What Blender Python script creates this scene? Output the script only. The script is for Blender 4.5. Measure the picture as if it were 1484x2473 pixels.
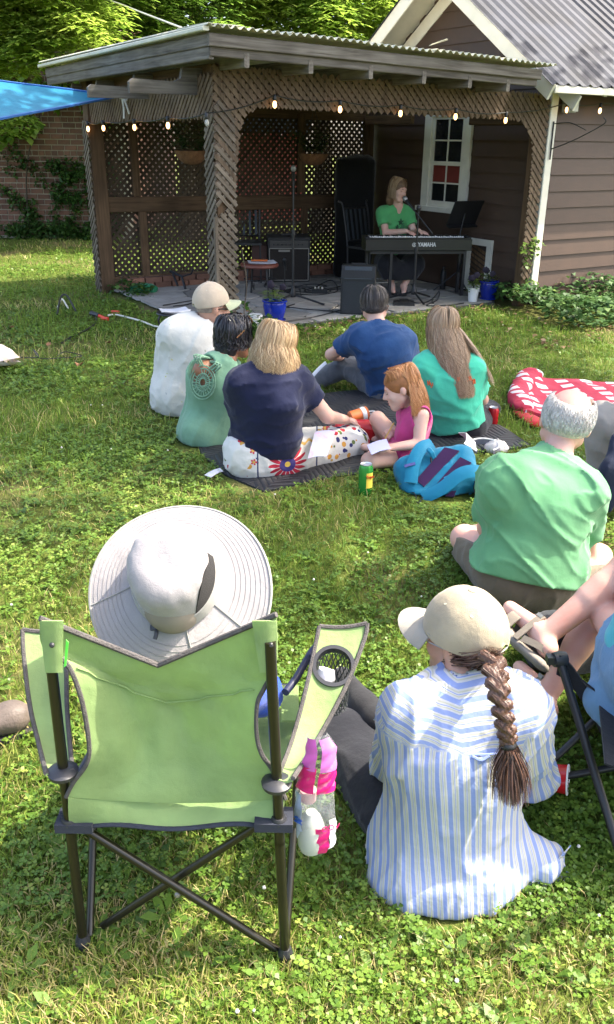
import bpy, bmesh, math, random
import numpy as np
from mathutils import Vector, Matrix

for o in list(bpy.data.objects):
    bpy.data.objects.remove(o, do_unlink=True)
SC = bpy.context.scene
COL = SC.collection
random.seed(7)
RNG = np.random.default_rng(11)

# ---------------------------------------------------------------- camera
CW, CH, CF = 1484.0, 2473.0, 2046.0          # photograph measured on a 1484 x 2473 grid, focal length in the same units
PITCH, ROLL, HC = math.radians(23.654), math.radians(0.709), 1.65
cam_d = bpy.data.cameras.new('camera')
cam_d.sensor_fit = 'VERTICAL'
cam_d.sensor_height = 36.0
cam_d.lens = 36.0 * CF / CH
cam_d.clip_start, cam_d.clip_end = 0.05, 300.0
cam = bpy.data.objects.new('camera', cam_d)
COL.objects.link(cam)
CAMR = Matrix.Rotation(math.radians(90) - PITCH, 3, 'X') @ Matrix.Rotation(ROLL, 3, 'Z')
cam.matrix_world = Matrix.Translation((0, 0, HC)) @ CAMR.to_4x4()
SC.camera = cam

# ---------------------------------------------------------------- sky, sun, exposure
SUN = Vector((0.58, 0.10, 0.81)).normalized()          # towards the sun
world = bpy.data.worlds.new('World')
SC.world = world
world.use_nodes = True
wn = world.node_tree.nodes
sky = wn.new('ShaderNodeTexSky')
sky.sky_type = 'NISHITA'
sky.sun_disc = False
sky.sun_elevation = math.asin(SUN.z)
sky.sun_rotation = math.atan2(SUN.x, SUN.y)
sky.air_density, sky.dust_density, sky.ozone_density = 0.8, 4.0, 0.5
world.node_tree.links.new(sky.outputs[0], wn['Background'].inputs[0])
wn['Background'].inputs[1].default_value = 0.15
sun_d = bpy.data.lights.new('sun', 'SUN')
sun_d.energy = 2.5
sun_d.angle = math.radians(0.53)
sun_d.color = (1.0, 0.95, 0.86)
sun_o = bpy.data.objects.new('sun', sun_d)
COL.objects.link(sun_o)
sun_o.location = SUN * 30
sun_o.rotation_euler = (-SUN).to_track_quat('-Z', 'Y').to_euler()
SC.view_settings.view_transform = 'Standard'
SC.view_settings.look = 'None'
SC.view_settings.gamma = 1.0
SC.view_settings.exposure = 2.38
SC.view_settings.use_curve_mapping = False
SC.view_settings.use_white_balance = True          # the phone's daylight-shade balance
SC.view_settings.white_balance_temperature = 6850
SC.view_settings.white_balance_tint = 10
SC.render.engine = 'CYCLES'
SC.cycles.max_bounces = 6
SC.cycles.diffuse_bounces = 3
SC.cycles.glossy_bounces = 2
SC.cycles.transparent_max_bounces = 8
SC.cycles.transmission_bounces = 3
# ---------------------------------------------------------------- pixel -> place helpers
def ray(x, y):
    return CAMR @ Vector(((x - CW / 2) / CF, -(y - CH / 2) / CF, -1.0))
def ground_z(y):
    """the lawn dips gently towards the camera"""
    t = np.clip((np.asarray(y, dtype=float) - 1.6) / 2.2, 0, 1); r = -0.28 * (1 - t * t * (3 - 2 * t))
    return float(r) if np.ndim(r) == 0 else r
def gz(x, y, z=0.0):
    d = ray(x, y); t = (z - HC) / d.z
    for _ in range(30): t = (z + ground_z(d.y * t) - HC) / d.z * .5 + t * .5
    return Vector((0, 0, HC)) + d * t
def at(x, y, Y):
    d = ray(x, y)
    return Vector((0, 0, HC)) + d * (Y / d.y)
# stage frame: a along the front of the pergola, b into its depth
AZ = math.radians(-32.225)
UB = Vector((math.sin(AZ), math.cos(AZ), 0)); VA = Vector((UB.y, -UB.x, 0))
PM = Vector((-0.781, 7.549, 0))
def S(a, b, z=0.0):
    return PM + VA * a + UB * b + Vector((0, 0, z))
def to_ab(p):
    q = Vector(p) - PM
    return q.dot(VA), q.dot(UB)

# ---------------------------------------------------------------- materials
MATS = {}
def nmat(name):
    m = bpy.data.materials.new(name); m.use_nodes = True
    nt = m.node_tree
    for n in list(nt.nodes): nt.nodes.remove(n)
    out = nt.nodes.new('ShaderNodeOutputMaterial')
    b = nt.nodes.new('ShaderNodeBsdfPrincipled')
    nt.links.new(b.outputs[0], out.inputs[0])
    MATS[name] = m
    return m, nt, b, out
def rgb(c): return (c[0], c[1], c[2], 1.0)
def srgb(r, g, b):
    f = lambda v: ((v / 255 + 0.055) / 1.055) ** 2.4 if v > 10 else v / 255 / 12.92
    return (f(r), f(g), f(b))
def ramp(nt, stops):
    r = nt.nodes.new('ShaderNodeValToRGB')
    e = r.color_ramp.elements
    while len(e) < len(stops): e.new(0.5)
    for i, (p, c) in enumerate(stops):
        e[i].position = p; e[i].color = rgb(c) if len(c) == 3 else c
    return r
def coords(nt, scale=(1, 1, 1), rot=(0, 0, 0), src='Object'):
    tc = nt.nodes.new('ShaderNodeTexCoord'); mp = nt.nodes.new('ShaderNodeMapping')
    mp.inputs['Scale'].default_value = scale; mp.inputs['Rotation'].default_value = rot
    nt.links.new(tc.outputs[src], mp.inputs[0])
    return mp.outputs[0]
def noise(nt, vec, scale, detail=4, rough=0.55):
    n = nt.nodes.new('ShaderNodeTexNoise')
    n.inputs['Scale'].default_value = scale; n.inputs['Detail'].default_value = detail; n.inputs['Roughness'].default_value = rough
    if vec is not None: nt.links.new(vec, n.inputs['Vector'])
    return n
def bump(nt, b, hsock, strength=0.3, dist=0.01):
    bp = nt.nodes.new('ShaderNodeBump')
    bp.inputs['Strength'].default_value = strength; bp.inputs['Distance'].default_value = dist
    nt.links.new(hsock, bp.inputs['Height']); nt.links.new(bp.outputs[0], b.inputs['Normal'])
    return bp
def mix(nt, a, b, f, mode='MIX'):
    m = nt.nodes.new('ShaderNodeMix'); m.data_type = 'RGBA'; m.blend_type = mode
    for s, v in ((6, a), (7, b)):
        if isinstance(v, tuple): m.inputs[s].default_value = rgb(v)
        else: nt.links.new(v, m.inputs[s])
    if isinstance(f, (int, float)): m.inputs[0].default_value = f
    else: nt.links.new(f, m.inputs[0])
    return m.outputs[2]
def vary(c, k): return tuple(min(1, max(0, v * k)) for v in c)

def mat_plain(name, c, rough=0.6, var=0.12, scale=6.0, metal=0.0, bmp=0.0, bscale=60.0, spec=0.5, sheen=0.0):
    """one colour with gentle mottling and optional fine relief"""
    m, nt, b, out = nmat(name)
    v = coords(nt)
    n = noise(nt, v, scale, 5)
    r = ramp(nt, [(0.3, vary(c, 1 - var)), (0.7, vary(c, 1 + var))])
    nt.links.new(n.outputs[0], r.inputs[0]); nt.links.new(r.outputs[0], b.inputs['Base Color'])
    b.inputs['Roughness'].default_value = rough; b.inputs['Metallic'].default_value = metal
    b.inputs['Specular IOR Level'].default_value = spec
    if sheen: b.inputs['Sheen Weight'].default_value = sheen
    if bmp:
        n2 = noise(nt, v, bscale, 3); bump(nt, b, n2.outputs[0], bmp, 0.01)
    return m
def mat_cloth(name, c, var=0.10, rough=0.85, fold=0.35, transl=0.0, stripes=None):
    """woven cloth: soft colour drift, weave relief and small creases"""
    m, nt, b, out = nmat(name)
    v = coords(nt)
    n = noise(nt, v, 7, 4)
    r = ramp(nt, [(0.3, vary(c, 1 - var)), (0.7, vary(c, 1 + var))])
    nt.links.new(n.outputs[0], r.inputs[0]); nt.links.new(r.outputs[0], b.inputs['Base Color'])
    b.inputs['Roughness'].default_value = rough
    b.inputs['Specular IOR Level'].default_value = 0.2
    b.inputs['Sheen Weight'].default_value = 0.15
    n2 = noise(nt, v, 14, 3, 0.5); n3 = noise(nt, v, 420, 2)
    ad = nt.nodes.new('ShaderNodeMath'); ad.operation = 'MULTIPLY_ADD'
    nt.links.new(n3.outputs[0], ad.inputs[0]); ad.inputs[1].default_value = 0.12; nt.links.new(n2.outputs[0], ad.inputs[2])
    bump(nt, b, ad.outputs[0], fold, 0.02)
    if transl:
        tr = nt.nodes.new('ShaderNodeBsdfTranslucent'); ms = nt.nodes.new('ShaderNodeMixShader')
        nt.links.new(r.outputs[0], tr.inputs[0]); ms.inputs[0].default_value = transl
        nt.links.new(b.outputs[0], ms.inputs[1]); nt.links.new(tr.outputs[0], ms.inputs[2]); nt.links.new(ms.outputs[0], out.inputs[0])
    return m
def mat_skin(name, c, red=None):
    m, nt, b, out = nmat(name)
    v = coords(nt)
    n = noise(nt, v, 11, 4)
    red = red or (min(1, c[0] * 1.02), c[1] * 0.80, c[2] * 0.76)
    r = ramp(nt, [(0.35, c), (0.75, red)])
    nt.links.new(n.outputs[0], r.inputs[0]); nt.links.new(r.outputs[0], b.inputs['Base Color'])
    b.inputs['Roughness'].default_value = 0.5
    b.inputs['Specular IOR Level'].default_value = 0.35
    b.inputs['Subsurface Weight'].default_value = 0.12
    b.inputs['Subsurface Radius'].default_value = (0.012, 0.005, 0.003)
    b.inputs['Subsurface Scale'].default_value = 0.5
    n2 = noise(nt, v, 160, 3); bump(nt, b, n2.outputs[0], 0.12, 0.004)
    return m
def mat_wood(name, dark, light, grain=(40, 40, 2.2), rough=0.8, bmp=0.4, knots=True):
    """grain runs along the local Z of each board (Object coordinates)"""
    m, nt, b, out = nmat(name)
    v = coords(nt, grain)
    oi = nt.nodes.new('ShaderNodeObjectInfo')
    va = nt.nodes.new('ShaderNodeVectorMath'); va.operation = 'ADD'
    cmb = nt.nodes.new('ShaderNodeCombineXYZ')
    mu = nt.nodes.new('ShaderNodeMath'); mu.operation = 'MULTIPLY'; mu.inputs[1].default_value = 50
    nt.links.new(oi.outputs['Random'], mu.inputs[0])
    for i in range(3): nt.links.new(mu.outputs[0], cmb.inputs[i])
    nt.links.new(v, va.inputs[0]); nt.links.new(cmb.outputs[0], va.inputs[1])
    n = noise(nt, va.outputs[0], 1.0, 6, 0.6); n.inputs['Distortion'].default_value = 0.6
    r = ramp(nt, [(0.28, dark), (0.5, tuple((a + c) / 2 for a, c in zip(dark, light))), (0.72, light)])
    nt.links.new(n.outputs[0], r.inputs[0])
    n3 = noise(nt, coords(nt, (1, 1, 1)), 2.3, 3)
    r3 = ramp(nt, [(0.3, (0.72, 0.72, 0.72)), (0.7, (1.15, 1.15, 1.15))])
    nt.links.new(n3.outputs[0], r3.inputs[0])
    c = mix(nt, r.outputs[0], r3.outputs[0], 1.0, 'MULTIPLY')
    hv = nt.nodes.new('ShaderNodeHueSaturation')
    mr = nt.nodes.new('ShaderNodeMapRange'); mr.inputs[3].default_value = 0.78; mr.inputs[4].default_value = 1.2
    nt.links.new(oi.outputs['Random'], mr.inputs[0]); nt.links.new(mr.outputs[0], hv.inputs['Value']); nt.links.new(c, hv.inputs['Color'])
    nt.links.new(hv.outputs[0], b.inputs['Base Color'])
    b.inputs['Roughness'].default_value = rough; b.inputs['Specular IOR Level'].default_value = 0.25
    bump(nt, b, n.outputs[0], bmp, 0.004)
    return m
def mat_leaf(name, stops, transl=0.35, rough=0.5, attr='rnd', spec=0.3):
    """leaf colour picked per leaf from a ramp; light passes through"""
    m, nt, b, out = nmat(name)
    at_ = nt.nodes.new('ShaderNodeAttribute'); at_.attribute_name = attr
    r = ramp(nt, stops); nt.links.new(at_.outputs['Fac'], r.inputs[0])
    nt.links.new(r.outputs[0], b.inputs['Base Color'])
    b.inputs['Roughness'].default_value = rough; b.inputs['Specular IOR Level'].default_value = spec
    tr = nt.nodes.new('ShaderNodeBsdfTranslucent')
    g = mix(nt, r.outputs[0], (0.75, 1.0, 0.25), 0.35, 'MULTIPLY')
    br = nt.nodes.new('ShaderNodeBrightContrast'); br.inputs['Bright'].default_value = 0.02
    nt.links.new(g, br.inputs[0]); nt.links.new(br.outputs[0], tr.inputs[0])
    ms = nt.nodes.new('ShaderNodeMixShader'); ms.inputs[0].default_value = transl
    nt.links.new(b.outputs[0], ms.inputs[1]); nt.links.new(tr.outputs[0], ms.inputs[2]); nt.links.new(ms.outputs[0], out.inputs[0])
    return m
def mat_strand(name, stops, rough=0.45):
    m, nt, b, out = nmat(name)
    at_ = nt.nodes.new('ShaderNodeAttribute'); at_.attribute_name = 'rnd'
    r = ramp(nt, stops); nt.links.new(at_.outputs['Fac'], r.inputs[0]); nt.links.new(r.outputs[0], b.inputs['Base Color'])
    b.inputs['Roughness'].default_value = rough; b.inputs['Specular IOR Level'].default_value = 0.4
    return m

# ---------------------------------------------------------------- objects
def tag(o, label=None, cat=None, group=None, kind=None):
    if label: o['label'] = label
    if cat: o['category'] = cat
    if group: o['group'] = group
    if kind: o['kind'] = kind
    return o
def thing(name, label, cat, loc=(0, 0, 0), group=None):
    o = bpy.data.objects.new(name, None); COL.objects.link(o)
    o.location = loc; o.empty_display_size = 0.05
    return tag(o, label, cat, group)
def wmat(o):
    m = Matrix.LocRotScale(o.location, o.rotation_euler, o.scale)
    return m if o.parent is None else wmat(o.parent) @ o.matrix_parent_inverse @ m
def place(o, parent):
    """parent o (placed in world space) to parent without moving it"""
    if parent is not None:
        o.parent = parent
        o.matrix_parent_inverse = wmat(parent).inverted()
    return o
def mesh_obj(name, me, mat=None, parent=None, loc=None, smooth=False):
    if mat is not None: me.materials.append(mat)
    if smooth: me.polygons.foreach_set('use_smooth', np.ones(len(me.polygons), dtype=bool))
    o = bpy.data.objects.new(name, me); COL.objects.link(o)
    if loc is not None:
        o.location = loc
    place(o, parent)
    return o
def fast_mesh(name, verts, faces, rnd=None, uv=None):
    """verts (n,3); faces: list of int arrays (m,k)"""
    me = bpy.data.meshes.new(name)
    verts = np.asarray(verts, dtype=np.float32)
    me.vertices.add(len(verts)); me.vertices.foreach_set('co', verts.ravel())
    idx = np.concatenate([f.ravel() for f in faces]).astype(np.int32)
    tot = np.concatenate([np.full(len(f), f.shape[1], dtype=np.int32) for f in faces])
    start = np.concatenate([[0], np.cumsum(tot)[:-1]]).astype(np.int32)
    me.loops.add(len(idx)); me.loops.foreach_set('vertex_index', idx)
    me.polygons.add(len(tot)); me.polygons.foreach_set('loop_start', start)
    me.update(calc_edges=True)
    if rnd is not None:
        a = me.attributes.new('rnd', 'FLOAT', 'POINT'); a.data.foreach_set('value', np.asarray(rnd, dtype=np.float32))
    if uv is not None:
        l = me.uv_layers.new(name='UVMap'); l.data.foreach_set('uv', np.asarray(uv, dtype=np.float32)[idx].ravel())
    return me
def lerp(a, b, t): return a + (b - a) * t

class MB:
    """collects simple solids into one mesh"""
    def __init__(s): s.v = []; s.f = []; s.uv = {}
    def add(s, vs, fs):
        n = len(s.v); s.v += [tuple(p) for p in vs]; s.f += [tuple(i + n for i in f) for f in fs]; return s
    def box(s, c, h, R=None):
        c = Vector(c); vs = []
        for x in (-1, 1):
            for y in (-1, 1):
                for z in (-1, 1):
                    p = Vector((x * h[0], y * h[1], z * h[2])); vs.append(c + (R @ p if R is not None else p))
        return s.add(vs, [(0, 1, 3, 2), (4, 6, 7, 5), (0, 4, 5, 1), (2, 3, 7, 6), (0, 2, 6, 4), (1, 5, 7, 3)])
    def bar(s, a, b, w, t, up=Vector((0, 0, 1)), ch=0.0):
        """rectangular bar a->b, w across (perp to up), t along up; ch chamfers its long edges"""
        a, b = Vector(a), Vector(b); d = (b - a).normalized()
        x = d.cross(Vector(up))
        if x.length < 1e-4: x = d.cross(Vector((1, 0, 0)))
        x.normalize(); y = x.cross(d).normalized()
        w2, t2 = w / 2, t / 2
        if ch > 0:
            pr = [(w2 - ch, -t2), (w2, -t2 + ch), (w2, t2 - ch), (w2 - ch, t2), (-w2 + ch, t2), (-w2, t2 - ch), (-w2, -t2 + ch), (-w2 + ch, -t2)]
        else: pr = [(w2, -t2), (w2, t2), (-w2, t2), (-w2, -t2)]
        n = len(pr)
        vs = [a + x * p + y * q for p, q in pr] + [b + x * p + y * q for p, q in pr]
        fs = [(i, (i + 1) % n, n + (i + 1) % n, n + i) for i in range(n)] + [tuple(range(n))[::-1], tuple(range(n, 2 * n))]
        return s.add(vs, fs)
    def tube(s, pts, r, n=8, cap=True):
        pts = [Vector(p) for p in pts]; m = len(pts)
        rs = r if isinstance(r, (list, tuple)) else [r] * m
        t0 = (pts[1] - pts[0]).normalized()
        x = t0.cross(Vector((0, 0, 1)))
        if x.length < 1e-3: x = t0.cross(Vector((1, 0, 0)))
        x.normalize(); vs = []
        for i, p in enumerate(pts):
            t = (pts[min(i + 1, m - 1)] - pts[max(i - 1, 0)])
            t = t.normalized() if t.length > 1e-7 else t0
            x = (x - t * x.dot(t)); x = x.normalized() if x.length > 1e-6 else t.orthogonal().normalized()
            y = t.cross(x)
            for k in range(n):
                an = 2 * math.pi * k / n
                vs.append(p + (x * math.cos(an) + y * math.sin(an)) * rs[i])
        fs = [(i * n + k, i * n + (k + 1) % n, (i + 1) * n + (k + 1) % n, (i + 1) * n + k) for i in range(m - 1) for k in range(n)]
        if cap: fs += [tuple(range(n))[::-1], tuple((m - 1) * n + k for k in range(n))]
        return s.add(vs, fs)
    def lathe(s, prof, c=(0, 0, 0), n=20, R=None, cap=True):
        c = Vector(c); vs = []
        for r, z in prof:
            for k in range(n):
                an = 2 * math.pi * k / n
                p = Vector((r * math.cos(an), r * math.sin(an), z)); vs.append(c + (R @ p if R is not None else p))
        m = len(prof)
        fs = [(i * n + k, i * n + (k + 1) % n, (i + 1) * n + (k + 1) % n, (i + 1) * n + k) for i in range(m - 1) for k in range(n)]
        if cap: fs += [tuple(range(n))[::-1], tuple((m - 1) * n + k for k in range(n))]
        return s.add(vs, fs)
    def prism(s, poly, off):
        """extrude a planar polygon (list of Vectors) by vector off"""
        n = len(poly); off = Vector(off)
        vs = [Vector(p) for p in poly] + [Vector(p) + off for p in poly]
        fs = [tuple(range(n))[::-1], tuple(range(n, 2 * n))] + [(i, (i + 1) % n, n + (i + 1) % n, n + i) for i in range(n)]
        return s.add(vs, fs)
    def grid(s, P, th=0.0, nrm=None):
        """P[i][j] grid of points; th thickens along nrm (Vector) or the local normal"""
        m, n = len(P), len(P[0])
        vs = [Vector(p) for row in P for p in row]
        fs = [(i * n + j, i * n + j + 1, (i + 1) * n + j + 1, (i + 1) * n + j) for i in range(m - 1) for j in range(n - 1)]
        if th:
            N = []
            for i in range(m):
                for j in range(n):
                    if nrm is not None: N.append(Vector(nrm)); continue
                    a = vs[min(i + 1, m - 1) * n + j] - vs[max(i - 1, 0) * n + j]; b = vs[i * n + min(j + 1, n - 1)] - vs[i * n + max(j - 1, 0)]
                    q = a.cross(b); N.append(q.normalized() if q.length > 1e-9 else Vector((0, 0, 1)))
            k = len(vs); bk = [p - q * th for p, q in zip(vs, N)]
            fs2 = [tuple(k + i for i in f[::-1]) for f in fs]
            br = [i * n for i in range(m)] + [(m - 1) * n + j for j in range(1, n)] + [i * n + n - 1 for i in range(m - 2, -1, -1)] + [j for j in range(n - 2, 0, -1)]
            rim = [(br[i], br[(i + 1) % len(br)], k + br[(i + 1) % len(br)], k + br[i]) for i in range(len(br))]
            return s.add(vs + bk, fs + fs2 + [r[::-1] for r in rim])
        return s.add(vs, fs)
    def mesh(s, name):
        me = bpy.data.meshes.new(name); me.from_pydata([tuple(p) for p in s.v], [], s.f); me.update(); return me
    def build(s, name, mat, parent=None, smooth=False, center=True, axis=None, label=None):
        """link as one mesh object; origin moves to the centre (axis: long direction becomes local Z for wood grain)"""
        me = s.mesh(name)
        bm = bmesh.new(); bm.from_mesh(me); bmesh.ops.recalc_face_normals(bm, faces=bm.faces); bm.to_mesh(me); bm.free()
        c = Vector((0, 0, 0))
        if center and s.v:
            a = np.array(s.v); c = Vector(((a.min(0) + a.max(0)) / 2).tolist())
        me.transform(Matrix.Translation(-c))
        q = None
        if axis is not None:
            q = Vector(axis).to_track_quat('Z', 'Y'); me.transform(q.inverted().to_matrix().to_4x4())
        o = mesh_obj(name, me, mat, None, c, False)
        if q is not None: o.rotation_euler = q.to_euler()
        if smooth: smooth_by_angle(me, smooth if isinstance(smooth, (int, float)) and not isinstance(smooth, bool) else 40)
        place(o, parent)
        if label: o['label'] = label
        return o
def smooth_by_angle(me, deg=40):
    me.polygons.foreach_set('use_smooth', np.ones(len(me.polygons), dtype=bool))
    bm = bmesh.new(); bm.from_mesh(me); lim = math.radians(deg)
    for e in bm.edges:
        if len(e.link_faces) == 2 and e.calc_face_angle(0) > lim: e.smooth = False
    bm.to_mesh(me); bm.free()
def clone(o, parent=None, loc=None, rot=None):
    """a copy that shares mesh data, placed in world space under parent"""
    c = o.copy(); COL.objects.link(c); c.parent = None
    if loc is not None: c.location = loc
    if rot is not None: c.rotation_euler = rot
    return place(c, parent)
def frame_from(z, y=None):
    """3x3 with columns x,y,z: z given, y roughly given"""
    z = Vector(z).normalized(); y = Vector(y) if y is not None else Vector((0, 0, 1))
    x = y.cross(z)
    if x.length < 1e-4: x = z.orthogonal()
    x.normalize(); y = z.cross(x)
    return Matrix((x, y, z)).transposed()

# ---------------------------------------------------------------- value noise and implicit surfaces (numpy)
_T = np.random.default_rng(3).random((32, 32, 32)).astype(np.float32)
def vnoise(P, s=1.0):
    q = P * s; i = np.floor(q).astype(np.int32); f = (q - i).astype(np.float32); f = f * f * (3 - 2 * f); i &= 31; j = (i + 1) & 31
    x0, y0, z0 = i[:, 0], i[:, 1], i[:, 2]; x1, y1, z1 = j[:, 0], j[:, 1], j[:, 2]; fx, fy, fz = f[:, 0], f[:, 1], f[:, 2]
    a = _T[x0, y0, z0] * (1 - fx) + _T[x1, y0, z0] * fx; b = _T[x0, y1, z0] * (1 - fx) + _T[x1, y1, z0] * fx
    c = _T[x0, y0, z1] * (1 - fx) + _T[x1, y0, z1] * fx; d = _T[x0, y1, z1] * (1 - fx) + _T[x1, y1, z1] * fx
    return ((a * (1 - fy) + b * fy) * (1 - fz) + (c * (1 - fy) + d * fy) * fz) * 2 - 1
def V(p): return np.array(p, dtype=np.float32)
def d_cap(a, b, ra, rb=None):
    a, b = V(a), V(b); rb = ra if rb is None else rb; ab = b - a; L = float(ab @ ab) + 1e-9
    def f(P):
        pa = P - a; h = np.clip(pa @ ab / L, 0, 1)
        return np.linalg.norm(pa - h[:, None] * ab, axis=1) - (ra + (rb - ra) * h)
    return f
def d_ecap(a, b, ra, rb, dirn, flat):
    """capsule squashed by `flat` along dirn"""
    a, b, n = V(a), V(b), V(Vector(dirn).normalized()); k = 1 / flat - 1
    ab = b - a; ab = ab + n * (ab @ n) * k; L = float(ab @ ab) + 1e-9
    def f(P):
        pa = P - a; pa = pa + (pa @ n)[:, None] * n * k; h = np.clip(pa @ ab / L, 0, 1)
        d = np.linalg.norm(pa - h[:, None] * ab, axis=1) - (ra + (rb - ra) * h)
        return d * (flat * 0.5 + 0.5)
    return f
def d_ell(c, r, R=None):
    c, r = V(c), V(r); M = np.eye(3, dtype=np.float32) if R is None else np.array(R, dtype=np.float32)
    def f(P):
        q = (P - c) @ M; k = np.linalg.norm(q / r, axis=1)
        return (k - 1) * np.minimum(r.min() * 0.5 + np.linalg.norm(q, axis=1) / np.maximum(k, 1e-4) * 0.5, r.max())
    return f
def d_box(c, h, R=None, rd=0.01):
    c, h = V(c), V(h); M = np.eye(3, dtype=np.float32) if R is None else np.array(R, dtype=np.float32)
    def f(P):
        q = np.abs((P - c) @ M) - (h - rd)
        return np.linalg.norm(np.maximum(q, 0), axis=1) + np.minimum(q.max(axis=1), 0) - rd
    return f
def smin(a, b, k):
    if k <= 0: return np.minimum(a, b)
    h = np.clip(0.5 + 0.5 * (b - a) / k, 0, 1)
    return b + (a - b) * h - k * h * (1 - h)
def smax(a, b, k): return -smin(-a, -b, k)
def U(fs, k=0.02):
    def f(P):
        d = fs[0](P)
        for g in fs[1:]: d = smin(d, g(P), k)
        return d
    return f
def surfnet(sdf, lo, hi, h):
    lo = V(lo) - 2 * h; hi = V(hi) + 2 * h
    B = 6
    n = np.maximum(np.ceil((hi - lo) / h / B).astype(int), 1); N = n * B
    ax = [lo[i] + h * np.arange(N[i], dtype=np.float32) for i in range(3)]
    cb = [lo[i] + h * (B * np.arange(n[i], dtype=np.float32) + (B - 1) / 2) for i in range(3)]
    g = np.stack(np.meshgrid(*cb, indexing='ij'), -1).reshape(-1, 3)
    fb = sdf(g).reshape(n)
    act = np.abs(fb) < B * h * 1.5
    f = np.repeat(np.repeat(np.repeat(fb, B, 0), B, 1), B, 2).astype(np.float32)
    am = np.repeat(np.repeat(np.repeat(act, B, 0), B, 1), B, 2)
    I = np.nonzero(am)
    P = np.stack([ax[0][I[0]], ax[1][I[1]], ax[2][I[2]]], -1)
    out = np.empty(len(P), np.float32)
    for s in range(0, len(P), 400000): out[s:s + 400000] = sdf(P[s:s + 400000])
    f[I] = out
    ins = f < 0
    cn = np.zeros(tuple(N - 1), np.int8)
    for dx in (0, 1):
        for dy in (0, 1):
            for dz in (0, 1):
                cn += ins[dx:N[0] - 1 + dx, dy:N[1] - 1 + dy, dz:N[2] - 1 + dz]
    C = np.nonzero((cn > 0) & (cn < 8))
    ids = np.full(tuple(N - 1), -1, np.int32); ids[C] = np.arange(len(C[0]))
    Cx = np.stack(C, -1); acc = np.zeros((len(Cx), 3), np.float32); cnt = np.zeros(len(Cx), np.float32)
    for axx in range(3):
        o1, o2 = [k for k in range(3) if k != axx]
        for p in (0, 1):
            for q in (0, 1):
                A = Cx.copy(); A[:, o1] += p; A[:, o2] += q; D = A.copy(); D[:, axx] += 1
                fa = f[A[:, 0], A[:, 1], A[:, 2]]; fd = f[D[:, 0], D[:, 1], D[:, 2]]
                m = (fa < 0) != (fd < 0); t = np.where(m, fa / np.where(fa - fd == 0, 1, fa - fd), 0)
                pt = A.astype(np.float32); pt[:, axx] += t
                acc[m] += pt[m]; cnt[m] += 1
    verts = lo + h * acc / np.maximum(cnt, 1)[:, None]
    quads = []
    for axx in range(3):
        o1, o2 = [(1, 2), (2, 0), (0, 1)][axx]
        sl0 = [slice(None)] * 3; sl1 = [slice(None)] * 3
        sl0[axx] = slice(0, N[axx] - 1); sl1[axx] = slice(1, N[axx])
        a, b = ins[tuple(sl0)], ins[tuple(sl1)]
        E = np.stack(np.nonzero(a != b), -1)
        ok = (E[:, o1] > 0) & (E[:, o2] > 0) & (E[:, o1] < N[o1] - 1) & (E[:, o2] < N[o2] - 1)
        E = E[ok]
        if not len(E): continue
        sg = a[E[:, 0], E[:, 1], E[:, 2]]
        def cid(p, q):
            A = E.copy(); A[:, o1] -= p; A[:, o2] -= q; return ids[A[:, 0], A[:, 1], A[:, 2]]
        Q = np.stack([cid(1, 1), cid(0, 1), cid(0, 0), cid(1, 0)], -1)
        Q[~sg] = Q[~sg][:, ::-1]
        quads.append(Q)
    Q = np.concatenate(quads); Q = Q[(Q >= 0).all(1)]
    return verts, Q
def solid(name, sdf, lo, hi, h, mat, parent=None, label=None, relax=1, loc=None, attr=None):
    """polygonise an implicit solid into one smooth mesh object"""
    v, q = surfnet(sdf, lo, hi, h)
    if len(q) == 0:
        print('EMPTY SOLID', name); v = np.zeros((3, 3)); q = np.array([[0, 1, 2, 2]])
    for _ in range(relax):
        s = np.zeros_like(v); c = np.zeros(len(v), np.float32)
        for k in range(4):
            np.add.at(s, q[:, k], v[q[:, (k + 1) % 4]]); np.add.at(c, q[:, k], 1)
            np.add.at(s, q[:, k], v[q[:, (k + 3) % 4]]); np.add.at(c, q[:, k], 1)
        v = v * 0.5 + 0.5 * s / np.maximum(c, 1)[:, None]
    ce = V(loc) if loc is not None else (v.min(0) + v.max(0)) / 2
    me = fast_mesh(name, v - ce, [q], rnd=None if attr is None else attr(v))
    o = mesh_obj(name, me, mat, None, Vector(ce.tolist()), True)
    place(o, parent)
    if label: o['label'] = label
    return o
def bounds(pts, pad):
    a = np.array([tuple(p) for p in pts], dtype=np.float32); return a.min(0) - pad, a.max(0) + pad
def bez(p0, p1, p2, p3, n=10):
    p0, p1, p2, p3 = map(Vector, (p0, p1, p2, p3)); r = []
    for i in range(n + 1):
        t = i / n; s = 1 - t
        r.append(p0 * s ** 3 + p1 * 3 * s * s * t + p2 * 3 * s * t * t + p3 * t ** 3)
    return r
def spline(pts, n=6):
    """Catmull-Rom through pts"""
    p = [Vector(q) for q in pts]; p = [p[0] * 2 - p[1]] + p + [p[-1] * 2 - p[-2]]; r = []
    for i in range(1, len(p) - 2):
        for k in range(n):
            t = k / n
            r.append(0.5 * (2 * p[i] + (p[i + 1] - p[i - 1]) * t + (2 * p[i - 1] - 5 * p[i] + 4 * p[i + 1] - p[i + 2]) * t * t + (3 * p[i] - p[i - 1] - 3 * p[i + 1] + p[i + 2]) * t ** 3))
    r.append(p[-2]); return r
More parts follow.
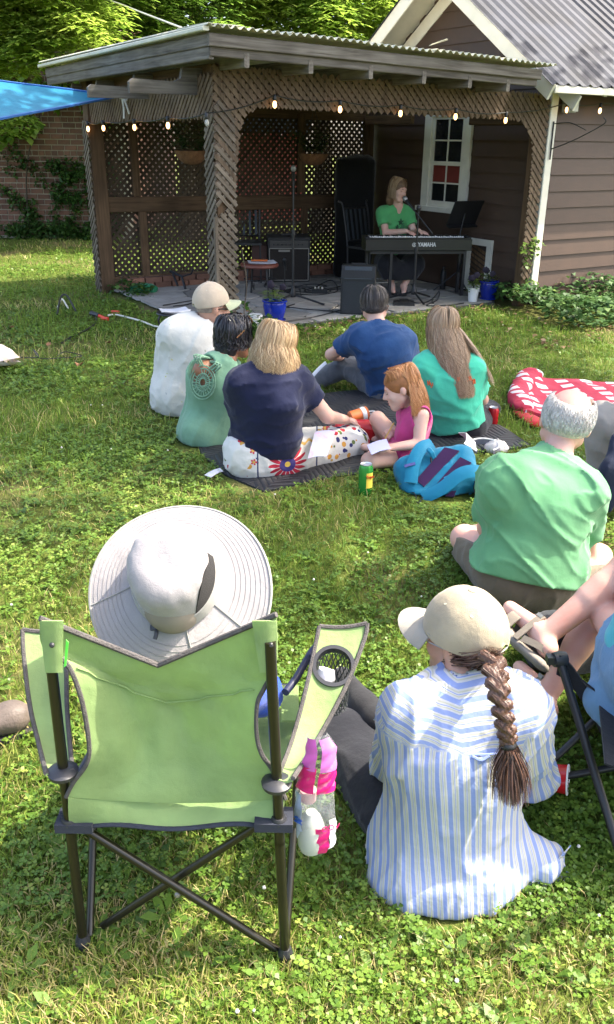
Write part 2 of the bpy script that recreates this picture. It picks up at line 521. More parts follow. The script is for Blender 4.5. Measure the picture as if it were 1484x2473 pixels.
def ribbons(name, paths, width, mat, parent, taper=True, rnd=None, side=None):
    """many thin strands: each path (k,3) becomes a flat ribbon with a slight ridge"""
    P = np.array(paths, dtype=np.float32); n, k, _ = P.shape
    T = np.gradient(P, axis=1); T /= np.linalg.norm(T, axis=2, keepdims=True) + 1e-9
    if side is None: side = RNG.normal(size=(n, 1, 3)).astype(np.float32)
    W = np.cross(T, np.broadcast_to(side, P.shape)); W /= np.linalg.norm(W, axis=2, keepdims=True) + 1e-9
    w = (width if np.ndim(width) else np.full(n, width))[:, None] * (np.linspace(1, 0.25, k)[None] if taper else np.ones((1, k)))
    A = P + W * w[..., None] / 2; Bv = P - W * w[..., None] / 2
    verts = np.stack([A, Bv], 2).reshape(-1, 3)
    base = (np.arange(n)[:, None] * k + np.arange(k - 1)[None]).ravel() * 2
    q = np.stack([base, base + 1, base + 3, base + 2], -1)
    rnd = RNG.random(n) if rnd is None else rnd
    ce = verts.mean(0)
    me = fast_mesh(name, verts - ce, [q], rnd=np.repeat(rnd, 2 * k))
    o = mesh_obj(name, me, mat, None, Vector(ce.tolist()), True); place(o, parent); return o
def text_mesh(txt, size, mat, name, parent, origin, xdir, ydir, depth=0.002, shear=0.0, bold=False, squash=1.0):
    """flat lettering standing on a surface: xdir reading direction, ydir up"""
    cu = bpy.data.curves.new('t', 'FONT'); cu.body = txt; cu.size = size; cu.extrude = depth; cu.shear = shear; cu.align_x = 'CENTER'; cu.align_y = 'CENTER'
    if bold: cu.offset = size * 0.02
    to = bpy.data.objects.new('t', cu); COL.objects.link(to)
    bpy.context.view_layer.update()
    me = bpy.data.meshes.new_from_object(to.evaluated_get(bpy.context.evaluated_depsgraph_get()))
    bpy.data.objects.remove(to, do_unlink=True)
    x = Vector(xdir).normalized(); y = (Vector(ydir) - x * Vector(ydir).dot(x)).normalized(); z = x.cross(y)
    M = Matrix((x * squash, y, z)).transposed().to_4x4()
    me.transform(M)
    return mesh_obj(name, me, mat, parent=None, loc=Vector(origin)) if parent is None else place(mesh_obj(name, me, mat, None, Vector(origin)), parent)
# ---------------------------------------------------------------- ground, patio, lawn
def point_in_poly(X, Y, poly):
    ins = np.zeros(len(X), bool); n = len(poly)
    for i in range(n):
        x1, y1 = poly[i]; x2, y2 = poly[(i + 1) % n]
        c = ((y1 > Y) != (y2 > Y)) & (X < (x2 - x1) * (Y - y1) / (y2 - y1 + 1e-12) + x1)
        ins ^= c
    return ins
def mat_ground():
    m, nt, b, out = nmat('soil_under_grass')
    v = coords(nt)
    n1 = noise(nt, v, 0.9, 5); n2 = noise(nt, v, 38, 6, 0.7)
    r1 = ramp(nt, [(0.35, (0.06, 0.085, 0.016)), (0.52, (0.09, 0.115, 0.025)), (0.68, (0.15, 0.125, 0.06))])
    r2 = ramp(nt, [(0.3, (0.45, 0.45, 0.45)), (0.7, (1.5, 1.5, 1.4))])
    nt.links.new(n1.outputs[0], r1.inputs[0]); nt.links.new(n2.outputs[0], r2.inputs[0])
    nt.links.new(mix(nt, r1.outputs[0], r2.outputs[0], 1.0, 'MULTIPLY'), b.inputs['Base Color'])
    b.inputs['Roughness'].default_value = 0.95; b.inputs['Specular IOR Level'].default_value = 0.1
    bump(nt, b, n2.outputs[0], 0.6, 0.03)
    return m
gme = MB().grid([[Vector((x, y, ground_z(y))) for x in np.linspace(-60, 60, 25)] for y in [-12, -4, 0, 1] + list(np.linspace(1.6, 4.0, 25)) + [6, 10, 20, 40, 110]])
ground = gme.build('ground', mat_ground(), center=False); tag(ground, kind='structure')

# patio outline in stage coordinates (a, b)
PATIO_AB = [(0.10, 0.42), (0.55, 0.22), (1.2, 0.18), (1.6, 0.26), (2.3, 0.22), (3.0, 0.2), (3.5, 0.22), (3.74, 0.5), (3.76, 2.98), (0.12, 2.98), (0.16, 1.9), (0.02, 1.1)]
PATIO = [S(a, b).to_2d()[:] for a, b in PATIO_AB]
patio = MB().prism([S(a, b, -0.05) for a, b in PATIO_AB], (0, 0, 0.075)).build('patio', mat_plain('patio_mortar', (0.10, 0.095, 0.085), 0.95, 0.3, 20, bmp=0.5), center=False)
tag(patio, kind='structure')
def mat_stone(name, c):
    m, nt, b, out = nmat(name)
    v = coords(nt); oi = nt.nodes.new('ShaderNodeObjectInfo')
    n = noise(nt, v, 5, 6, 0.65)
    r = ramp(nt, [(0.3, vary(c, 0.75)), (0.7, vary(c, 1.2))]); nt.links.new(n.outputs[0], r.inputs[0])
    hv = nt.nodes.new('ShaderNodeHueSaturation'); mr = nt.nodes.new('ShaderNodeMapRange'); mr.inputs[3].default_value = 0.62; mr.inputs[4].default_value = 1.35
    nt.links.new(oi.outputs['Random'], mr.inputs[0]); nt.links.new(mr.outputs[0], hv.inputs['Value']); nt.links.new(r.outputs[0], hv.inputs['Color'])
    nt.links.new(hv.outputs[0], b.inputs['Base Color']); b.inputs['Roughness'].default_value = 0.85
    bump(nt, b, noise(nt, v, 30, 5).outputs[0], 0.4, 0.01)
    return m
M_FLAG = mat_stone('flagstone_grey', (0.27, 0.255, 0.23))
M_FLAG.name = 'flagstone_grey'
def clip_half(poly, p, n):
    r = []
    for i in range(len(poly)):
        a, b = poly[i], poly[(i + 1) % len(poly)]; da = (a[0] - p[0]) * n[0] + (a[1] - p[1]) * n[1]; db = (b[0] - p[0]) * n[0] + (b[1] - p[1]) * n[1]
        if da <= 0: r.append(a)
        if (da < 0) != (db < 0):
            t = da / (da - db); r.append((a[0] + (b[0] - a[0]) * t, a[1] + (b[1] - a[1]) * t))
    return r
rs = random.Random(5); seeds = []
for i in range(7):
    for j in range(6):
        seeds.append((0.3 + i * 0.56 + rs.uniform(-.16, .16) + (0.2 if j % 2 else 0), 0.35 + j * 0.5 + rs.uniform(-.14, .14)))
for k, s in enumerate(seeds):
    poly = [(a, b) for a, b in PATIO_AB]
    # keep a convex cell: start from the bounding rectangle, later trimmed by the outline test
    poly = [(0.08, 0.24), (3.74, 0.24), (3.74, 2.97), (0.08, 2.97)]
    for q in seeds:
        if q is s: continue
        mx, my = (s[0] + q[0]) / 2, (s[1] + q[1]) / 2; nx, ny = q[0] - s[0], q[1] - s[1]; L = math.hypot(nx, ny)
        if L > 2.2: continue
        poly = clip_half(poly, (mx - nx / L * 0.013, my - ny / L * 0.013), (nx, ny))
        if len(poly) < 3: break
    if len(poly) < 3: continue
    if not point_in_poly(np.array([s[0]]), np.array([s[1]]), PATIO_AB)[0]: continue
    pts = []
    for i in range(len(poly)):                       # rough edges
        a, b = poly[i], poly[(i + 1) % len(poly)]
        for t in (0.06, 0.36, 0.64, 0.94):
            pts.append(Vector((lerp(a[0], b[0], t) + rs.uniform(-.008, .008), lerp(a[1], b[1], t) + rs.uniform(-.008, .008), 0)))
    h = 0.034 + rs.uniform(0, 0.008)
    w = [S(p.x, p.y, 0.02) for p in pts]; m = MB().prism(w, (0, 0, h - 0.02))
    m.build('flagstone', M_FLAG, patio)

# ------------------------------------------------ lawn cover
def fan_points(n, r0, r1, az):
    r = np.exp(RNG.uniform(math.log(r0), math.log(r1), n)); a = RNG.uniform(-az, az, n)
    return r * np.sin(a), r * np.cos(a)
def v2noise(X, Y, s, o=0.0):
    return vnoise(np.stack([X + o, Y - o, np.zeros_like(X) + o], -1).astype(np.float32), s)
NO_GRASS = [PATIO]          # outlines where nothing grows through (filled by the things lying on the lawn)
NO_DISC = []                # (x, y, r)
IVY_AB = [(3.45, 0.30), (3.36, -0.1), (3.25, -0.6), (3.1, -0.95), (3.15, -1.25), (3.6, -1.45), (4.2, -1.5), (5.4, -1.6), (8.5, -1.7), (8.5, -0.02), (3.80, -0.02), (3.76, 0.30)]
IVY = [S(a, b).to_2d()[:] for a, b in IVY_AB]
def keep_mask(X, Y):
    k = np.ones(len(X), bool)
    for p in NO_GRASS: k &= ~point_in_poly(X, Y, p)
    for x, y, r in NO_DISC: k &= (X - x) ** 2 + (Y - y) ** 2 > r * r
    a = (X - PM.x) * VA.x + (Y - PM.y) * VA.y; b = (X - PM.x) * UB.x + (Y - PM.y) * UB.y
    k &= ~((a > 3.8) & (b > -0.02) & (b < 3.2))
    k &= ~((a > -0.05) & (a < 3.8) & (b > 0.3) & (b < 3.05))
    return k
def blades(X, Y, H, Wd, lean, Z=None):
    n = len(X); th = RNG.uniform(0, 2 * math.pi, n); ph = RNG.uniform(0, 2 * math.pi, n)
    wx, wy = np.cos(th) * Wd / 2, np.sin(th) * Wd / 2; lx, ly = np.cos(ph) * lean, np.sin(ph) * lean
    Z = ground_z(Y) if Z is None else Z
    v = np.empty((n, 5, 3), np.float32)
    v[:, 0] = np.stack([X - wx, Y - wy, Z - .003], -1); v[:, 1] = np.stack([X + wx, Y + wy, Z - .003], -1)
    v[:, 2] = np.stack([X + lx * .35 + wx * .9, Y + ly * .35 + wy * .9, Z + H * .6], -1); v[:, 3] = np.stack([X + lx * .35 - wx * .9, Y + ly * .35 - wy * .9, Z + H * .6], -1)
    v[:, 4] = np.stack([X + lx, Y + ly, Z + H], -1)
    b = np.arange(n)[:, None] * 5
    return v.reshape(-1, 3), b + np.array([[0, 1, 2, 3]]), b + np.array([[3, 2, 4]])
def leaflets(X, Y, Z, L, Wd, az, tilt):
    """diamond leaflets rooted at X,Y,Z pointing along az, tilted up by tilt, with a light fold"""
    n = len(X); Z = Z + ground_z(Y); dx, dy = np.cos(az) * np.cos(tilt), np.sin(az) * np.cos(tilt); dz = np.sin(tilt); px, py = -np.sin(az), np.cos(az)
    v = np.empty((n, 4, 3), np.float32)
    v[:, 0] = np.stack([X, Y, Z], -1)
    v[:, 1] = np.stack([X + dx * L * .62 + px * Wd / 2, Y + dy * L * .62 + py * Wd / 2, Z + dz * L * .62 + Wd * .16], -1)
    v[:, 2] = np.stack([X + dx * L, Y + dy * L, Z + dz * L], -1)
    v[:, 3] = np.stack([X + dx * L * .62 - px * Wd / 2, Y + dy * L * .62 - py * Wd / 2, Z + dz * L * .62 + Wd * .16], -1)
    b = np.arange(n)[:, None] * 4
    return v.reshape(-1, 3), b + np.array([[0, 1, 2, 3]])
M_GRASS = mat_leaf('grass_blades', [(0.0, (0.075, 0.15, 0.016)), (0.45, (0.15, 0.245, 0.030)), (0.75, (0.23, 0.30, 0.050)), (0.88, (0.36, 0.335, 0.10)), (1.0, (0.50, 0.40, 0.19))], 0.3, 0.55)
M_CLOVER = mat_leaf('clover_leaves', [(0.0, (0.055, 0.12, 0.014)), (0.5, (0.105, 0.195, 0.024)), (0.85, (0.165, 0.25, 0.036)), (1.0, (0.25, 0.31, 0.06))], 0.28, 0.45, spec=0.35)
def grow_lawn():
    # dryness: the near strip is thin and strawy
    def dry(X, Y): return np.clip(0.42 + 1.2 * v2noise(X, Y, 1.3, 3) + 1.15 * np.clip((2.05 - np.hypot(X, Y)) / 0.45, 0, 1) - 0.35 * np.clip((np.hypot(X, Y) - 2.2) / 2, 0, 1), 0, 1)
    # grass blades
    X, Y = fan_points(285000, 0.95, 17.0, math.radians(41)); k = keep_mask(X, Y) & ~point_in_poly(X, Y, IVY)
    cl = v2noise(X, Y, 1.1, 9) + 0.5 * v2noise(X, Y, 3.1, 4)
    lawn = ((X > 0.9) & (Y > 4.6))
    k &= RNG.random(len(X)) < np.where(lawn, 0.95, np.clip(0.62 - 0.5 * cl, 0.18, 1.0)); X, Y, cl = X[k], Y[k], cl[k]
    r = np.hypot(X, Y); n = len(X); sc = np.clip(r / 3.2, 1.0, 3.4) ** 0.75; d = dry(X, Y)
    H = RNG.uniform(.015, .05, n) * (1 + .25 * v2noise(X, Y, 2.3)) * np.where(d > .6, .85, 1) * np.clip(sc, 1, 1.5); Wd = RNG.uniform(.0022, .0045, n) * sc
    v, q, t = blades(X, Y, H, Wd, RNG.uniform(.004, .045, n) * np.clip(sc, 1, 1.6))
    col = np.clip(RNG.normal(.40, .16, n) + np.where(RNG.random(n) < d * .85, RNG.uniform(.25, .65, n), 0) + .12 * v2noise(X, Y, .8, 2), 0, 1)
    o = mesh_obj('grass', fast_mesh('grass', v, [q, t], rnd=np.repeat(col, 5)), M_GRASS); tag(o, 'short green and strawy grass blades covering the lawn', 'grass', kind='stuff')
    # clover
    X, Y = fan_points(155000, 0.95, 15.0, math.radians(41)); k = keep_mask(X, Y) & ~point_in_poly(X, Y, IVY)
    cl = v2noise(X, Y, 1.1, 9) + 0.5 * v2noise(X, Y, 3.1, 4); lawn = ((X > 0.9) & (Y > 4.6))
    d = dry(X, Y)
    k &= RNG.random(len(X)) < np.where(lawn, .10, np.clip(.62 + .7 * cl, .10, 1.0)) * (1 - .93 * d ** 1.5); X, Y = X[k], Y[k]
    n = len(X); r = np.hypot(X, Y); sc = np.clip(r / 3.0, 1.0, 3.4) ** 0.8
    z = RNG.uniform(.012, .042, n); az = RNG.uniform(0, 2 * math.pi, n); L = RNG.uniform(.009, .017, n) * sc; tx, ty = RNG.normal(0, .25, n), RNG.normal(0, .25, n)
    V_, Q_, C_ = [], [], []; base = 0; cc = np.clip(RNG.normal(.5, .2, n) + .25 * v2noise(X, Y, 1.6, 7), 0, 1)
    for j in range(3):
        a = az + j * 2.094; tl = RNG.normal(.12, .22, n) + tx * np.cos(a) + ty * np.sin(a)
        v, q = leaflets(X, Y, z, L, L * .95, a, tl); V_.append(v); Q_.append(q + base); base += len(v); C_.append(np.repeat(cc, 4))
    o = mesh_obj('clover', fast_mesh('clover', np.concatenate(V_), [np.concatenate(Q_)], rnd=np.concatenate(C_)), M_CLOVER); tag(o, 'dense low clover leaves growing through the lawn', 'clover', kind='stuff')
    # broad weeds in rosettes
    X, Y = fan_points(1500, 1.0, 10.0, math.radians(40)); k = keep_mask(X, Y) & ~point_in_poly(X, Y, IVY) & ~((X > 1.0) & (Y > 4.6)); X, Y = X[k], Y[k]; n = len(X); V_, Q_, C_ = [], [], []; base = 0
    cl = RNG.uniform(.0, .65, n); s = RNG.uniform(.5, 1.0, n); a0 = RNG.uniform(0, 6.28, n)
    for j in range(6):
        a = a0 + j * 1.05 + RNG.normal(0, .2, n); L = RNG.uniform(.035, .085, n) * s
        v, q = leaflets(X, Y, np.full(n, .008), L, L * RNG.uniform(.28, .45, n), a, RNG.uniform(.05, .42, n)); V_.append(v); Q_.append(q + base); base += len(v); C_.append(np.repeat(cl, 4))
    o = mesh_obj('weeds', fast_mesh('weeds', np.concatenate(V_), [np.concatenate(Q_)], rnd=np.concatenate(C_)), M_CLOVER); tag(o, 'broad leaved weeds in rosettes scattered over the lawn', 'weeds', kind='stuff')
    # white clover heads
    X, Y = fan_points(70, 1.3, 9.0, math.radians(30)); k = keep_mask(X, Y) & ~point_in_poly(X, Y, IVY); m = MB()
    for x, y in zip(X[k], Y[k]):
        s = random.uniform(.0035, .006); m.lathe([(s * .3, -s), (s, -.3 * s), (s * .9, .4 * s), (s * .3, s)], (x, y, ground_z(y) + random.uniform(.035, .055)), 6)
    tag(m.build('clover_flowers', mat_plain('clover_flower_white', (.72, .68, .60), .8), center=False), 'tiny white clover flower heads dotted over the lawn', 'flowers', kind='stuff')
    # ivy bed beside the shed
    n = 16000; lo = np.min(IVY, 0); hi = np.max(IVY, 0)
    X = RNG.uniform(lo[0], min(hi[0], 6.2), n); Y = RNG.uniform(lo[1], min(hi[1], 12.5), n); k = point_in_poly(X, Y, IVY) & ~point_in_poly(X, Y, PATIO); X, Y = X[k], Y[k]
    b = (X - PM.x) * UB.x + (Y - PM.y) * UB.y
    # edge distance makes a low mound, thinner towards the lawn
    mound = np.clip((b + 1.5) / 0.6, 0.0, 1) * (.20 + .10 * v2noise(X, Y, 2.1)) ; k = RNG.random(len(X)) < np.clip((b + 1.62) / .35, .05, 1); X, Y, mound = X[k], Y[k], mound[k]; n = len(X)
    Z = mound * RNG.uniform(.35, 1.05, n) + .02; a = RNG.uniform(0, 6.28, n); L = RNG.uniform(.045, .085, n); v, q = leaflets(X, Y, Z, L, L * RNG.uniform(.8, 1.05, n), a, RNG.normal(-.05, .45, n))
    o = mesh_obj('ivy_bed', fast_mesh('ivy_bed', v, [q], rnd=np.repeat(np.clip(RNG.normal(.45, .25, n), 0, 1), 4)), mat_leaf('ivy_leaves', [(0, (.022, .062, .016)), (.5, (.042, .105, .024)), (.85, (.085, .16, .04)), (1, (.15, .22, .06))], .2, .55, spec=.25)); tag(o, 'low bed of glossy ivy along the brown shed wall', 'ivy', kind='stuff')
    # leaf litter at the ivy edge and round the patio
    X, Y = [], []
    for _ in range(900):
        t = random.random()
        if t < .6: a, b2 = random.uniform(2.2, 7.5), random.gauss(-1.5, .12) if random.random() < .6 else random.uniform(-1.2, 0.1)
        else: a, b2 = random.uniform(-.2, 3.2), random.gauss(.05, .12)
        p = S(a, b2); X.append(p.x); Y.append(p.y)
    X, Y = np.array(X), np.array(Y); k = ~point_in_poly(X, Y, PATIO); X, Y = X[k], Y[k]; n = len(X); L = RNG.uniform(.03, .07, n); v, q = leaflets(X, Y, RNG.uniform(.012, .04, n), L, L * .7, RNG.uniform(0, 6.28, n), RNG.normal(0, .3, n))
    o = mesh_obj('leaf_litter', fast_mesh('leaf_litter', v, [q], rnd=np.repeat(RNG.random(n), 4)), mat_leaf('dead_leaves', [(0, (.09, .05, .025)), (.6, (.2, .12, .06)), (1, (.36, .26, .16))], .1, .8)); tag(o, 'brown fallen leaves littering the edge of the ivy and patio', 'leaf litter', kind='stuff')
# ---------------------------------------------------------------- pergola
W_GREY = mat_wood('weathered_grey_timber', (0.075, 0.062, 0.05), (0.23, 0.205, 0.175))
W_BROWN = mat_wood('brown_timber', (0.06, 0.035, 0.018), (0.15, 0.09, 0.05))
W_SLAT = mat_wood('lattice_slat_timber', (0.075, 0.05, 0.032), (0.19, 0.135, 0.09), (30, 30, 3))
W_SLAT_SHADED = mat_wood('lattice_slat_shaded', (0.035, 0.024, 0.015), (0.095, 0.068, 0.045), (30, 30, 3))  # back wall slats: shade under the roof is put into the timber colour
W_SLATG = mat_wood('lattice_slat_grey', (0.085, 0.065, 0.045), (0.21, 0.17, 0.13), (30, 30, 3))
perg = thing('pergola', 'weathered timber pergola with lattice walls and corrugated roof over the patio', 'pergola', S(0, 0))
def board(name, a, b, w, t, mat, parent, up=Vector((0, 0, 1)), ch=0.006, label=None):
    return MB().bar(a, b, w, t, up, ch).build(name, mat, parent, axis=Vector(b) - Vector(a), label=label)
ZH = 1.85
# posts
board('post', S(0.06, 0.05, -.05), S(0.06, 0.05, 2.2), .15, .15, W_BROWN, perg, UB)
board('post', S(0.02, 3.02, -.05), S(0.02, 3.02, 2.2), .16, .16, W_BROWN, perg, UB)
board('post', S(3.69, 0.05, -.05), S(3.69, 0.05, 2.1), .10, .10, W_BROWN, perg, UB)
board('post', S(3.69, 3.0, -.05), S(3.69, 3.0, 2.1), .10, .10, W_BROWN, perg, UB)
# beams: front header, back header, left header
board('beam', S(0.14, 0.08, 2.02), S(3.72, 0.08, 1.97), .09, .20, W_BROWN, perg)
board('beam', S(0.10, 3.05, 2.03), S(3.76, 3.05, 1.98), .09, .20, W_BROWN, perg)
board('beam', S(0.06, 0.15, 2.13), S(0.06, 3.35, 2.13), .09, .16, W_BROWN, perg)
board('beam', S(3.62, 0.15, 1.88), S(3.62, 0.98, 1.88), .06, .10, W_BROWN, perg)
board('beam', S(3.62, 2.02, 1.90), S(3.62, 2.95, 1.90), .06, .10, W_BROWN, perg)
# fascia on the left eave and the front
def zl(b): return 2.36 - 0.01 * (b + .45)
board('fascia', S(-.25, -.45, 2.318), S(-.25, 3.62, 2.30), .035, .085, W_GREY, perg)
board('fascia', S(-.235, -.44, 2.235), S(-.235, 3.64, 2.225), .04, .085, W_GREY, perg)
board('fascia', S(-.27, -.47, 2.318), S(3.12, -.47, 2.235), .035, .085, W_GREY, perg)
board('fascia', S(-.25, -.44, 2.245), S(3.10, -.44, 2.17), .035, .065, W_GREY, perg)
# outrigger ends on the left with the cut-out profile
for b, L in ((0.26, .62), (1.30, .60), (2.30, .58), (3.08, .52)):
    prof = [(0.1, 2.18), (-.16, 2.18), (-.18, 2.10), (-.24, 2.075), (-L + .03, 2.085), (-L, 2.06), (-L, 1.98), (0.1, 1.985)]
    MB().prism([S(a, b - .022, z) for a, z in prof], UB * .044).build('outrigger', W_GREY, perg, axis=VA)
# rafter tails under the front
for a in (0.05, .62, 1.20, 1.76, 2.28, 2.74):
    board('rafter', S(a, -.46, 2.20 - a * .024), S(a, 3.4, 2.25 - a * .024), .042, .10, W_GREY, perg)
# rails and studs of the back wall
board('rail', S(.10, 2.985, .965), S(3.72, 2.985, .925), .05, .165, W_BROWN, perg)
board('rail', S(.10, 2.985, .12), S(3.72, 2.985, .10), .05, .11, W_BROWN, perg)
for a in (.50, 2.70):
    board('stud', S(a, 2.975, .17), S(a, 2.975, .88), .09, .045, W_BROWN, perg, UB)
    board('stud', S(a - .05, 2.975, 1.05), S(a - .05, 2.975, 1.95), .09, .045, W_BROWN, perg, UB)
# lattice: two crossed layers of slats clipped to an outline in a wall plane
def clip_line(poly, p, d):
    """interval(s) of the line p+t d inside polygon (even-odd)"""
    ts = []
    for i in range(len(poly)):
        a, b = poly[i], poly[(i + 1) % len(poly)]; ex, ey = b[0] - a[0], b[1] - a[1]; den = d[0] * ey - d[1] * ex
        if abs(den) < 1e-9: continue
        t = ((a[0] - p[0]) * ey - (a[1] - p[1]) * ex) / den; s = ((a[0] - p[0]) * d[1] - (a[1] - p[1]) * d[0]) / den
        if 0 <= s < 1: ts.append(t)
    ts.sort(); return [(ts[i], ts[i + 1]) for i in range(0, len(ts) - 1, 2)]
SLATS = [0]
SLAT_ME = {}
def lattice(name, poly, O, ex, ez, nrm, pitch, wid, th, mat, parent, single, jit=0.12, missing=0.0, layers=(1, -1)):
    """poly in (x,z) of the plane O+ex*x+ez*z; slats as objects when `single`, else one joined part"""
    xs = [p[0] for p in poly]; zs = [p[1] for p in poly]; r = random.Random(len(name) + int(pitch * 1e4)); joined = MB()
    H = max(zs) - min(zs)
    holder = thing_part(name, O, parent) if single else None
    for li, sg in enumerate(layers):
        d = (math.sqrt(.5), sg * math.sqrt(.5)); x = min(xs) - H - .2; off = nrm * (th * 1.04 * (li - .5))
        while x < max(xs) + H + .2:
            px = x + r.uniform(-jit, jit) * pitch * .35; p = (px, min(zs) if sg > 0 else max(zs))
            if r.random() > missing:
                for t0, t1 in clip_line(poly, p, d):
                    if t1 - t0 < .035: continue
                    tw = r.uniform(-.004, .004)
                    A = O + ex * (p[0] + d[0] * t0) + ez * (p[1] + d[1] * t0) + off + nrm * tw; B = O + ex * (p[0] + d[0] * t1) + ez * (p[1] + d[1] * t1) + off - nrm * tw
                    if single:
                        L = round((B - A).length, 2); key = (L, wid, th, mat.name)
                        if key not in SLAT_ME:
                            SLAT_ME[key] = MB().bar((0, 0, -L / 2), (0, 0, L / 2), wid, th, Vector((0, 1, 0))).mesh('slat'); SLAT_ME[key].materials.append(mat)
                        o = bpy.data.objects.new('slat', SLAT_ME[key]); COL.objects.link(o); SLATS[0] += 1
                        z = (B - A).normalized(); y = (nrm - z * nrm.dot(z)).normalized(); xx = y.cross(z)
                        o.rotation_euler = Matrix((xx, y, z)).transposed().to_euler(); o.location = (A + B) / 2; place(o, holder)
                    else: joined.bar(A, B, wid, th, nrm)
            x += pitch
    if not single:
        o = joined.build(name, mat, parent); o['kind'] = 'stuff'; return o
    return holder
def thing_part(name, loc, parent):
    o = bpy.data.objects.new(name, None); COL.objects.link(o); o.location = loc; o.empty_display_size = .05
    return place(o, parent)
ZU = Vector((0, 0, 1))
# back wall (upper and lower panel)
lattice('lattice_panel', [(.10, 1.03), (3.72, .99), (3.72, 1.94), (.10, 1.97)], S(0, 3.04), VA, ZU, UB, .080, .034, .006, W_SLAT_SHADED, perg, True)
lattice('lattice_panel', [(.10, .16), (3.72, .14), (3.72, .88), (.10, .90)], S(0, 3.04), VA, ZU, UB, .080, .034, .006, W_SLAT_SHADED, perg, True, missing=.035)
# front header with the rounded arch corners
arch = [(-.03, 2.19), (3.74, 2.10), (3.74, .30), (3.60, .30), (3.58, 1.50)]
arch += [(3.58 - .28 * (1 - math.cos(t)), 1.50 + .36 * math.sin(t)) for t in np.linspace(.2, 1.5, 6)]
arch += [(3.2, 1.872), (1.8, 1.882), (.60, 1.90)]
arch += [(.42 - .22 * math.sin(t), 1.68 + .22 * math.cos(t)) for t in np.linspace(.0, 1.5, 6)]
arch += [(.155, 1.3), (.155, 1.24), (-.03, 1.24)]
lattice('lattice_header', arch, S(0, -.035), VA, ZU, -UB, .072, .034, .007, W_SLAT, perg, False)
# left header
lattice('lattice_header', [(-.03, 1.81), (3.12, 1.80), (3.12, 2.10), (-.03, 2.13)], S(-.03, 0), UB, ZU, -VA, .072, .035, .007, W_SLAT, perg, False)
# cladding on the corner post: two faces, nailed as crossed slats below, chevrons above
lattice('lattice_cladding', [(-.03, .02), (.155, .02), (.155, 1.08), (-.03, 1.08)], S(0, -.038), VA, ZU, -UB, .072, .030, .008, W_SLATG, perg, True)
lattice('lattice_cladding', [(-.03, 1.09), (.155, 1.09), (.155, 1.86), (-.03, 1.95)], S(0, -.040), VA, ZU, -UB, .072, .030, .008, W_SLATG, perg, True, missing=.25)
lattice('lattice_cladding', [(-.03, .02), (.15, .02), (.15, 1.86), (-.03, 1.86)], S(-.030, 0), UB, ZU, -VA, .072, .030, .008, W_SLATG, perg, True, missing=.1)
lattice('lattice_cladding', [(2.94, .02), (3.11, .02), (3.11, 1.82), (2.94, 1.82)], S(-.075, 0), UB, ZU, -VA, .072, .030, .008, W_SLATG, perg, True)
board('corner_trim', S(-.05, -.05, .02), S(-.05, -.05, 1.06), .035, .03, W_SLATG, perg, UB)
# corrugated roof sheets: ribs run from the front eave to the back
M_ROOFP = mat_plain('weathered_fibreglass_roof', (.52, .50, .38), .65, .25, 3.0, bmp=.2, bscale=30)
def corr(name, a0, a1, b0, b1, z0, sl, pitch, amp, mat, parent, dz=0.0):
    n = int((a1 - a0) / pitch * 6); rows = []
    for b in (b0, b1):
        rows.append([S(a0 + (a1 - a0) * i / n, b + random.uniform(-.004, .004), z0 - sl * (a0 + (a1 - a0) * i / n) + dz + amp * math.sin(2 * math.pi * i / 6)) for i in range(n + 1)])
    return MB().grid(rows, .004, Vector((0, 0, 1))).build(name, mat, parent, smooth=60)
for i in range(5):
    a0 = -.31 + i * .70
    corr('roof_sheet', a0, min(a0 + .74, 3.30), -.53 - random.uniform(0, .03), 3.70, 2.40, .026, .07, .012, M_ROOFP, perg, dz=.006 * (i % 2))
M_FLASH = mat_plain('roof_edge_pale', (.56, .55, .44), .6, .2, 4)
board('roof_edge', S(-.30, -.50, 2.385), S(-.30, 3.70, 2.37), .05, .03, M_FLASH, perg)
# loose sheet ends that stick up
MB().grid([[S(-.30, -.50, 2.42), S(-.30, 0.0, 2.425)], [S(-.02, -.50, 2.42), S(-.02, .0, 2.42)]], .004).build('roof_patch', M_ROOFP, perg)
MB().grid([[S(1.78, -.50, 2.40), S(2.0, -.44, 2.46)], [S(1.84, -.40, 2.40), S(2.06, -.38, 2.46)]], .004).build('roof_patch', M_ROOFP, perg)
# brick kerb under the back wall
M_KERB = mat_stone('kerb_brick', (.20, .095, .06))
kerb = thing_part('brick_kerb', S(0.1, 2.9), perg)
for r_ in range(2):
    for i in range(16):
        a = .22 + i * .218 + (.1 if r_ else 0)
        if a > 3.6: continue
        o = MB().box((0, 0, 0), (.100, .05, .030), Matrix((VA, UB, ZU)).transposed() @ Matrix.Rotation(random.uniform(-.05, .05), 3, 'Z')).build('brick', M_KERB, None)
        o.location = S(a, 2.88 + random.uniform(-.01, .01), .067 + r_ * .063); place(o, kerb)
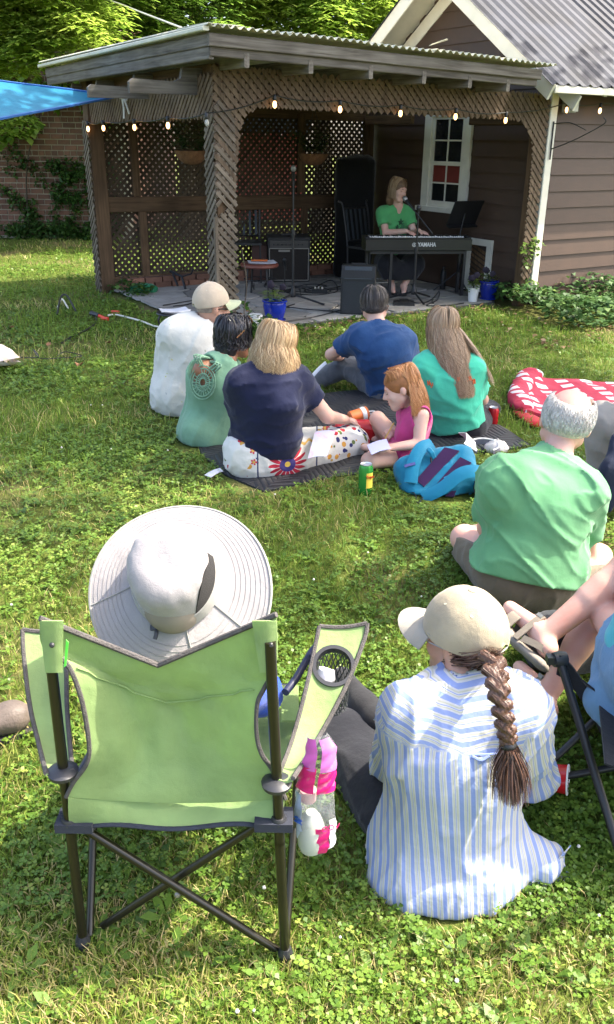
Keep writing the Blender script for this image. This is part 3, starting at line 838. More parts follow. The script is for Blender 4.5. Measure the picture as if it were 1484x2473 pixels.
# ---------------------------------------------------------------- shed
M_SIDE = mat_plain('brown_painted_siding', (0.060, 0.033, 0.0205), 0.6, .10, 5, bmp=.12, bscale=90)
M_WHITE = mat_plain('cream_white_trim', (.66, .63, .54), .55, .08, 6, bmp=.05)
M_GLASS, nt, b, out = nmat('window_glass')
b.inputs['Base Color'].default_value = (.012, .014, .015, 1); b.inputs['Roughness'].default_value = .06; b.inputs['Specular IOR Level'].default_value = .6
shed = thing('shed', 'dark brown clapboard shed with metal roof and white trimmed gable', 'shed', S(3.85, 0))
SA, SB, ZW = 3.83, 3.12, 2.14           # gable wall plane a, gable width, wall height
RID_B, RID_Z, SLP = 1.56, 3.376, .655
def roof_z(b): return RID_Z - SLP * abs(b - RID_B)
M_CORE = mat_plain('shed_core_dark', (.03, .02, .017), .9)
MB().prism([S(SA + .03, .03, 0), S(SA + .03, SB - .03, 0), S(SA + .03, SB - .03, ZW + .1), S(SA + .03, RID_B, RID_Z - .1), S(SA + .03, .03, ZW + .1)], VA * 4.4).build('wall', M_CORE, shed)
def clap(name, p0, p1, out_, z0, z1, parent):
    """one clapboard: tapered plank, thick lower edge standing proud"""
    p0, p1, o_ = Vector(p0), Vector(p1), Vector(out_)
    prof = [(.0, z1 + .012), (.006, z1 + .012), (.026, z0), (.0, z0)]
    return MB().prism([p0 + o_ * d + ZU * z for d, z in prof], p1 - p0).build(name, M_SIDE, parent, axis=p1 - p0)
EXPO = .165
z = .03
while z < 3.2:                                    # gable wall boards, cut by the roof slope and round the window
    z1 = z + EXPO; zm = (z + z1) / 2
    b0, b1 = .06, SB - .02
    if z1 > roof_z(0) - .06:
        w = (RID_Z - .10 - z) / SLP
        if w < .1: break
        b0, b1 = max(b0, RID_B - w), min(b1, RID_B + w)
    segs = [(b0, b1)]
    if .86 < z1 and z < 1.94: segs = [(b0, 1.14), (1.98, b1)]
    for s0, s1 in segs: clap('siding_board', S(SA, s1), S(SA, s0), -VA, z, z1, shed)
    z += EXPO
z = .03
while z < ZW - .03:                               # long side wall
    clap('siding_board', S(SA + .06, 0), S(8.2, 0), -UB, z, min(z + EXPO, ZW), shed); z += EXPO
board('corner_board', S(SA - .02, -.035, .12), S(SA - .02, -.035, ZW), .10, .024, M_WHITE, shed, UB)
board('corner_board', S(SA - .04, .03, .12), S(SA - .04, .03, ZW), .024, .10, M_WHITE, shed, UB)
# roof: two corrugated planes, ridge along a
M_METAL = mat_plain('ribbed_metal_roof', (.024, .028, .040), .6, .5, 2.2, metal=.0, spec=.25, bmp=.05)
def metal_plane(sgn):
    be, R0, R1 = (-.40, 3.36, 8.3) if sgn < 0 else (RID_B * 2 + .40, 3.36, 8.3); n = int((R1 - R0) / .022); rows = []
    for b in (be, RID_B):
        row = []
        for i in range(n + 1):
            a = R0 + (R1 - R0) * i / n; ph = (a / .155) % 1
            h = .022 if ph < .18 else (.011 if ph < .26 or ph > .92 else 0)
            row.append(S(a, b, roof_z(b) + .075 + h))
        rows.append(row)
    return MB().grid(rows, .003, ZU).build('roof', M_METAL, shed)
metal_plane(-1); metal_plane(1)
board('ridge_cap', S(3.36, RID_B, RID_Z + .11), S(8.3, RID_B, RID_Z + .11), .22, .02, M_METAL, shed)
# rake overhang: white barge boards, soffit, frieze on the wall
for sg in (-1, 1):
    be = -.37 if sg < 0 else RID_B * 2 + .37
    e0, e1 = S(3.40, be, roof_z(be) + .0), S(3.40, RID_B, RID_Z)
    n = (e1 - e0).normalized().cross(VA).normalized(); n = n if n.z > 0 else -n
    board('rake_board', e0 - n * .01, e1 - n * .01, .03, .15, M_WHITE, shed, n)
    f0, f1 = S(SA - .02, be + .37 * -sg * .0, roof_z(be) - .035), S(SA - .02, RID_B, RID_Z - .035)
    board('frieze_board', f0 - n * .07, f1 - n * .07, .025, .15, M_WHITE, shed, n)
    MB().prism([S(3.415, be, roof_z(be) + .045), S(3.415, RID_B, RID_Z + .045), S(3.415, RID_B, RID_Z + .025), S(3.415, be, roof_z(be) + .025)], VA * (SA - 3.4)).build('soffit', M_WHITE, shed)
board('eave_board', S(3.42, -.385, roof_z(-.37) + .02), S(8.3, -.385, roof_z(-.37) + .02), .02, .07, M_WHITE, shed)
for i in range(9):                                # exposed rafter tails
    a = SA + .32 + i * .55
    MB().prism([S(a, 0.02, roof_z(0) - .02), S(a, -.36, roof_z(-.36) + .03), S(a, -.36, roof_z(-.36) - .03), S(a, 0.02, roof_z(0) - .16)], VA * .045).build('rafter_tail', M_WHITE, shed)
# window: nine over... eight panes in two sashes, cream casing
win = thing_part('window', S(SA, 1.56, 1.4), shed)
def wb(name, b0, b1, z0, z1, d, proud, mat=M_WHITE):
    """flat bar on the gable wall"""
    return MB().box(S(SA - proud + d / 2, (b0 + b1) / 2, (z0 + z1) / 2), (d / 2, abs(b1 - b0) / 2, (z1 - z0) / 2), Matrix((VA, UB, ZU)).transposed()).build(name, mat, win)
wb('casing', 1.86, 1.98, .93, 1.93, .035, .045); wb('casing', 1.15, 1.27, .93, 1.93, .035, .045); wb('casing', 1.15, 1.98, 1.93, 2.03, .035, .047)
wb('sill', 1.10, 2.03, .875, .93, .07, .085); 
wb('sash', 1.80, 1.86, .93, 1.93, .03, .030); wb('sash', 1.27, 1.31, .93, 1.93, .03, .030); wb('sash', 1.31, 1.80, .93, 1.00, .03, .031); wb('sash', 1.31, 1.80, 1.40, 1.445, .03, .034); wb('sash', 1.31, 1.80, 1.90, 1.93, .03, .031)
wb('muntin', 1.545, 1.565, 1.00, 1.40, .016, .026); wb('muntin', 1.545, 1.565, 1.445, 1.90, .016, .026); wb('muntin', 1.31, 1.80, 1.195, 1.212, .016, .0255); wb('muntin', 1.31, 1.80, 1.665, 1.682, .016, .0255)
M_REDC = mat_plain('red_curtain', (.16, .02, .012), .8)
for (b0, b1) in ((1.31, 1.545), (1.565, 1.80)):
    for (z0, z1) in ((1.0, 1.195), (1.212, 1.40), (1.445, 1.665), (1.682, 1.90)):
        wb('pane', b0, b1, z0, z1, .004, .018, M_REDC if abs(z0 - 1.212) < .01 else M_GLASS)
# floodlight box and plant hook on the corner
fl = thing('floodlight', 'small grey floodlight box under the shed eave beside white corner trim', 'light', S(3.95, -.08, 2.0))
M_GREYP = mat_plain('grey_plastic', (.22, .22, .20), .5); M_BLACK = mat_plain('black_metal', (.010, .010, .011), .45, .2, spec=.5); M_BLKP = mat_plain('black_plastic', (.010, .011, .012), .5, .2, bmp=.1)
MB().box(S(3.96, -.10, 2.02), (.055, .045, .075), Matrix((VA, UB, ZU)).transposed()).build('housing', M_GREYP, fl)
MB().box(S(3.98, -.155, 2.01), (.04, .012, .055), Matrix((VA, UB, ZU)).transposed()).build('lens', mat_plain('milky_lens', (.5, .5, .45), .3), fl)
hk = thing('plant_hook', 'black iron scroll plant hook screwed to the white corner trim', 'plant hook', S(SA, -.06, 1.55))
MB().tube([S(SA - .02, -.055, 1.86), S(SA - .02, -.06, 1.50)], .008, 6).tube(spline([S(SA - .02, -.06, 1.60), S(SA + .12, -.20, 1.68), S(SA + .28, -.36, 1.80), S(SA + .33, -.42, 1.86), S(SA + .31, -.40, 1.90)], 5), .006, 6).tube(spline([S(SA - .02, -.06, 1.84), S(SA + .10, -.16, 1.85), S(SA + .22, -.28, 1.78)], 4), .005, 6).build('bracket', M_BLACK, hk, smooth=True)
# ---------------------------------------------------------------- background: brick house, trees, vines, sail
M_BRICK = mat_stone('old_brick', (.16, .075, .048)); M_MORT = mat_plain('mortar', (.40, .36, .28), .95, .2, 12, bmp=.4)
YB = 15.8
house = thing('brick_house', 'old dark red brick house wall behind the lawn, overgrown with vines', 'house', (-5, YB, 0))
MB().box((-5.8, YB + .16, 1.9), (2.6, .15, 1.95)).build('mortar', M_MORT, house)
MB().prism([Vector((-8.5, YB - .25, 3.82)), Vector((-8.5, YB + 3.2, 5.4)), Vector((-8.5, YB + 6.5, 3.82))], (5.5, 0, 0)).build('roof', mat_plain('dark_shingle', (.05, .045, .04), .9, .3, 20), house)
MB().box((-5.8, YB + 3.2, 1.9), (2.55, 2.85, 1.88)).build('wall', M_BRICK, house)
bl, bh, gap = .205, .072, .016
BME = {}
def brick_me(L):
    if L not in BME:
        m = MB().box((0, 0, 0), (L / 2, .05, bh / 2)); me = m.mesh('brick'); bm = bmesh.new(); bm.from_mesh(me); bmesh.ops.recalc_face_normals(bm, faces=bm.faces); bm.to_mesh(me); bm.free(); me.materials.append(M_BRICK); BME[L] = me
    return BME[L]
rest = MB(); nb = 0; rb = random.Random(2)
cells = []
for c in range(43):
    z = .05 + c * (bh + gap) + bh / 2; head = c % 6 == 3; L = .094 if head else bl; x = -8.1 + (0 if c % 2 else .11) * (.45 if head else 1)
    while x < -3.35:
        cells.append((x + L / 2, z, L)); x += L + gap
cells.sort(key=lambda q: abs(q[0] + 4.9) * .9 + abs(q[1] - 1.0) * .8)
for i, (x, z, L) in enumerate(cells):
    y = YB + .045 + rb.uniform(-.006, .006)
    if i < 300:
        o = bpy.data.objects.new('brick', brick_me(L)); COL.objects.link(o); o.location = (x, y, z); o.rotation_euler = (0, rb.uniform(-.01, .01), 0); place(o, house)
    else: rest.box((x, y, z), (L / 2, .05, bh / 2))
o = rest.build('far_bricks', M_BRICK, house); o['kind'] = 'stuff'

# leaves --------------------------------------------------------
def leaf_cloud(name, C, R, n, L, mat, parent, droop=.5, wid=.42, tone=None, label=None, spray=1, kind=None):
    """n leaves scattered in ellipsoid clumps; every leaf a folded diamond of its own; sprays hang several leaflets on one stalk"""
    C = np.array([tuple(c) for c in C], float); R = np.array(R, float)
    if R.ndim == 1: R = np.repeat(R[None], len(C), 0)
    k = RNG.integers(0, len(C), n); u = RNG.normal(size=(n, 3)); u /= np.linalg.norm(u, axis=1, keepdims=True); rr = RNG.uniform(.35, 1.0, n) ** .6
    P = C[k] + u * R[k] * rr[:, None]
    az = RNG.uniform(0, 2 * math.pi, n); tone_n = np.clip(RNG.normal(.5, .2, n) + (0 if tone is None else np.array(tone)[k]), 0, 1)
    V_, Q_, T_ = [], [], []; base = 0
    for j in range(spray):
        t = j / max(1, spray - 1) if spray > 1 else 0
        a = az + (RNG.normal(0, .15, n) if spray == 1 else (1 if j % 2 else -1) * .9 * (1 - .6 * t)); tl = -droop * RNG.uniform(.2, 1.3, n)
        X = P[:, 0] + np.cos(az) * L * 1.1 * t; Y = P[:, 1] + np.sin(az) * L * 1.1 * t; Z = P[:, 2] - droop * L * .9 * t
        l = L * RNG.uniform(.65, 1.25, n); v, q = leaflets(X, Y, Z, l, l * wid * RNG.uniform(.8, 1.2, n), a, tl)
        V_.append(v); Q_.append(q + base); base += len(v); T_.append(np.repeat(np.clip(tone_n + RNG.normal(0, .07, n), 0, 1), 4))
    v = np.concatenate(V_); ce = v.mean(0)
    o = mesh_obj(name, fast_mesh(name, v - ce, [np.concatenate(Q_)], rnd=np.concatenate(T_)), mat, None, Vector(ce.tolist())); place(o, parent)
    if label: o['label'] = label
    return o
L_YEL = mat_leaf('bright_tree_leaves', [(0, (.14, .24, .03)), (.5, (.30, .42, .06)), (1, (.58, .66, .16))], .58, .4)
L_MID = mat_leaf('mid_tree_leaves', [(0, (.09, .18, .025)), (.5, (.21, .35, .05)), (1, (.40, .52, .10))], .5, .42)
L_VINE = mat_leaf('vine_leaves', [(0, (.02, .055, .012)), (.5, (.04, .10, .018)), (1, (.10, .18, .035))], .3, .45)
BARK = mat_wood('bark', (.045, .035, .026), (.15, .12, .09), (22, 22, 5), .95, .8)
def tree(name, label, base, trunk_h, r, clumps, radii, n, L, mat, spray=3, droop=.34, group=None, lean=(0, 0), wid=.40):
    t = thing(name, label, 'tree', base, group); b = Vector(base); top = b + Vector((lean[0], lean[1], trunk_h))
    m = MB().tube([b - ZU * .1, b.lerp(top, .25) + Vector((.04, 0, 0)), b.lerp(top, .6) - Vector((.05, .02, 0)), top], [r * 1.3, r, r * .75, r * .5], 10)
    m.build('trunk', BARK, t, smooth=True)
    m = MB(); rr = random.Random(n)
    for c in clumps[:: max(1, len(clumps) // 12)]:
        c = Vector(c); s = b.lerp(top, rr.uniform(.55, 1)); md = s.lerp(c, .5) + Vector((rr.uniform(-.2, .2), rr.uniform(-.2, .2), rr.uniform(0, .35)))
        m.tube(bez(s, s.lerp(md, .5), md, c, 6), [r * .34, r * .28, r * .22, r * .16, r * .12, r * .08, r * .05], 5)
    m.build('limbs', BARK, t, smooth=True)
    leaf_cloud('crown', clumps, radii, n, L, mat, t, droop=droop, wid=wid, spray=spray, tone=[rr.uniform(-.22, .22) for _ in clumps])
    return t
def clumpset(c, R, k, seed):
    r = random.Random(seed); out = []
    while len(out) < k:
        p = Vector((r.uniform(-1, 1), r.uniform(-1, 1), r.uniform(-1, 1)))
        if p.length < 1: out.append(Vector(c) + Vector((p.x * R[0], p.y * R[1], p.z * R[2])))
    return out
G_T = 'trees behind the pergola'
tree('ash_tree', 'bright yellow green tree hanging over the brick wall at top left', (-5.6, 13.0, 0), 3.6, .13, clumpset((-4.0, 12.8, 3.45), (1.7, .8, .85), 40, 1), (.40, .36, .26), 9500, .13, L_YEL, group=G_T)
tree('maple_tree', 'mid green tree rising behind the pergola left of the wire', (-2.2, 16.0, 0), 4.0, .16, clumpset((-2.4, 14.8, 3.6), (1.5, .9, 1.25), 40, 2), (.5, .45, .38), 9500, .14, L_MID, group=G_T)
tree('elm_tree', 'leafy bright tree above the middle of the pergola roof', (0.2, 17.5, 0), 4.5, .18, clumpset((-.3, 16.4, 3.9), (1.5, 1.0, 1.3), 40, 3), (.5, .45, .4), 9500, .15, L_YEL, group=G_T)
tree('locust_tree', 'light green drooping tree beside the white gable of the shed', (2.6, 18.5, 0), 4.5, .18, clumpset((2.2, 17.2, 4.2), (1.6, 1.0, 1.5), 40, 4), (.5, .45, .42), 9500, .14, L_YEL, group=G_T, droop=.9, wid=.3)
tree('oak_tree', 'darker tree filling the gap between the brighter trees', (-2.4, 20, 0), 5, .2, clumpset((-1.6, 19.5, 4.6), (3.2, 1.2, 2.3), 70, 5), (.75, .65, .55), 6500, .18, L_MID, group=G_T)
tree('hackberry_tree', 'dim dense tree farthest back above the roof ridge', (2.4, 23, 0), 5, .2, clumpset((2.2, 22, 5.0), (3.4, 1.4, 2.7), 70, 6), (.85, .8, .7), 6500, .20, L_MID, group=G_T)
tree('box_elder_tree', 'low leafy tree at the far left edge under the blue sail', (-6.6, 13.6, 0), 2.6, .08, clumpset((-5.2, 14.3, 2.05), (.9, .4, .55), 12, 8), (.32, .25, .22), 900, .12, L_MID, group=G_T)
# vines on the brick wall
vine = thing('wall_vine', 'leafy creeper hanging over the upper brick wall', 'vine', (-4.6, YB - .1, 0))
leaf_cloud('foliage', [Vector((random.uniform(-5.9, -3.4), YB - .12, random.uniform(1.75, 3.9))) for _ in range(46)], (.26, .10, .22), 2600, .15, L_MID, vine, droop=1.0, wid=.7)
MB().tube(spline([(-5.0, YB - .05, 0), (-4.9, YB - .06, 1.2), (-4.5, YB - .07, 2.2), (-4.1, YB - .06, 3.4)], 5), .014, 5).build('stem', BARK, vine)
ivy2 = thing('wall_ivy', 'dark small leaved ivy climbing the foot of the brick wall', 'ivy', (-4.4, YB - .1, 0))
pts = [Vector((random.gauss(-5.03, .14), YB - .05, random.uniform(.05, 1.65))) for _ in range(26)] + [Vector((random.gauss(-4.55, .18), YB - .05, random.uniform(0, 1.25) ** 1.2)) for _ in range(22)] + [Vector((random.uniform(-4.4, -3.4), YB - .08, random.uniform(.05, 1.35))) for _ in range(70)] + [Vector((random.uniform(-5.6, -3.4), YB - .2, random.uniform(.02, .28))) for _ in range(36)]
leaf_cloud('foliage', pts, (.13, .06, .12), 5200, .06, L_VINE, ivy2, droop=1.0, wid=.85)
# building seen through the lattice, and the sunny hedge line behind
M_PINK = mat_plain('pale_pink_siding', (.62, .47, .46), .7, .1, 3); M_RED2 = mat_plain('red_painted_boards', (.30, .06, .05), .7, .15)
nb_ = thing('neighbour_house', 'pale pinkish house glimpsed through the lattice wall', 'house', (2.4, 21, 0))
for i in range(12): clap_o = MB().prism([Vector((1.3, 20.9 - .03, .5 + i * .18)), Vector((1.3, 20.9, .5 + i * .18 + .19)), Vector((1.3, 20.96, .5 + i * .18 + .19)), Vector((1.3, 20.96, .5 + i * .18))], (4.6, 0, 0)).build('siding_board', M_PINK, nb_)
MB().box((3.6, 23.0, 1.35), (2.3, 2.0, 1.35)).build('wall', M_PINK, nb_)
MB().prism([Vector((.9, 20.5, 2.7)), Vector((.9, 23, 3.5)), Vector((.9, 25.5, 2.7))], (5.2, 0, 0)).build('roof', M_METAL, nb_)
sd_ = thing('garden_shed', 'small red boarded shed glimpsed through the left lattice', 'shed', (-1.0, 19.0, 0))
for i in range(9): MB().box((-1.5 + i * .16, 19.0, .95), (.072, .03, .85)).build('plank', M_RED2, sd_)
MB().box((-.86, 19.45, .93), (.72, .4, .82)).build('wall', M_RED2, sd_)
MB().prism([Vector((-1.7, 18.85, 1.78)), Vector((-1.7, 19.4, 2.1)), Vector((-1.7, 20.0, 1.78))], (1.7, 0, 0)).build('roof', M_METAL, sd_)
# shade trees standing outside the frame to the right: they dapple the middle of the lawn
# overhead wire
wire = thing('overhead_wire', 'thin pale overhead wire sagging across the trees to the pergola roof', 'wire', at(250, 0, 14))
MB().tube(spline([at(120, -40, 14.5), at(262, 0, 13.5), at(350, 33, 12.6), at(440, 67, 11.6)], 5), .012, 5).build('cable', mat_plain('pale_cable', (.6, .6, .56), .6), wire, smooth=True)
# blue shade sail, corner tied to the outrigger
sail = thing('shade_sail', 'bright blue fabric shade sail tied to the left of the pergola', 'shade sail', at(280, 233, 8.6))
tip = at(284, 233, 9.0); A = at(-60, 182, 8.6); B = at(-60, 305, 7.2); far = Vector((-6.5, 6.2, 2.6))
rows = []
for i in range(25):
    t = i / 24; e0 = tip.lerp(A, t) - ZU * .0; e1 = tip.lerp(B, t); row = []
    for j in range(13):
        s = j / 12; bow = .05 * math.sin(math.pi * t) * (1 - 2 * abs(s - .5)) ; inn = .12 * math.sin(math.pi * t)
        ss = .5 + (s - .5) * (1 - inn); p = e0.lerp(e1, ss); p.z += .012 * math.sin(s * 9 + t * 5) * t - bow; row.append(p)
    rows.append(row)
M_SAIL = mat_cloth('blue_sail_fabric', (.004, .19, .33), .08, .7, .25, .35)
MB().grid(rows, .004).build('fabric', M_SAIL, sail, smooth=True)
M_SAILE = mat_cloth('blue_sail_edge', (.01, .09, .30), .08, .7, .1)
MB().tube([r[0] for r in rows], .013, 5).tube([r[-1] for r in rows], .013, 5).build('hem', M_SAILE, sail, smooth=True)
M_ROPE = mat_plain('white_rope', (.72, .72, .74), .8, .1, 30)
MB().tube(spline([tip, tip + Vector((.05, .02, -.01)), tip + Vector((.09, .04, .03)), tip + Vector((.07, .04, -.03)), tip + Vector((.04, .02, .02))], 5), .014, 6).tube([tip + Vector((.04, .02, 0)), tip + Vector((.05, .02, -.10)), tip + Vector((.045, .02, -.19))], .009, 5).tube([tip + Vector((.05, .02, 0)), tip + Vector((.08, .02, -.08)), tip + Vector((.10, .02, -.15))], .009, 5).tube([tip, S(-.2, 1.35, 2.02)], .006, 5).build('rope', M_ROPE, sail, smooth=True)
# shade trees outside the frame on the right
G_S = 'shade trees standing right of the view'
def shade_tree(base, cs, n, label):
    t = tree('shade_tree', label, base, 5.0, .25, cs, (.75, .75, .5), n, .22, L_MID, spray=3, droop=.3, group=G_S, lean=(-.4, 0), wid=.5)
    return t

cs = [c for c in clumpset((3.6, 6.9, 7.0), (4.6, 3.7, 1.6), 110, 21)]
shade_tree((6.3, 6.0, 0), cs, 2700, 'large spreading shade tree right of the lawn, outside the view')
# ---------------------------------------------------------------- people toolkit
def nv(v): return Vector(v).normalized()
class Head:
    """local head frame: x right, y forward, z up; s scales a 0.225 m tall head"""
    def __init__(s, c, fwd, up=(0, 0, 1), size=.225):
        s.c = Vector(c); s.s = size / .225; f = nv(fwd); u = Vector(up); u = (u - f * u.dot(f)).normalized(); s.f, s.u, s.r = f, u, f.cross(u)
        s.M = Matrix((s.r, s.f, s.u)).transposed()
    def w(s, x, y, z): return s.c + (s.r * x + s.f * y + s.u * z) * s.s
    def loc(s, P): return ((P - V(s.c)) @ np.array(s.M, dtype=np.float32)) / s.s
def d_head(H, smile=False):
    cr = d_ell((0, -.012, .030), (.076, .096, .084)); fa = d_ell((0, .030, -.032), (.061, .064, .080)); ch = d_cap((-.012, .070, -.096), (.012, .070, -.096), .020)
    jaw = d_cap((-.05, .012, -.052), (-.012, .062, -.092), .024, .020); jaw2 = d_cap((.05, .012, -.052), (.012, .062, -.092), .024, .020)
    nose = d_cap((0, .093, .006), (0, .110, -.030), .007, .0125); nl = d_cap((-.012, .096, -.034), (.012, .096, -.034), .0085)
    brow = d_cap((-.036, .082, .020), (.036, .082, .020), .011); ch1 = d_ell((-.036, .062, -.030), (.024, .026, .022)); ch2 = d_ell((.036, .062, -.030), (.024, .026, .022))
    e1 = d_ell((-.031, .099, .002), (.017, .014, .012)); e2 = d_ell((.031, .099, .002), (.017, .014, .012)); b1 = d_ell((-.031, .079, .001), (.014, .011, .010)); b2 = d_ell((.031, .079, .001), (.014, .011, .010))
    lip = d_cap((-.019, .087, -.060), (.019, .087, -.060), .008); lip2 = d_cap((-.015, .086, -.071), (.015, .086, -.071), .008); mo = d_ell((0, .098, -.066), (.019, .014, .007 if smile else .002))
    ears = [d_ell((sx * .078, -.006, -.006), (.010, .019, .031)) for sx in (-1, 1)]
    def f(P):
        q = H.loc(P); d = smin(cr(q), fa(q), .03); d = smin(d, smin(jaw(q), jaw2(q), .01), .025); d = smin(d, ch(q), .02); d = smin(d, brow(q), .015); d = smin(d, np.minimum(ch1(q), ch2(q)), .02)
        d = smax(d, -np.minimum(e1(q), e2(q)), .010); d = smin(d, np.minimum(b1(q), b2(q)), .006); d = smin(d, nose(q), .010); d = smin(d, nl(q), .008); d = smin(d, smin(lip(q), lip2(q), .003), .007); d = smax(d, -mo(q), .003)
        for e in ears: d = smin(d, e(q), .006)
        return d * H.s
    return f
def d_hand(w, fd, nb, thumb, s=1.0, curl=(.3, .5), spread=.06):
    """palm, four bent fingers and a thumb; fd finger direction, nb back-of-hand normal, thumb = +-1 side"""
    w, fd, nb = Vector(w), nv(fd), Vector(nb); nb = (nb - fd * nb.dot(fd)).normalized(); lat = fd.cross(nb) * thumb; out = []
    out.append(d_ecap(w - fd * .01 * s, w + fd * .072 * s, .026 * s, .037 * s, nb, .42))
    for i, (ln, o) in enumerate(((.072, 1.5), (.080, .5), (.074, -.5), (.058, -1.5))):
        b = w + fd * (.078 - .004 * abs(o)) * s + lat * o * .019 * s; d1 = (fd + lat * o * spread)
        q1 = (d1 * math.cos(curl[0]) - nb * math.sin(curl[0])).normalized(); c2 = curl[0] + curl[1]; q2 = (d1 * math.cos(c2) - nb * math.sin(c2)).normalized(); m = b + q1 * ln * .52 * s
        out += [d_cap(b - fd * .02 * s, m, .0095 * s, .0085 * s), d_cap(m, m + q2 * ln * .5 * s, .0085 * s, .0070 * s)]
    b = w + fd * .022 * s + lat * .026 * s; m = b + (fd * .7 + lat * .75 - nb * .25).normalized() * .042 * s
    out += [d_cap(b, m, .0125 * s, .010 * s), d_cap(m, m + (fd * .95 + lat * .25 - nb * .3).normalized() * .032 * s, .010 * s, .008 * s)]
    return out
def cut(f, p, n):
    p, n = V(p), V(nv(n))
    return lambda P: np.maximum(f(P), (P - p) @ n)
def wrinkle(f, amp, sc, seed=0.0, dirn=None, stretch=3.0):
    """cloth folds: narrow raised creases, long along dirn, over a faint slow undulation"""
    D = None if dirn is None else V(nv(dirn))
    def g(P):
        q = P + seed; w = P + .02 * np.stack([vnoise(P + 9.1, 7), vnoise(P + 4.2, 7), vnoise(P + 1.3, 7)], -1) + seed
        if D is not None: w = w - (w @ D)[:, None] * D * (1 - 1 / stretch)
        a = np.abs(vnoise(w, sc)); b = np.abs(vnoise(w + 3.7, sc * 1.9))
        return f(P) - amp * ((1 - a) ** 5 - .25 + .5 * ((1 - b) ** 5 - .25)) + amp * .35 * vnoise(q, sc * .45)
    return g
class Body:
    """skeleton in world space. Keys: pel chest neck shL shR elL elR wrL wrR hipL hipR knL knR anL anR toL toR"""
    def __init__(s, J, tf, head, k=1.0, w=1.0):
        s.J = {a: Vector(b) for a, b in J.items()}; s.tf = nv(tf); s.H = head; s.k = k; s.w = w
        j = s.J; s.up = (j['neck'] - j['pel']).normalized(); s.side = (j['shR'] - j['shL']).normalized()
        for S_, sg in (('L', -1), ('R', 1)):
            if 'hip' + S_ not in j: j['hip' + S_] = j['pel'] + s.side * sg * .085 * k
    def torso(s, g=0.0, low=0.0, bulge=0.0):
        j, k, w = s.J, s.k, s.w; ch, pe = j['chest'], j['pel']; wa = pe.lerp(ch, .45)
        mid = (j['shL'] + j['shR']) / 2; nb = j['neck']
        r = [d_ecap(pe - s.side * .05 * k, pe + s.side * .05 * k, .118 * k * w + g, .118 * k * w + g, s.tf, .80),
             d_ecap(pe + s.up * .02, wa, .138 * k * w + g, .134 * k * w + g, s.tf, .74),
             d_ecap(wa, ch, .134 * k * w + g, .150 * k * w + g, s.tf, .70),
             d_ecap(ch, ch.lerp(nb, .5), .150 * k * w + g, .105 * k + g, s.tf, .66),
             d_ecap(j['shL'].lerp(mid, .25) - s.up * .03 * k, j['shR'].lerp(mid, .25) - s.up * .03 * k, .078 * k + g, .078 * k + g, s.tf, .85)]
        for S_ in 'LR':
            sh = j['sh' + S_]
            r += [d_cap(sh, sh.lerp(nb, .85), .050 * k + g, .050 * k + g * .6), d_ecap(sh.lerp(mid, .30) - s.up * .05 * k, wa.lerp(sh, .12), .075 * k + g, .10 * k * w + g, s.tf, .8)]
        return r
    def arm(s, S_, g=0.0, t=2.0, cutend=True):
        """t: 0..1 upper arm, 1..2 forearm"""
        j, k = s.J, s.k; a, b = j['sh' + S_], j['el' + S_]; out = []
        e = a.lerp(b, min(t, 1)); f = d_cap(a, e, .050 * k + g, lerp(.050, .039, min(t, 1)) * k + g * 1.15)
        if t < 1 and cutend: f = cut(f, e, b - a)
        out.append(f)
        if t > 1:
            c = j['wr' + S_]; e = b.lerp(c, t - 1); f = d_cap(b, e, .040 * k + g, lerp(.040, .027, t - 1) * k + g)
            if g > 0 and cutend: f = cut(f, e, c - b)
            out.append(f)
        return out
    def leg(s, S_, g=0.0, t=2.0, cutend=True, gk=None):
        j, k = s.J, s.k; a, b = j['hip' + S_], j['kn' + S_]; out = []; gk = g if gk is None else gk
        e = a.lerp(b, min(t, 1)); f = d_cap(a, e, .088 * k * s.w + g, lerp(.088, .058, min(t, 1)) * k + gk)
        if t < 1 and cutend: f = cut(f, e, b - a)
        out.append(f)
        if t > 1:
            c = j['an' + S_]; e = b.lerp(c, t - 1); f = d_cap(b, e, .056 * k + gk, lerp(.050, .036, t - 1) * k + gk)
            if g > 0 and cutend: f = cut(f, e, c - b)
            out.append(f)
            if g == 0: out.append(d_cap(b.lerp(c, .3) - s.tf * .0, b.lerp(c, .45), .053 * k, .05 * k))
        return out
    def foot(s, S_, g=0.0):
        j, k = s.J, s.k; a, t = j['an' + S_], j['to' + S_]; d = (t - a).normalized(); dn = (a - j['kn' + S_]).normalized()
        h = a - d * .045 * k + dn * .03 * k
        return [d_cap(h, a + d * .03 * k, .036 * k + g, .036 * k + g), d_cap(a + d * .02, t, .038 * k + g, .026 * k + g)]
    def skin(s, hands=(), smile=False, arms='LR', legs='LR', feet='LR', inset=-.012):
        j = s.J; H = s.H
        hd = d_head(H, smile); nk = U([d_cap(H.w(0, -.025, -.05), j['neck'], .050 * s.k, .056 * s.k), d_cap(j['neck'], j['chest'].lerp(j['neck'], .5), .058 * s.k, .08 * s.k)], .03)
        tor = U(s.torso(inset), .04); limbs = []
        for S_ in arms: limbs += s.arm(S_)
        for S_ in legs:
            limbs += s.leg(S_)
            if S_ in feet: limbs += s.foot(S_)
        lm = U(limbs, .012) if limbs else None; hs = U(list(hands), .006) if hands else None
        def f(P):
            d = smin(tor(P), nk(P), .03)
            if lm: d = smin(d, lm(P), .025)
            if hs: d = smin(d, hs(P), .010)
            return smin(d, hd(P), .022)
        return f
    def box(s, pad=.2):
        pts = list(s.J.values()) + [s.H.c + Vector((0, 0, .05)), s.H.c]; return bounds(pts, pad)
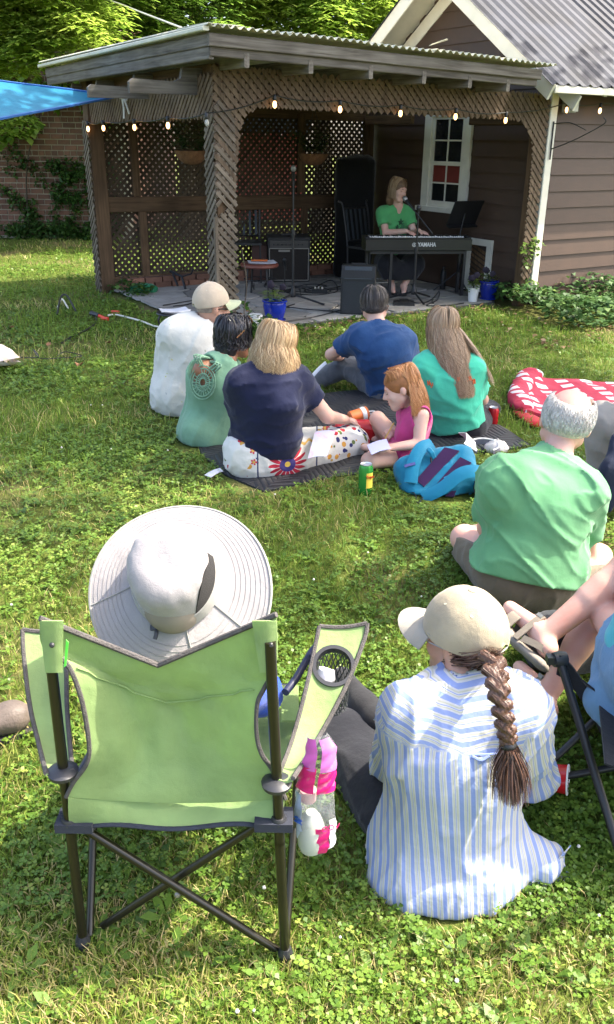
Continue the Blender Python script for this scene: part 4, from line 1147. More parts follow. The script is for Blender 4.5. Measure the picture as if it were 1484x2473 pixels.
def hair_strands(name, H, mat, parent, n, length, phi=(-130, 130), segs=12, rad=1.06, wave=.006, wfreq=3.0, push=.02, width=.0045, part=.012, end_jit=.02, gather=None, seed=1, th0=8, th1=100, down=(0, 0, -1), lift=0.0):
    """strands laid over the skull from the parting, then falling; phi 0 is the back of the head, length may depend on phi (degrees)"""
    R = np.random.default_rng(seed); ph = np.radians(R.uniform(phi[0], phi[1], n)); m1 = segs // 2; P = np.zeros((n, segs, 3)); dn = np.array(down, float); dn /= np.linalg.norm(dn)
    Lf = np.array([length(math.degrees(p)) if callable(length) else length for p in ph]) * R.uniform(.86, 1.04, n); lay = rad + R.uniform(-.02, .075, n) + lift
    wp = R.uniform(0, 6.28, n); wamp = wave * R.uniform(.5, 1.4, n); sx = np.sign(np.sin(ph)); th_e = np.radians(th1 + R.uniform(-6, 6, n)); M = np.array(H.M)
    r0 = np.radians(th0 + R.uniform(0, 14, n)); yroot = R.uniform(-.05, .055, n)
    for i in range(segs):
        if i < m1:
            t = i / (m1 - 1); th = r0 + (th_e - r0) * t
            x = .078 * lay * np.sin(ph) * np.sin(th); y = -.012 - .098 * lay * np.cos(ph) * np.sin(th) + yroot * (1 - t) ** 2; z = .030 + .086 * lay * np.cos(th)
            x += sx * part * (1 - t); loc = np.stack([x, y, z], -1) * H.s; P[:, i] = np.array(H.c) + loc @ M.T; last = P[:, i].copy()
        else:
            t = (i - m1 + 1) / (segs - m1); od = np.stack([np.sin(ph), -np.cos(ph), np.zeros(n)], -1) @ M.T
            dist = (Lf * t)[:, None]; P[:, i] = last + dn * dist + od * (push * math.sin(min(1, t * 1.2) * 1.57)) + od * (wamp * np.sin(wp + wfreq * t * 4))[:, None]
            tn = np.cross(od, dn); P[:, i] += tn * (wamp * 1.4 * np.sin(wp * 1.7 + wfreq * t * 5))[:, None] + R.normal(size=(n, 1)) * tn * end_jit * t
            if gather is not None: P[:, i] += (np.array(gather) - P[:, i]) * (.0 + .55 * t * t)
    side = np.stack([np.cos(ph), np.sin(ph) * 0, np.sin(ph)], -1)
    od = np.stack([np.sin(ph), -np.cos(ph), np.full(n, .2)], -1) @ M.T + R.normal(size=(n, 3)) * .35
    return ribbons(name, P, width * R.uniform(.6, 1.3, n), mat, parent, side=od[:, None, :].astype(np.float32), rnd=np.clip(R.normal(.5, .22, n), 0, 1))
def hair_base(name, H, mat, parent, face=.045, grow=.010, low=-.05, extra=(), h=.008):
    """solid under-layer of hair: skull shell open at the face"""
    cr = d_ell((0, -.014, .032), (.076 + grow, .096 + grow, .085 + grow)); fc = d_ell((0, .075, -.045), (.062, face + .02, .085))
    def f(P):
        q = H.loc(P); d = smax(cr(q), low - q[:, 2], .02); d = smax(d, -fc(q), .012) * H.s
        for e in extra: d = smin(d, e(P), .02)
        return d
    lo, hi = bounds([H.c], .2 * H.s)
    if extra: lo = lo - np.array([.15, .15, .35]); hi = hi + .1
    return solid(name, f, lo, hi, h, mat, parent)
def baseball_cap(parent, H, mat, brim_mat, tilt=0.0, brim_az=0.0, size=1.0):
    """six panel dome, stitched seams, button, curved peak and strap arch; brim_az turns the peak (0 = face)"""
    c = H.w(0, -.008, .030); R = Matrix.Rotation(tilt, 3, H.r) @ Matrix.Rotation(brim_az, 3, H.u) @ H.M; s = H.s * size; rx, ry, rz = .086 * s, .103 * s, .108 * s
    def dome(az, th, k=1.0): return c + R @ Vector((rx * k * math.sin(az) * math.sin(th), ry * k * math.cos(az) * math.sin(th), rz * k * math.cos(th) * (1.0 if math.cos(th) > 0 else .6)))
    rows = []
    for i in range(13):
        th = .02 + (math.pi / 2 + .16) * i / 12; row = []
        for j in range(49):
            az = 2 * math.pi * j / 48; seam = 1 - .018 * (abs(math.cos(3 * az)) ** 14) * min(1, i / 3); back = abs(abs((az % (2 * math.pi)) - math.pi)) < .34 and i > 10
            row.append(dome(az, th - (.30 * (1 - (abs((az % (2 * math.pi)) - math.pi) / .34) ** 2) if back else 0), seam))
        rows.append(row)
    MB().grid(rows, .004).build('crown', mat, parent, smooth=60)
    for k in range(6): MB().tube([dome(math.pi / 6 + k * math.pi / 3, .05 + 1.62 * i / 10, 1.003) for i in range(11)], .0030 * s, 4).build('seam', brim_mat, parent)
    MB().tube([dome(2 * math.pi * j / 48, math.pi / 2 + .02, 1.004) for j in range(49)], .0026 * s, 4, False).build('hem', brim_mat, parent)
    MB().lathe([(.012 * s, -.003), (.011 * s, .004 * s), (.006 * s, .007 * s)], c + R @ Vector((0, 0, rz)), 10, R).build('button', mat, parent, smooth=True)
    rows = []
    for i in range(7):
        t = i / 6; row = []
        for j in range(17):
            az = lerp(-1.05, 1.05, j / 16); e = math.cos(az * 1.25); base = Vector((rx * math.sin(az) * 1.0, ry * math.cos(az) * 1.0, -.012 * s)); L = .074 * s * max(0, math.cos(az * 1.42)) ** .55
            p = base + Vector((math.sin(az) * .35, math.cos(az * .4), 0)).normalized() * L * t + Vector((0, 0, -.030 * s * (math.sin(az) ** 2) * t - .016 * s * t)); row.append(c + R @ p)
        rows.append(row)
    MB().grid(rows, .005).build('peak', brim_mat, parent, smooth=60)
    m = MB()
    for k in range(6):
        p = dome(k * math.pi / 3, .75, 1.01); m.lathe([(.0045 * s, -.001), (.0045 * s, .001)], p, 8, frame_from(p - c))
    m.build('eyelets', MATS.get('eyelet') or mat_plain('eyelet', (.45, .42, .30), .6), parent)
SK_PALE = mat_skin('skin_fair', (.60, .40, .32)); SK_PINK = mat_skin('skin_rosy', (.60, .36, .29)); SK_BROWN = mat_skin('skin_brown', (.26, .13, .075)); SK_TAN = mat_skin('skin_tanned', (.48, .28, .20))
def face_bits(p, H, lipc=(.42, .12, .11), browc=(.16, .09, .05), closed=True):
    m = MB()
    for sx in (-1, 1): m.tube([H.w(sx * .045, .083, .017), H.w(sx * .032, .0925, .022), H.w(sx * .016, .093, .019)], [.002 * H.s, .003 * H.s, .0025 * H.s], 5)
    m.build('eyebrows', mat_plain('brow_hair', browc, .8), p)
    m = MB()
    for sx in (-1, 1): m.tube([H.w(sx * .044, .0835, -.002), H.w(sx * .031, .0905, -.0065), H.w(sx * .019, .0865, -.003)], .0016 * H.s, 5)
    m.build('eyelashes', mat_plain('lash_dark', (.05, .03, .02), .8), p)
    MB().tube([H.w(-.019, .090, -.060), H.w(-.008, .0965, -.0575), H.w(0, .0965, -.059), H.w(.008, .0965, -.0575), H.w(.019, .090, -.060)], [.001, .0032, .003, .0032, .001], 6).tube([H.w(-.017, .089, -.068), H.w(0, .0955, -.0735), H.w(.017, .089, -.068)], [.001, .0042, .001], 6).build('lips', mat_plain('lip_colour', lipc, .45), p, smooth=True)
def glasses(parent, H, y=.102, z=.004, mat=None, name='glasses', lens=None):
    m = MB()
    for sx in (-1, 1):
        m.tube([H.w(sx * (.032 + .022 * math.cos(t)), y, z + .017 * math.sin(t)) for t in np.linspace(0, 2 * math.pi, 13)], .0016, 4, False); m.tube([H.w(sx * .054, y, z + .004), H.w(sx * .083, y - .05, z + .004), H.w(sx * .083, -.01, z)], .002, 4)
    m.tube([H.w(-.01, y, z + .004), H.w(.01, y, z + .004)], .0016, 4)
    return m.build(name, mat or M_BLACK, parent)
# ---------------------------------------------------------------- people
def person(label, loc): return thing('person', label, 'person', Vector((loc[0], loc[1], ground_z(loc[1]))))
def shirt_sdf(B, g=.014, sleeve=.5, amp=.005, sc=11, seed=0., low=None, arms='LR', k=.035, dirn=None, neck=.8):
    fs = B.torso(g)
    for S_ in arms: fs += B.arm(S_, g + .006, sleeve)
    f = U(fs, k + .015)
    f = wrinkle(f, amp, sc, seed, dirn)
    j = B.J
    f = neckhole(f, B)
    if low is not None: f = cut(f, low, -B.up)
    return f
def pants_sdf(B, g=.016, t=2.0, amp=.005, sc=10, seed=5., top=None, gk=None, legs='LR'):
    fs = [d_ecap(B.J['pel'] - B.side * .05 * B.k, B.J['pel'] + B.side * .05 * B.k, .118 * B.k * B.w + g, .118 * B.k * B.w + g, B.tf, .82)]
    for S_ in legs: fs += B.leg(S_, g, t, True, gk)
    f = wrinkle(U(fs, .03), amp, sc, seed)
    f = above_ground(f)
    if top is not None: f = cut(f, top, B.up)
    return f
def above_ground(f, z=.004):
    return lambda P: np.maximum(f(P), (ground_z(P[:, 1]) + z).astype(np.float32) - P[:, 2])
def clip_floor(f): return above_ground(f, .006)

def neckhole(f, B, r=.060, low=.0):
    c = d_cap(B.J['neck'] - B.up * low, B.H.w(0, -.02, -.02), r * B.k, r * B.k)
    return lambda P: smax(f(P), -c(P), .006)

# ===== woman with blond hair, navy top, embroidered white trousers
p = person('woman with shoulder length blond hair in navy top and white embroidered trousers', gz(640, 1165))
H = Head(at(668, 838, 4.33), (.70, .72, -.28), (.1, 0, 1), .235)
B = Body(dict(pel=at(640, 1098, 4.32), chest=at(645, 965, 4.27), neck=at(660, 888, 4.30), shL=at(582, 922, 4.22), shR=at(722, 924, 4.34), elR=at(792, 1006, 4.40), wrR=at(835, 1014, 4.62), elL=at(575, 1010, 4.46), wrL=at(625, 1060, 4.68),
              knR=at(845, 1072, 4.62), anR=at(800, 1085, 4.86), knL=at(655, 1048, 4.82), anL=at(745, 1075, 4.72), toR=at(760, 1085, 4.9), toL=at(790, 1085, 4.66)), (.30, .95, 0), H, 1.0, 1.14)
hR = d_hand(B.J['wrR'], at(862, 1016, 4.72) - B.J['wrR'], (0, -.2, 1), 1, .95, (.5, .7)); hL = d_hand(B.J['wrL'], (.6, .7, -.1), (0, 0, 1), -1, .95)
solid('body', clip_floor(B.skin(hR + hL)), *B.box(), .0095, SK_PALE, p)
M = mat_cloth('navy_jersey', (.006, .009, .034), .15, .8, .3)
f = wrinkle(U(B.torso(.018) + [d_ecap(B.J['chest'] - B.up * .02, B.J['pel'] + B.up * .06, .178, .172, B.tf, .82)] + B.arm('L', .022, .55) + B.arm('R', .022, .55), .05), .013, 10, 0, B.side + B.up * .3, 4.5)
f = neckhole(cut(f, B.J['pel'] + B.up * .035, -B.up), B)
solid('top', f, *B.box(), .009, M, p)
def mat_embroidered(c, cw=(.60, .58, .53)):
    """white cotton with red, ochre and navy embroidered flowers; big flower medallion, borders and scattered motifs in the trouser's own x/z"""
    m, nt, b, out = nmat('embroidered_cotton'); L = nt.links; tc = nt.nodes.new('ShaderNodeTexCoord'); sp = nt.nodes.new('ShaderNodeSeparateXYZ'); L.new(tc.outputs['Object'], sp.inputs[0])
    def mth(op, a, bb=None, cl=False):
        n = nt.nodes.new('ShaderNodeMath'); n.operation = op; n.use_clamp = cl
        for i, v in enumerate((a, bb)):
            if v is None: continue
            if isinstance(v, (int, float)): n.inputs[i].default_value = v
            else: L.new(v, n.inputs[i])
        return n.outputs[0]
    X, Y, Z = sp.outputs; col = None
    def flower(cx, cz, R, n, colr, cin, base):
        dx, dz = mth('SUBTRACT', X, cx), mth('SUBTRACT', Z, cz); r = mth('SQRT', mth('ADD', mth('MULTIPLY', dx, dx), mth('MULTIPLY', dz, dz))); a = mth('ARCTAN2', dz, dx)
        e = mth('MULTIPLY', mth('ADD', mth('MULTIPLY', mth('ABSOLUTE', mth('COSINE', mth('MULTIPLY', a, n / 2))), .5), .5), R)
        k = mth('LESS_THAN', r, e); gapm = mth('GREATER_THAN', mth('ABSOLUTE', mth('COSINE', mth('MULTIPLY', a, n / 2))), .25); k = mth('MULTIPLY', k, gapm)
        c1 = mix(nt, base, colr, k); ring = mth('LESS_THAN', r, R * .42); c2 = mix(nt, c1, cin, ring); return mix(nt, c2, (.65, .42, .08), mth('LESS_THAN', r, R * .15))
    # scattered small motifs
    vo = nt.nodes.new('ShaderNodeTexVoronoi'); vo.inputs['Scale'].default_value = 26; L.new(tc.outputs['Object'], vo.inputs['Vector'])
    hue = nt.nodes.new('ShaderNodeSeparateColor'); L.new(vo.outputs['Color'], hue.inputs[0])
    rp = ramp(nt, [(0, (.42, .03, .045)), (.34, (.55, .28, .06)), (.55, (.03, .035, .12)), (.78, (.12, .16, .05)), (.9, (.5, .3, .08))]); rp.color_ramp.interpolation = 'CONSTANT'; L.new(hue.outputs[0], rp.inputs[0])
    # zones: borders at the right thigh and hem are dense, seat panel frame medium, rest plain
    zone = noise(nt, tc.outputs['Object'], 5.5, 1); dense = mth('GREATER_THAN', mth('ADD', zone.outputs[0], mth('MULTIPLY', mth('GREATER_THAN', X, .10), .16)), .52)
    dot = mth('MULTIPLY', mth('LESS_THAN', vo.outputs['Distance'], .40), dense)
    col = mix(nt, cw, rp.outputs[0], dot)
    fx, fz = c
    for sx in (-1, 1):      # border lines of the seat panel
        ln = mth('MULTIPLY', mth('LESS_THAN', mth('ABSOLUTE', mth('SUBTRACT', X, fx + sx * .155)), .004), mth('LESS_THAN', Z, fz + .115)); col = mix(nt, col, (.05, .06, .12), ln)
    ln = mth('MULTIPLY', mth('LESS_THAN', mth('ABSOLUTE', mth('SUBTRACT', Z, fz + .115)), .004), mth('LESS_THAN', mth('ABSOLUTE', mth('SUBTRACT', X, fx)), .155)); col = mix(nt, col, (.05, .06, .12), ln)
    inside = mth('MULTIPLY', mth('LESS_THAN', mth('ABSOLUTE', mth('SUBTRACT', X, fx)), .15), mth('LESS_THAN', mth('ABSOLUTE', mth('SUBTRACT', Z, fz)), .11)); col = mix(nt, col, cw, inside)
    sc = mth('LESS_THAN', mth('ABSOLUTE', mth('SUBTRACT', mth('SUBTRACT', Z, fz + .085), mth('MULTIPLY', mth('SINE', mth('MULTIPLY', X, 140)), .006))), .006); col = mix(nt, col, (.60, .38, .10), mth('MULTIPLY', sc, inside))
    col = flower(fx, fz, .10, 16, (.45, .03, .05), (.06, .045, .16), col)
    for dx, dz in ((-.135, .135), (-.06, .135), (.03, .14), (.11, .13), (-.175, .03), (.175, .04), (-.18, .09), (.2, .1)): col = flower(fx + dx, fz + dz, .018, 5, (.5, .04, .06), (.6, .35, .08), col)
    L.new(col, b.inputs['Base Color']); b.inputs['Roughness'].default_value = .85; b.inputs['Specular IOR Level'].default_value = .2
    bump(nt, b, noise(nt, tc.outputs['Object'], 16, 3).outputs[0], .35, .02); return m
f = pants_sdf(B, .040, 1.9, .011, 11, 2., B.J['pel'] + B.up * .11, .045); M = mat_embroidered((-.055, -.03))
o = solid('trousers', f, *B.box(.26), .009, M, p)
HB = mat_strand('blond_hair', [(0, (.16, .095, .045)), (.45, (.36, .235, .12)), (.8, (.55, .40, .23)), (1, (.68, .54, .36))], .42); hb = mat_plain('blond_hair_under', (.22, .135, .065), .6, .3, 30)
hair = hair_base('hair', H, hb, p, extra=[d_ecap(H.w(0, -.055, -.02), H.w(0, -.07, -.10), .085, .095, H.f, .62)])
hair_strands('hair_strands', H, HB, hair, 2600, .15, (-165, 150), 14, 1.09, .005, 1.6, .034, .0034, seed=3, end_jit=.012)

# ===== woman with black bob, sage green sleeveless dress
p = person('woman with black bob in sage green sleeveless dress with crochet back', gz(500, 1090))
H = Head(at(566, 815, 4.90), (.72, .69, -.05), (0.05, 0, 1), .235)
B = Body(dict(pel=at(505, 1040, 4.85), chest=at(518, 930, 4.80), neck=at(545, 868, 4.84), shL=at(488, 893, 4.74), shR=at(566, 903, 4.98), elR=at(590, 975, 5.06), wrR=at(600, 1010, 5.22), elL=at(480, 950, 5.05), wrL=at(540, 990, 5.3),
              knR=at(610, 1010, 5.32), anR=at(560, 1010, 5.5), knL=at(500, 985, 5.4), anL=at(570, 1005, 5.45), toR=at(530, 1005, 5.6), toL=at(610, 1000, 5.5)), (.42, .9, 0), H, .97, 1.0)
solid('body', clip_floor(B.skin(d_hand(B.J['wrR'], (.4, .8, -.1), (0, 0, 1), 1, .9))), *B.box(), .010, SK_BROWN, p)
M = mat_cloth('sage_green_gauze', (.155, .300, .195), .10, .85, .35)
fs = B.torso(.016) + [d_ecap(B.J['pel'] + B.up * .10, B.J['pel'] - B.up * .04, .150, .195, B.tf, .85)] + B.leg('L', .035, .9) + B.leg('R', .035, .9)
f = wrinkle(U(fs, .05), .009, 13, 4., B.up, 5.0)
f = neckhole(f, B, .082, .035)
for S_, sg in (('L', -1), ('R', 1)):                                  # armholes
    c = V(B.J['sh' + S_] + B.side * sg * .020 + B.up * .005); f = (lambda g, c: (lambda P: smax(g(P), .096 - np.linalg.norm(P - c, axis=1), .01)))(f, c)
dress = solid('dress', clip_floor(f), *B.box(.25), .009, M, p)
# crochet medallion and straps on the back
M_CRO = mat_plain('sage_crochet', (.18, .33, .22), .9, .2, 60, bmp=.6, bscale=220)
ce = B.J['chest'] + B.up * .040 - B.tf * .106 - B.side * .030; m = MB(); R = frame_from(-B.tf - B.side * .25 + B.up * .12, B.up)
for rad, th in ((.020, .003), (.043, .004), (.068, .0045), (.082, .004)): m.tube([ce + R @ Vector((rad * math.cos(t), rad * 1.18 * math.sin(t), 0)) for t in np.linspace(0, 2 * math.pi, 25)], th, 5, False)
for k in range(22):
    a = k * 2 * math.pi / 22; m.tube([ce + R @ Vector((r * math.cos(a), r * 1.18 * math.sin(a), 0)) for r in (.022, .066)], .003, 4)
for sx in (-1, 1):
    for q in range(3): m.tube(spline([ce + R @ Vector((sx * (.02 + q * .02), .088, .002)), ce + R @ Vector((sx * (.05 + q * .018), .135, .0)), B.J['neck'].lerp(B.J['shR' if sx < 0 else 'shL'], .50 + q * .05) + B.up * .030 - B.tf * (.04 - q * .005)], 4), .006, 5)
m.build('crochet_panel', M_CRO, dress, smooth=True)
HBK = mat_strand('black_hair', [(0, (.006, .005, .006)), (.6, (.014, .013, .016)), (1, (.05, .05, .06))], .28); hb = mat_plain('black_hair_under', (.009, .008, .009), .4)
hair = hair_base('hair', H, hb, p, extra=[d_ecap(H.w(0, -.05, .0), H.w(0, -.06, -.075), .082, .072, H.f, .8)])
hair_strands('hair_strands', H, HBK, hair, 900, .065, (-150, 150), 11, 1.12, .004, 2, .0, .006, seed=5, end_jit=.008)
m = MB(); M_TORT = mat_plain('tortoise_frame', (.16, .07, .02), .25)
for sx in (-1, 1): m.tube([H.w(sx * .055, .062, .095), H.w(sx * .092, -.01, .055), H.w(sx * .090, -.055, .02)], .004, 5); m.tube([H.w(sx * (.03 + .026 * math.cos(t)), .075 - .012 * math.sin(t), .100 + .022 * math.sin(t)) for t in np.linspace(0, 6.28, 13)], .004, 5, False)
m.build('sunglasses', M_TORT, p, smooth=True)

# ===== man in white patterned shirt and cap
p = person('man in white print shirt and faded khaki cap seen from behind', gz(430, 1000))
H = Head(at(512, 742, 5.42), (.86, .48, -.10), (0, 0, 1), .24)
B = Body(dict(pel=at(440, 955, 5.42), chest=at(455, 850, 5.38), neck=at(490, 785, 5.42), shL=at(425, 805, 5.32), shR=at(503, 835, 5.60), elR=at(535, 905, 5.75), wrR=at(560, 930, 5.95), elL=at(440, 880, 5.65), wrL=at(500, 910, 5.9),
              knR=at(560, 905, 6.0), anR=at(520, 925, 6.15), knL=at(470, 890, 5.98), anL=at(530, 910, 6.1), toR=at(490, 915, 6.2), toL=at(570, 905, 6.2)), (.5, .86, 0), H, 1.04, 1.08)
solid('body', clip_floor(B.skin(d_hand(B.J['wrR'], (.4, .8, -.1), (0, 0, 1), 1))), *B.box(), .0105, SK_TAN, p)
def mat_print(name, base, ink, scale=22, thr=.16):
    m, nt, b, out = nmat(name); v = coords(nt); vo = nt.nodes.new('ShaderNodeTexVoronoi'); vo.inputs['Scale'].default_value = scale; nt.links.new(v, vo.inputs['Vector'])
    nz = noise(nt, v, 90, 2); ad = nt.nodes.new('ShaderNodeMath'); ad.operation = 'MULTIPLY_ADD'; nt.links.new(nz.outputs[0], ad.inputs[0]); ad.inputs[1].default_value = .35; nt.links.new(vo.outputs['Distance'], ad.inputs[2])
    lt = nt.nodes.new('ShaderNodeMath'); lt.operation = 'LESS_THAN'; nt.links.new(ad.outputs[0], lt.inputs[0]); lt.inputs[1].default_value = thr + .16
    sc = nt.nodes.new('ShaderNodeSeparateColor'); nt.links.new(vo.outputs['Color'], sc.inputs[0]); g2 = nt.nodes.new('ShaderNodeMath'); g2.operation = 'GREATER_THAN'; nt.links.new(sc.outputs[0], g2.inputs[0]); g2.inputs[1].default_value = .45
    mm = nt.nodes.new('ShaderNodeMath'); mm.operation = 'MULTIPLY'; nt.links.new(lt.outputs[0], mm.inputs[0]); nt.links.new(g2.outputs[0], mm.inputs[1])
    rp = ramp(nt, ink); nt.links.new(sc.outputs[1], rp.inputs[0]); nt.links.new(mix(nt, base, rp.outputs[0], mm.outputs[0]), b.inputs['Base Color']); b.inputs['Roughness'].default_value = .85; b.inputs['Specular IOR Level'].default_value = .2
    bump(nt, b, noise(nt, v, 13, 3).outputs[0], .4, .02); return m
M = mat_print('white_print_cotton', (.56, .55, .50), [(0, (.42, .46, .12)), (.5, (.5, .5, .22)), (.7, (.25, .27, .3)), (1, (.55, .5, .25))], 20)
fs = B.torso(.026) + [d_ecap(B.J['chest'] + B.up * .05, B.J['pel'] - B.up * .03, .185, .200, B.tf, .82), d_cap(B.J['hipL'], B.J['hipR'], .125, .125)]
f = wrinkle(U(fs + B.arm('L', .026, .75) + B.arm('R', .026, .75), .07), .012, 11, 1., B.up + B.side * .6, 4.5); f = neckhole(f, B, .064); sh = solid('shirt', clip_floor(f), *B.box(.22), .0095, M, p)
MB().tube([B.J['neck'] + B.up * .005 + (B.tf * math.cos(t) * .062 + B.side * math.sin(t) * .066) for t in np.linspace(0, 6.28, 17)], .014, 6, False).build('collar', M, sh, smooth=True)
solid('trousers', pants_sdf(B, .004, 1.9, .004), *B.box(), .011, mat_cloth('dark_olive_cotton', (.06, .055, .04)), p)
HG = mat_strand('grey_brown_hair', [(0, (.13, .11, .10)), (1, (.42, .38, .34))], .6)
hair = hair_base('hair', H, mat_plain('short_grey_hair', (.24, .20, .17), .8, .3, 60), p, grow=.003, low=-.045, h=.008)
solid('beard', (lambda q: (lambda P: np.maximum(d_ell((0, .034, -.062), (.060, .060, .062))(H.loc(P)), H.loc(P)[:, 2] + .045) * H.s))(0), *bounds([H.c], .15), .008, mat_plain('grey_stubble', (.42, .36, .32), .9, .2, 50), p)
cap_ = thing('baseball_cap', 'faded khaki cap with pale green peak on man in white print shirt', 'cap', H.w(0, 0, .03))
baseball_cap(cap_, H, mat_cloth('faded_khaki_twill', (.44, .36, .27), .12), mat_cloth('pale_green_twill', (.34, .37, .24), .1), tilt=.22, size=1.06)
m = MB(); 
for sx in (-1, 1): m.tube([H.w(sx * .07, .085, .0), H.w(sx * .084, .03, .004), H.w(sx * .082, -.015, .0)], .004, 5)
m.tube([H.w(-.07, .085, .0), H.w(0, .108, .004), H.w(.07, .085, .0)], .005, 5); m.build('sunglasses', M_BLACK, p, smooth=True)

# ===== man in blue shirt with drawn-up knee
p = person('man in blue polo shirt and grey jeans sitting with one knee drawn up', gz(945, 975))
H = Head(at(905, 738, 5.85), (.12, .99, -.05), (-.06, 0, 1), .245)
B = Body(dict(pel=at(955, 935, 5.78), chest=at(932, 855, 5.72), neck=at(912, 790, 5.78), shL=at(868, 815, 5.72), shR=at(975, 822, 5.80), elL=at(800, 856, 5.90), wrL=at(838, 866, 6.10), elR=at(1000, 895, 5.95), wrR=at(960, 920, 6.25),
              knL=at(836, 884, 6.05), anL=at(752, 930, 6.02), toL=at(712, 928, 6.10), knR=at(900, 868, 6.42), anR=at(830, 915, 6.55), toR=at(800, 918, 6.6)), (-.22, .97, .05), H, 1.05, 1.02)
hL = d_hand(B.J['wrL'], (.6, .6, -.2), (0, 0, 1), -1); solid('body', clip_floor(B.skin(hL)), *B.box(), .0105, SK_PALE, p)
solid('shirt', clip_floor(cut(shirt_sdf(B, .022, .62, .013, 10, 7., None, dirn=B.side + B.up * .6), B.J['pel'] - B.up * .01, -B.up)), *B.box(.22), .009, mat_cloth('blue_pique', (.012, .050, .145), .12), p)
solid('jeans', pants_sdf(B, .018, 1.95, .012, 10, 3.), *B.box(.22), .0095, mat_cloth('washed_grey_denim', (.105, .115, .135), .22, .85, .4), p)
for S_ in 'LR':
    if S_ == 'L': solid('shoe', clip_floor(U(B.foot(S_, .012), .03)), *bounds([B.J['an' + S_], B.J['to' + S_]], .1), .010, mat_plain('dark_shoe', (.03, .035, .05), .6), p)
HD = mat_strand('dark_brown_hair', [(0, (.018, .014, .012)), (.7, (.05, .04, .034)), (1, (.13, .11, .10))], .45)
hair = hair_base('hair', H, mat_plain('dark_hair_under', (.025, .02, .017), .6, .3, 60), p, grow=.008, low=-.062, h=.008)
hair_strands('hair_strands', H, HD, hair, 800, .012, (-160, 160), 10, 1.08, .003, 2, .004, .005, seed=8, th0=4, th1=112, end_jit=.004)

# ===== woman with very long hair, teal shirt
p = person('woman with very long light brown hair in turquoise shirt and black jeans', gz(1100, 1080))
H = Head(at(1068, 795, 5.00), (-.10, .99, -.08), (.03, 0, 1), .235)
B = Body(dict(pel=at(1098, 1035, 4.98), chest=at(1088, 935, 4.93), neck=at(1072, 862, 4.97), shL=at(1026, 888, 4.93), shR=at(1138, 890, 4.93), elL=at(1015, 950, 5.12), wrL=at(1030, 985, 5.35), elR=at(1165, 965, 5.15), wrR=at(1130, 990, 5.4),
              knL=at(1010, 1000, 5.45), anL=at(1090, 985, 5.55), knR=at(1180, 995, 5.45), anR=at(1110, 985, 5.6), toL=at(1130, 985, 5.5), toR=at(1070, 980, 5.62)), (-.05, 1, 0), H, .98, 1.03)
solid('body', clip_floor(B.skin(d_hand(B.J['wrL'], (.3, .8, 0), (0, 0, 1), -1, .9))), *B.box(), .011, SK_PALE, p)
M = mat_cloth('turquoise_jersey', (.05, .46, .30), .08, .85, .3)
f = wrinkle(U(B.torso(.02) + [d_ecap(B.J['chest'] - B.up * .02, B.J['pel'] + B.up * .02, .160, .160, B.tf, .84)] + B.arm('L', .024, .7) + B.arm('R', .024, .7), .05), .012, 10, 9., B.side - B.up * .3, 4.5); f = neckhole(cut(f, B.J['pel'] + B.up * .012, -B.up), B)
sh = solid('shirt', f, *B.box(.22), .009, M, p)
M_OR = mat_plain('orange_print', (.62, .13, .04), .8)
bk = lambda x, z: B.J['chest'] + B.side * x + B.up * z - B.tf * (.122 if abs(x) < .06 else .105)
text_mesh('CAT', .05, M_OR, 'lettering', sh, B.J['chest'] - B.side * .115 + B.up * .055 - B.tf * .088, B.side * .85 - B.tf * -.35, B.up, .012, bold=True) if False else None
m = MB()
for i, (x, z) in enumerate([(x, .052 + .012 * math.cos(i * 2.1)) for i, x in enumerate(np.linspace(.035, .125, 5))] + [(-.135, .030), (-.120, .020)]):
    R = frame_from(-B.tf + B.side * x * 2.2, B.up); c = B.J['chest'] + B.side * x + B.up * (z + .02) - B.tf * (.125 - .9 * x * x * 2)
    for dx, w_, h_ in ((-.006, .0022, .014), (.005, .0022, .014), (0, .006, .0025)): m.box(c + R @ Vector((dx, .002 * i % .004, 0)), (w_, h_, .012), R)
m.build('print', M_OR, sh)
solid('jeans', pants_sdf(B, .020, 1.95, .006, 12, 3.), *B.box(.22), .011, mat_cloth('black_denim', (.012, .013, .017), .2), p)
HL = mat_strand('light_brown_hair', [(0, (.15, .092, .052)), (.45, (.29, .19, .112)), (.8, (.43, .30, .19)), (1, (.56, .43, .30))], .4)
hb = mat_plain('light_brown_under', (.15, .095, .055), .6, .3, 40)
bd = -(B.up * 1.0) - B.tf * .10
hair = hair_base('hair', H, hb, p, extra=[d_ecap(H.w(0, -.055, -.02), H.w(.01, -.085, -.16), .080, .075, H.f, .55)])
hair_strands('hair_strands', H, HL, hair, 3000, lambda a: .37 if abs(a) < 70 else .31, (-150, 150), 18, 1.08, .0045, 1.5, .055, .0034, seed=9, end_jit=.030, down=tuple(bd + B.side * .08), gather=B.J['chest'] - B.up * .04 - B.tf * .155 + B.side * .06)
hair_strands('hair_strands', H, HL, hair, 420, .36, (55, 120), 18, 1.10, .005, 1.6, .05, .0034, seed=19, end_jit=.012, down=tuple(bd + B.side * .34))

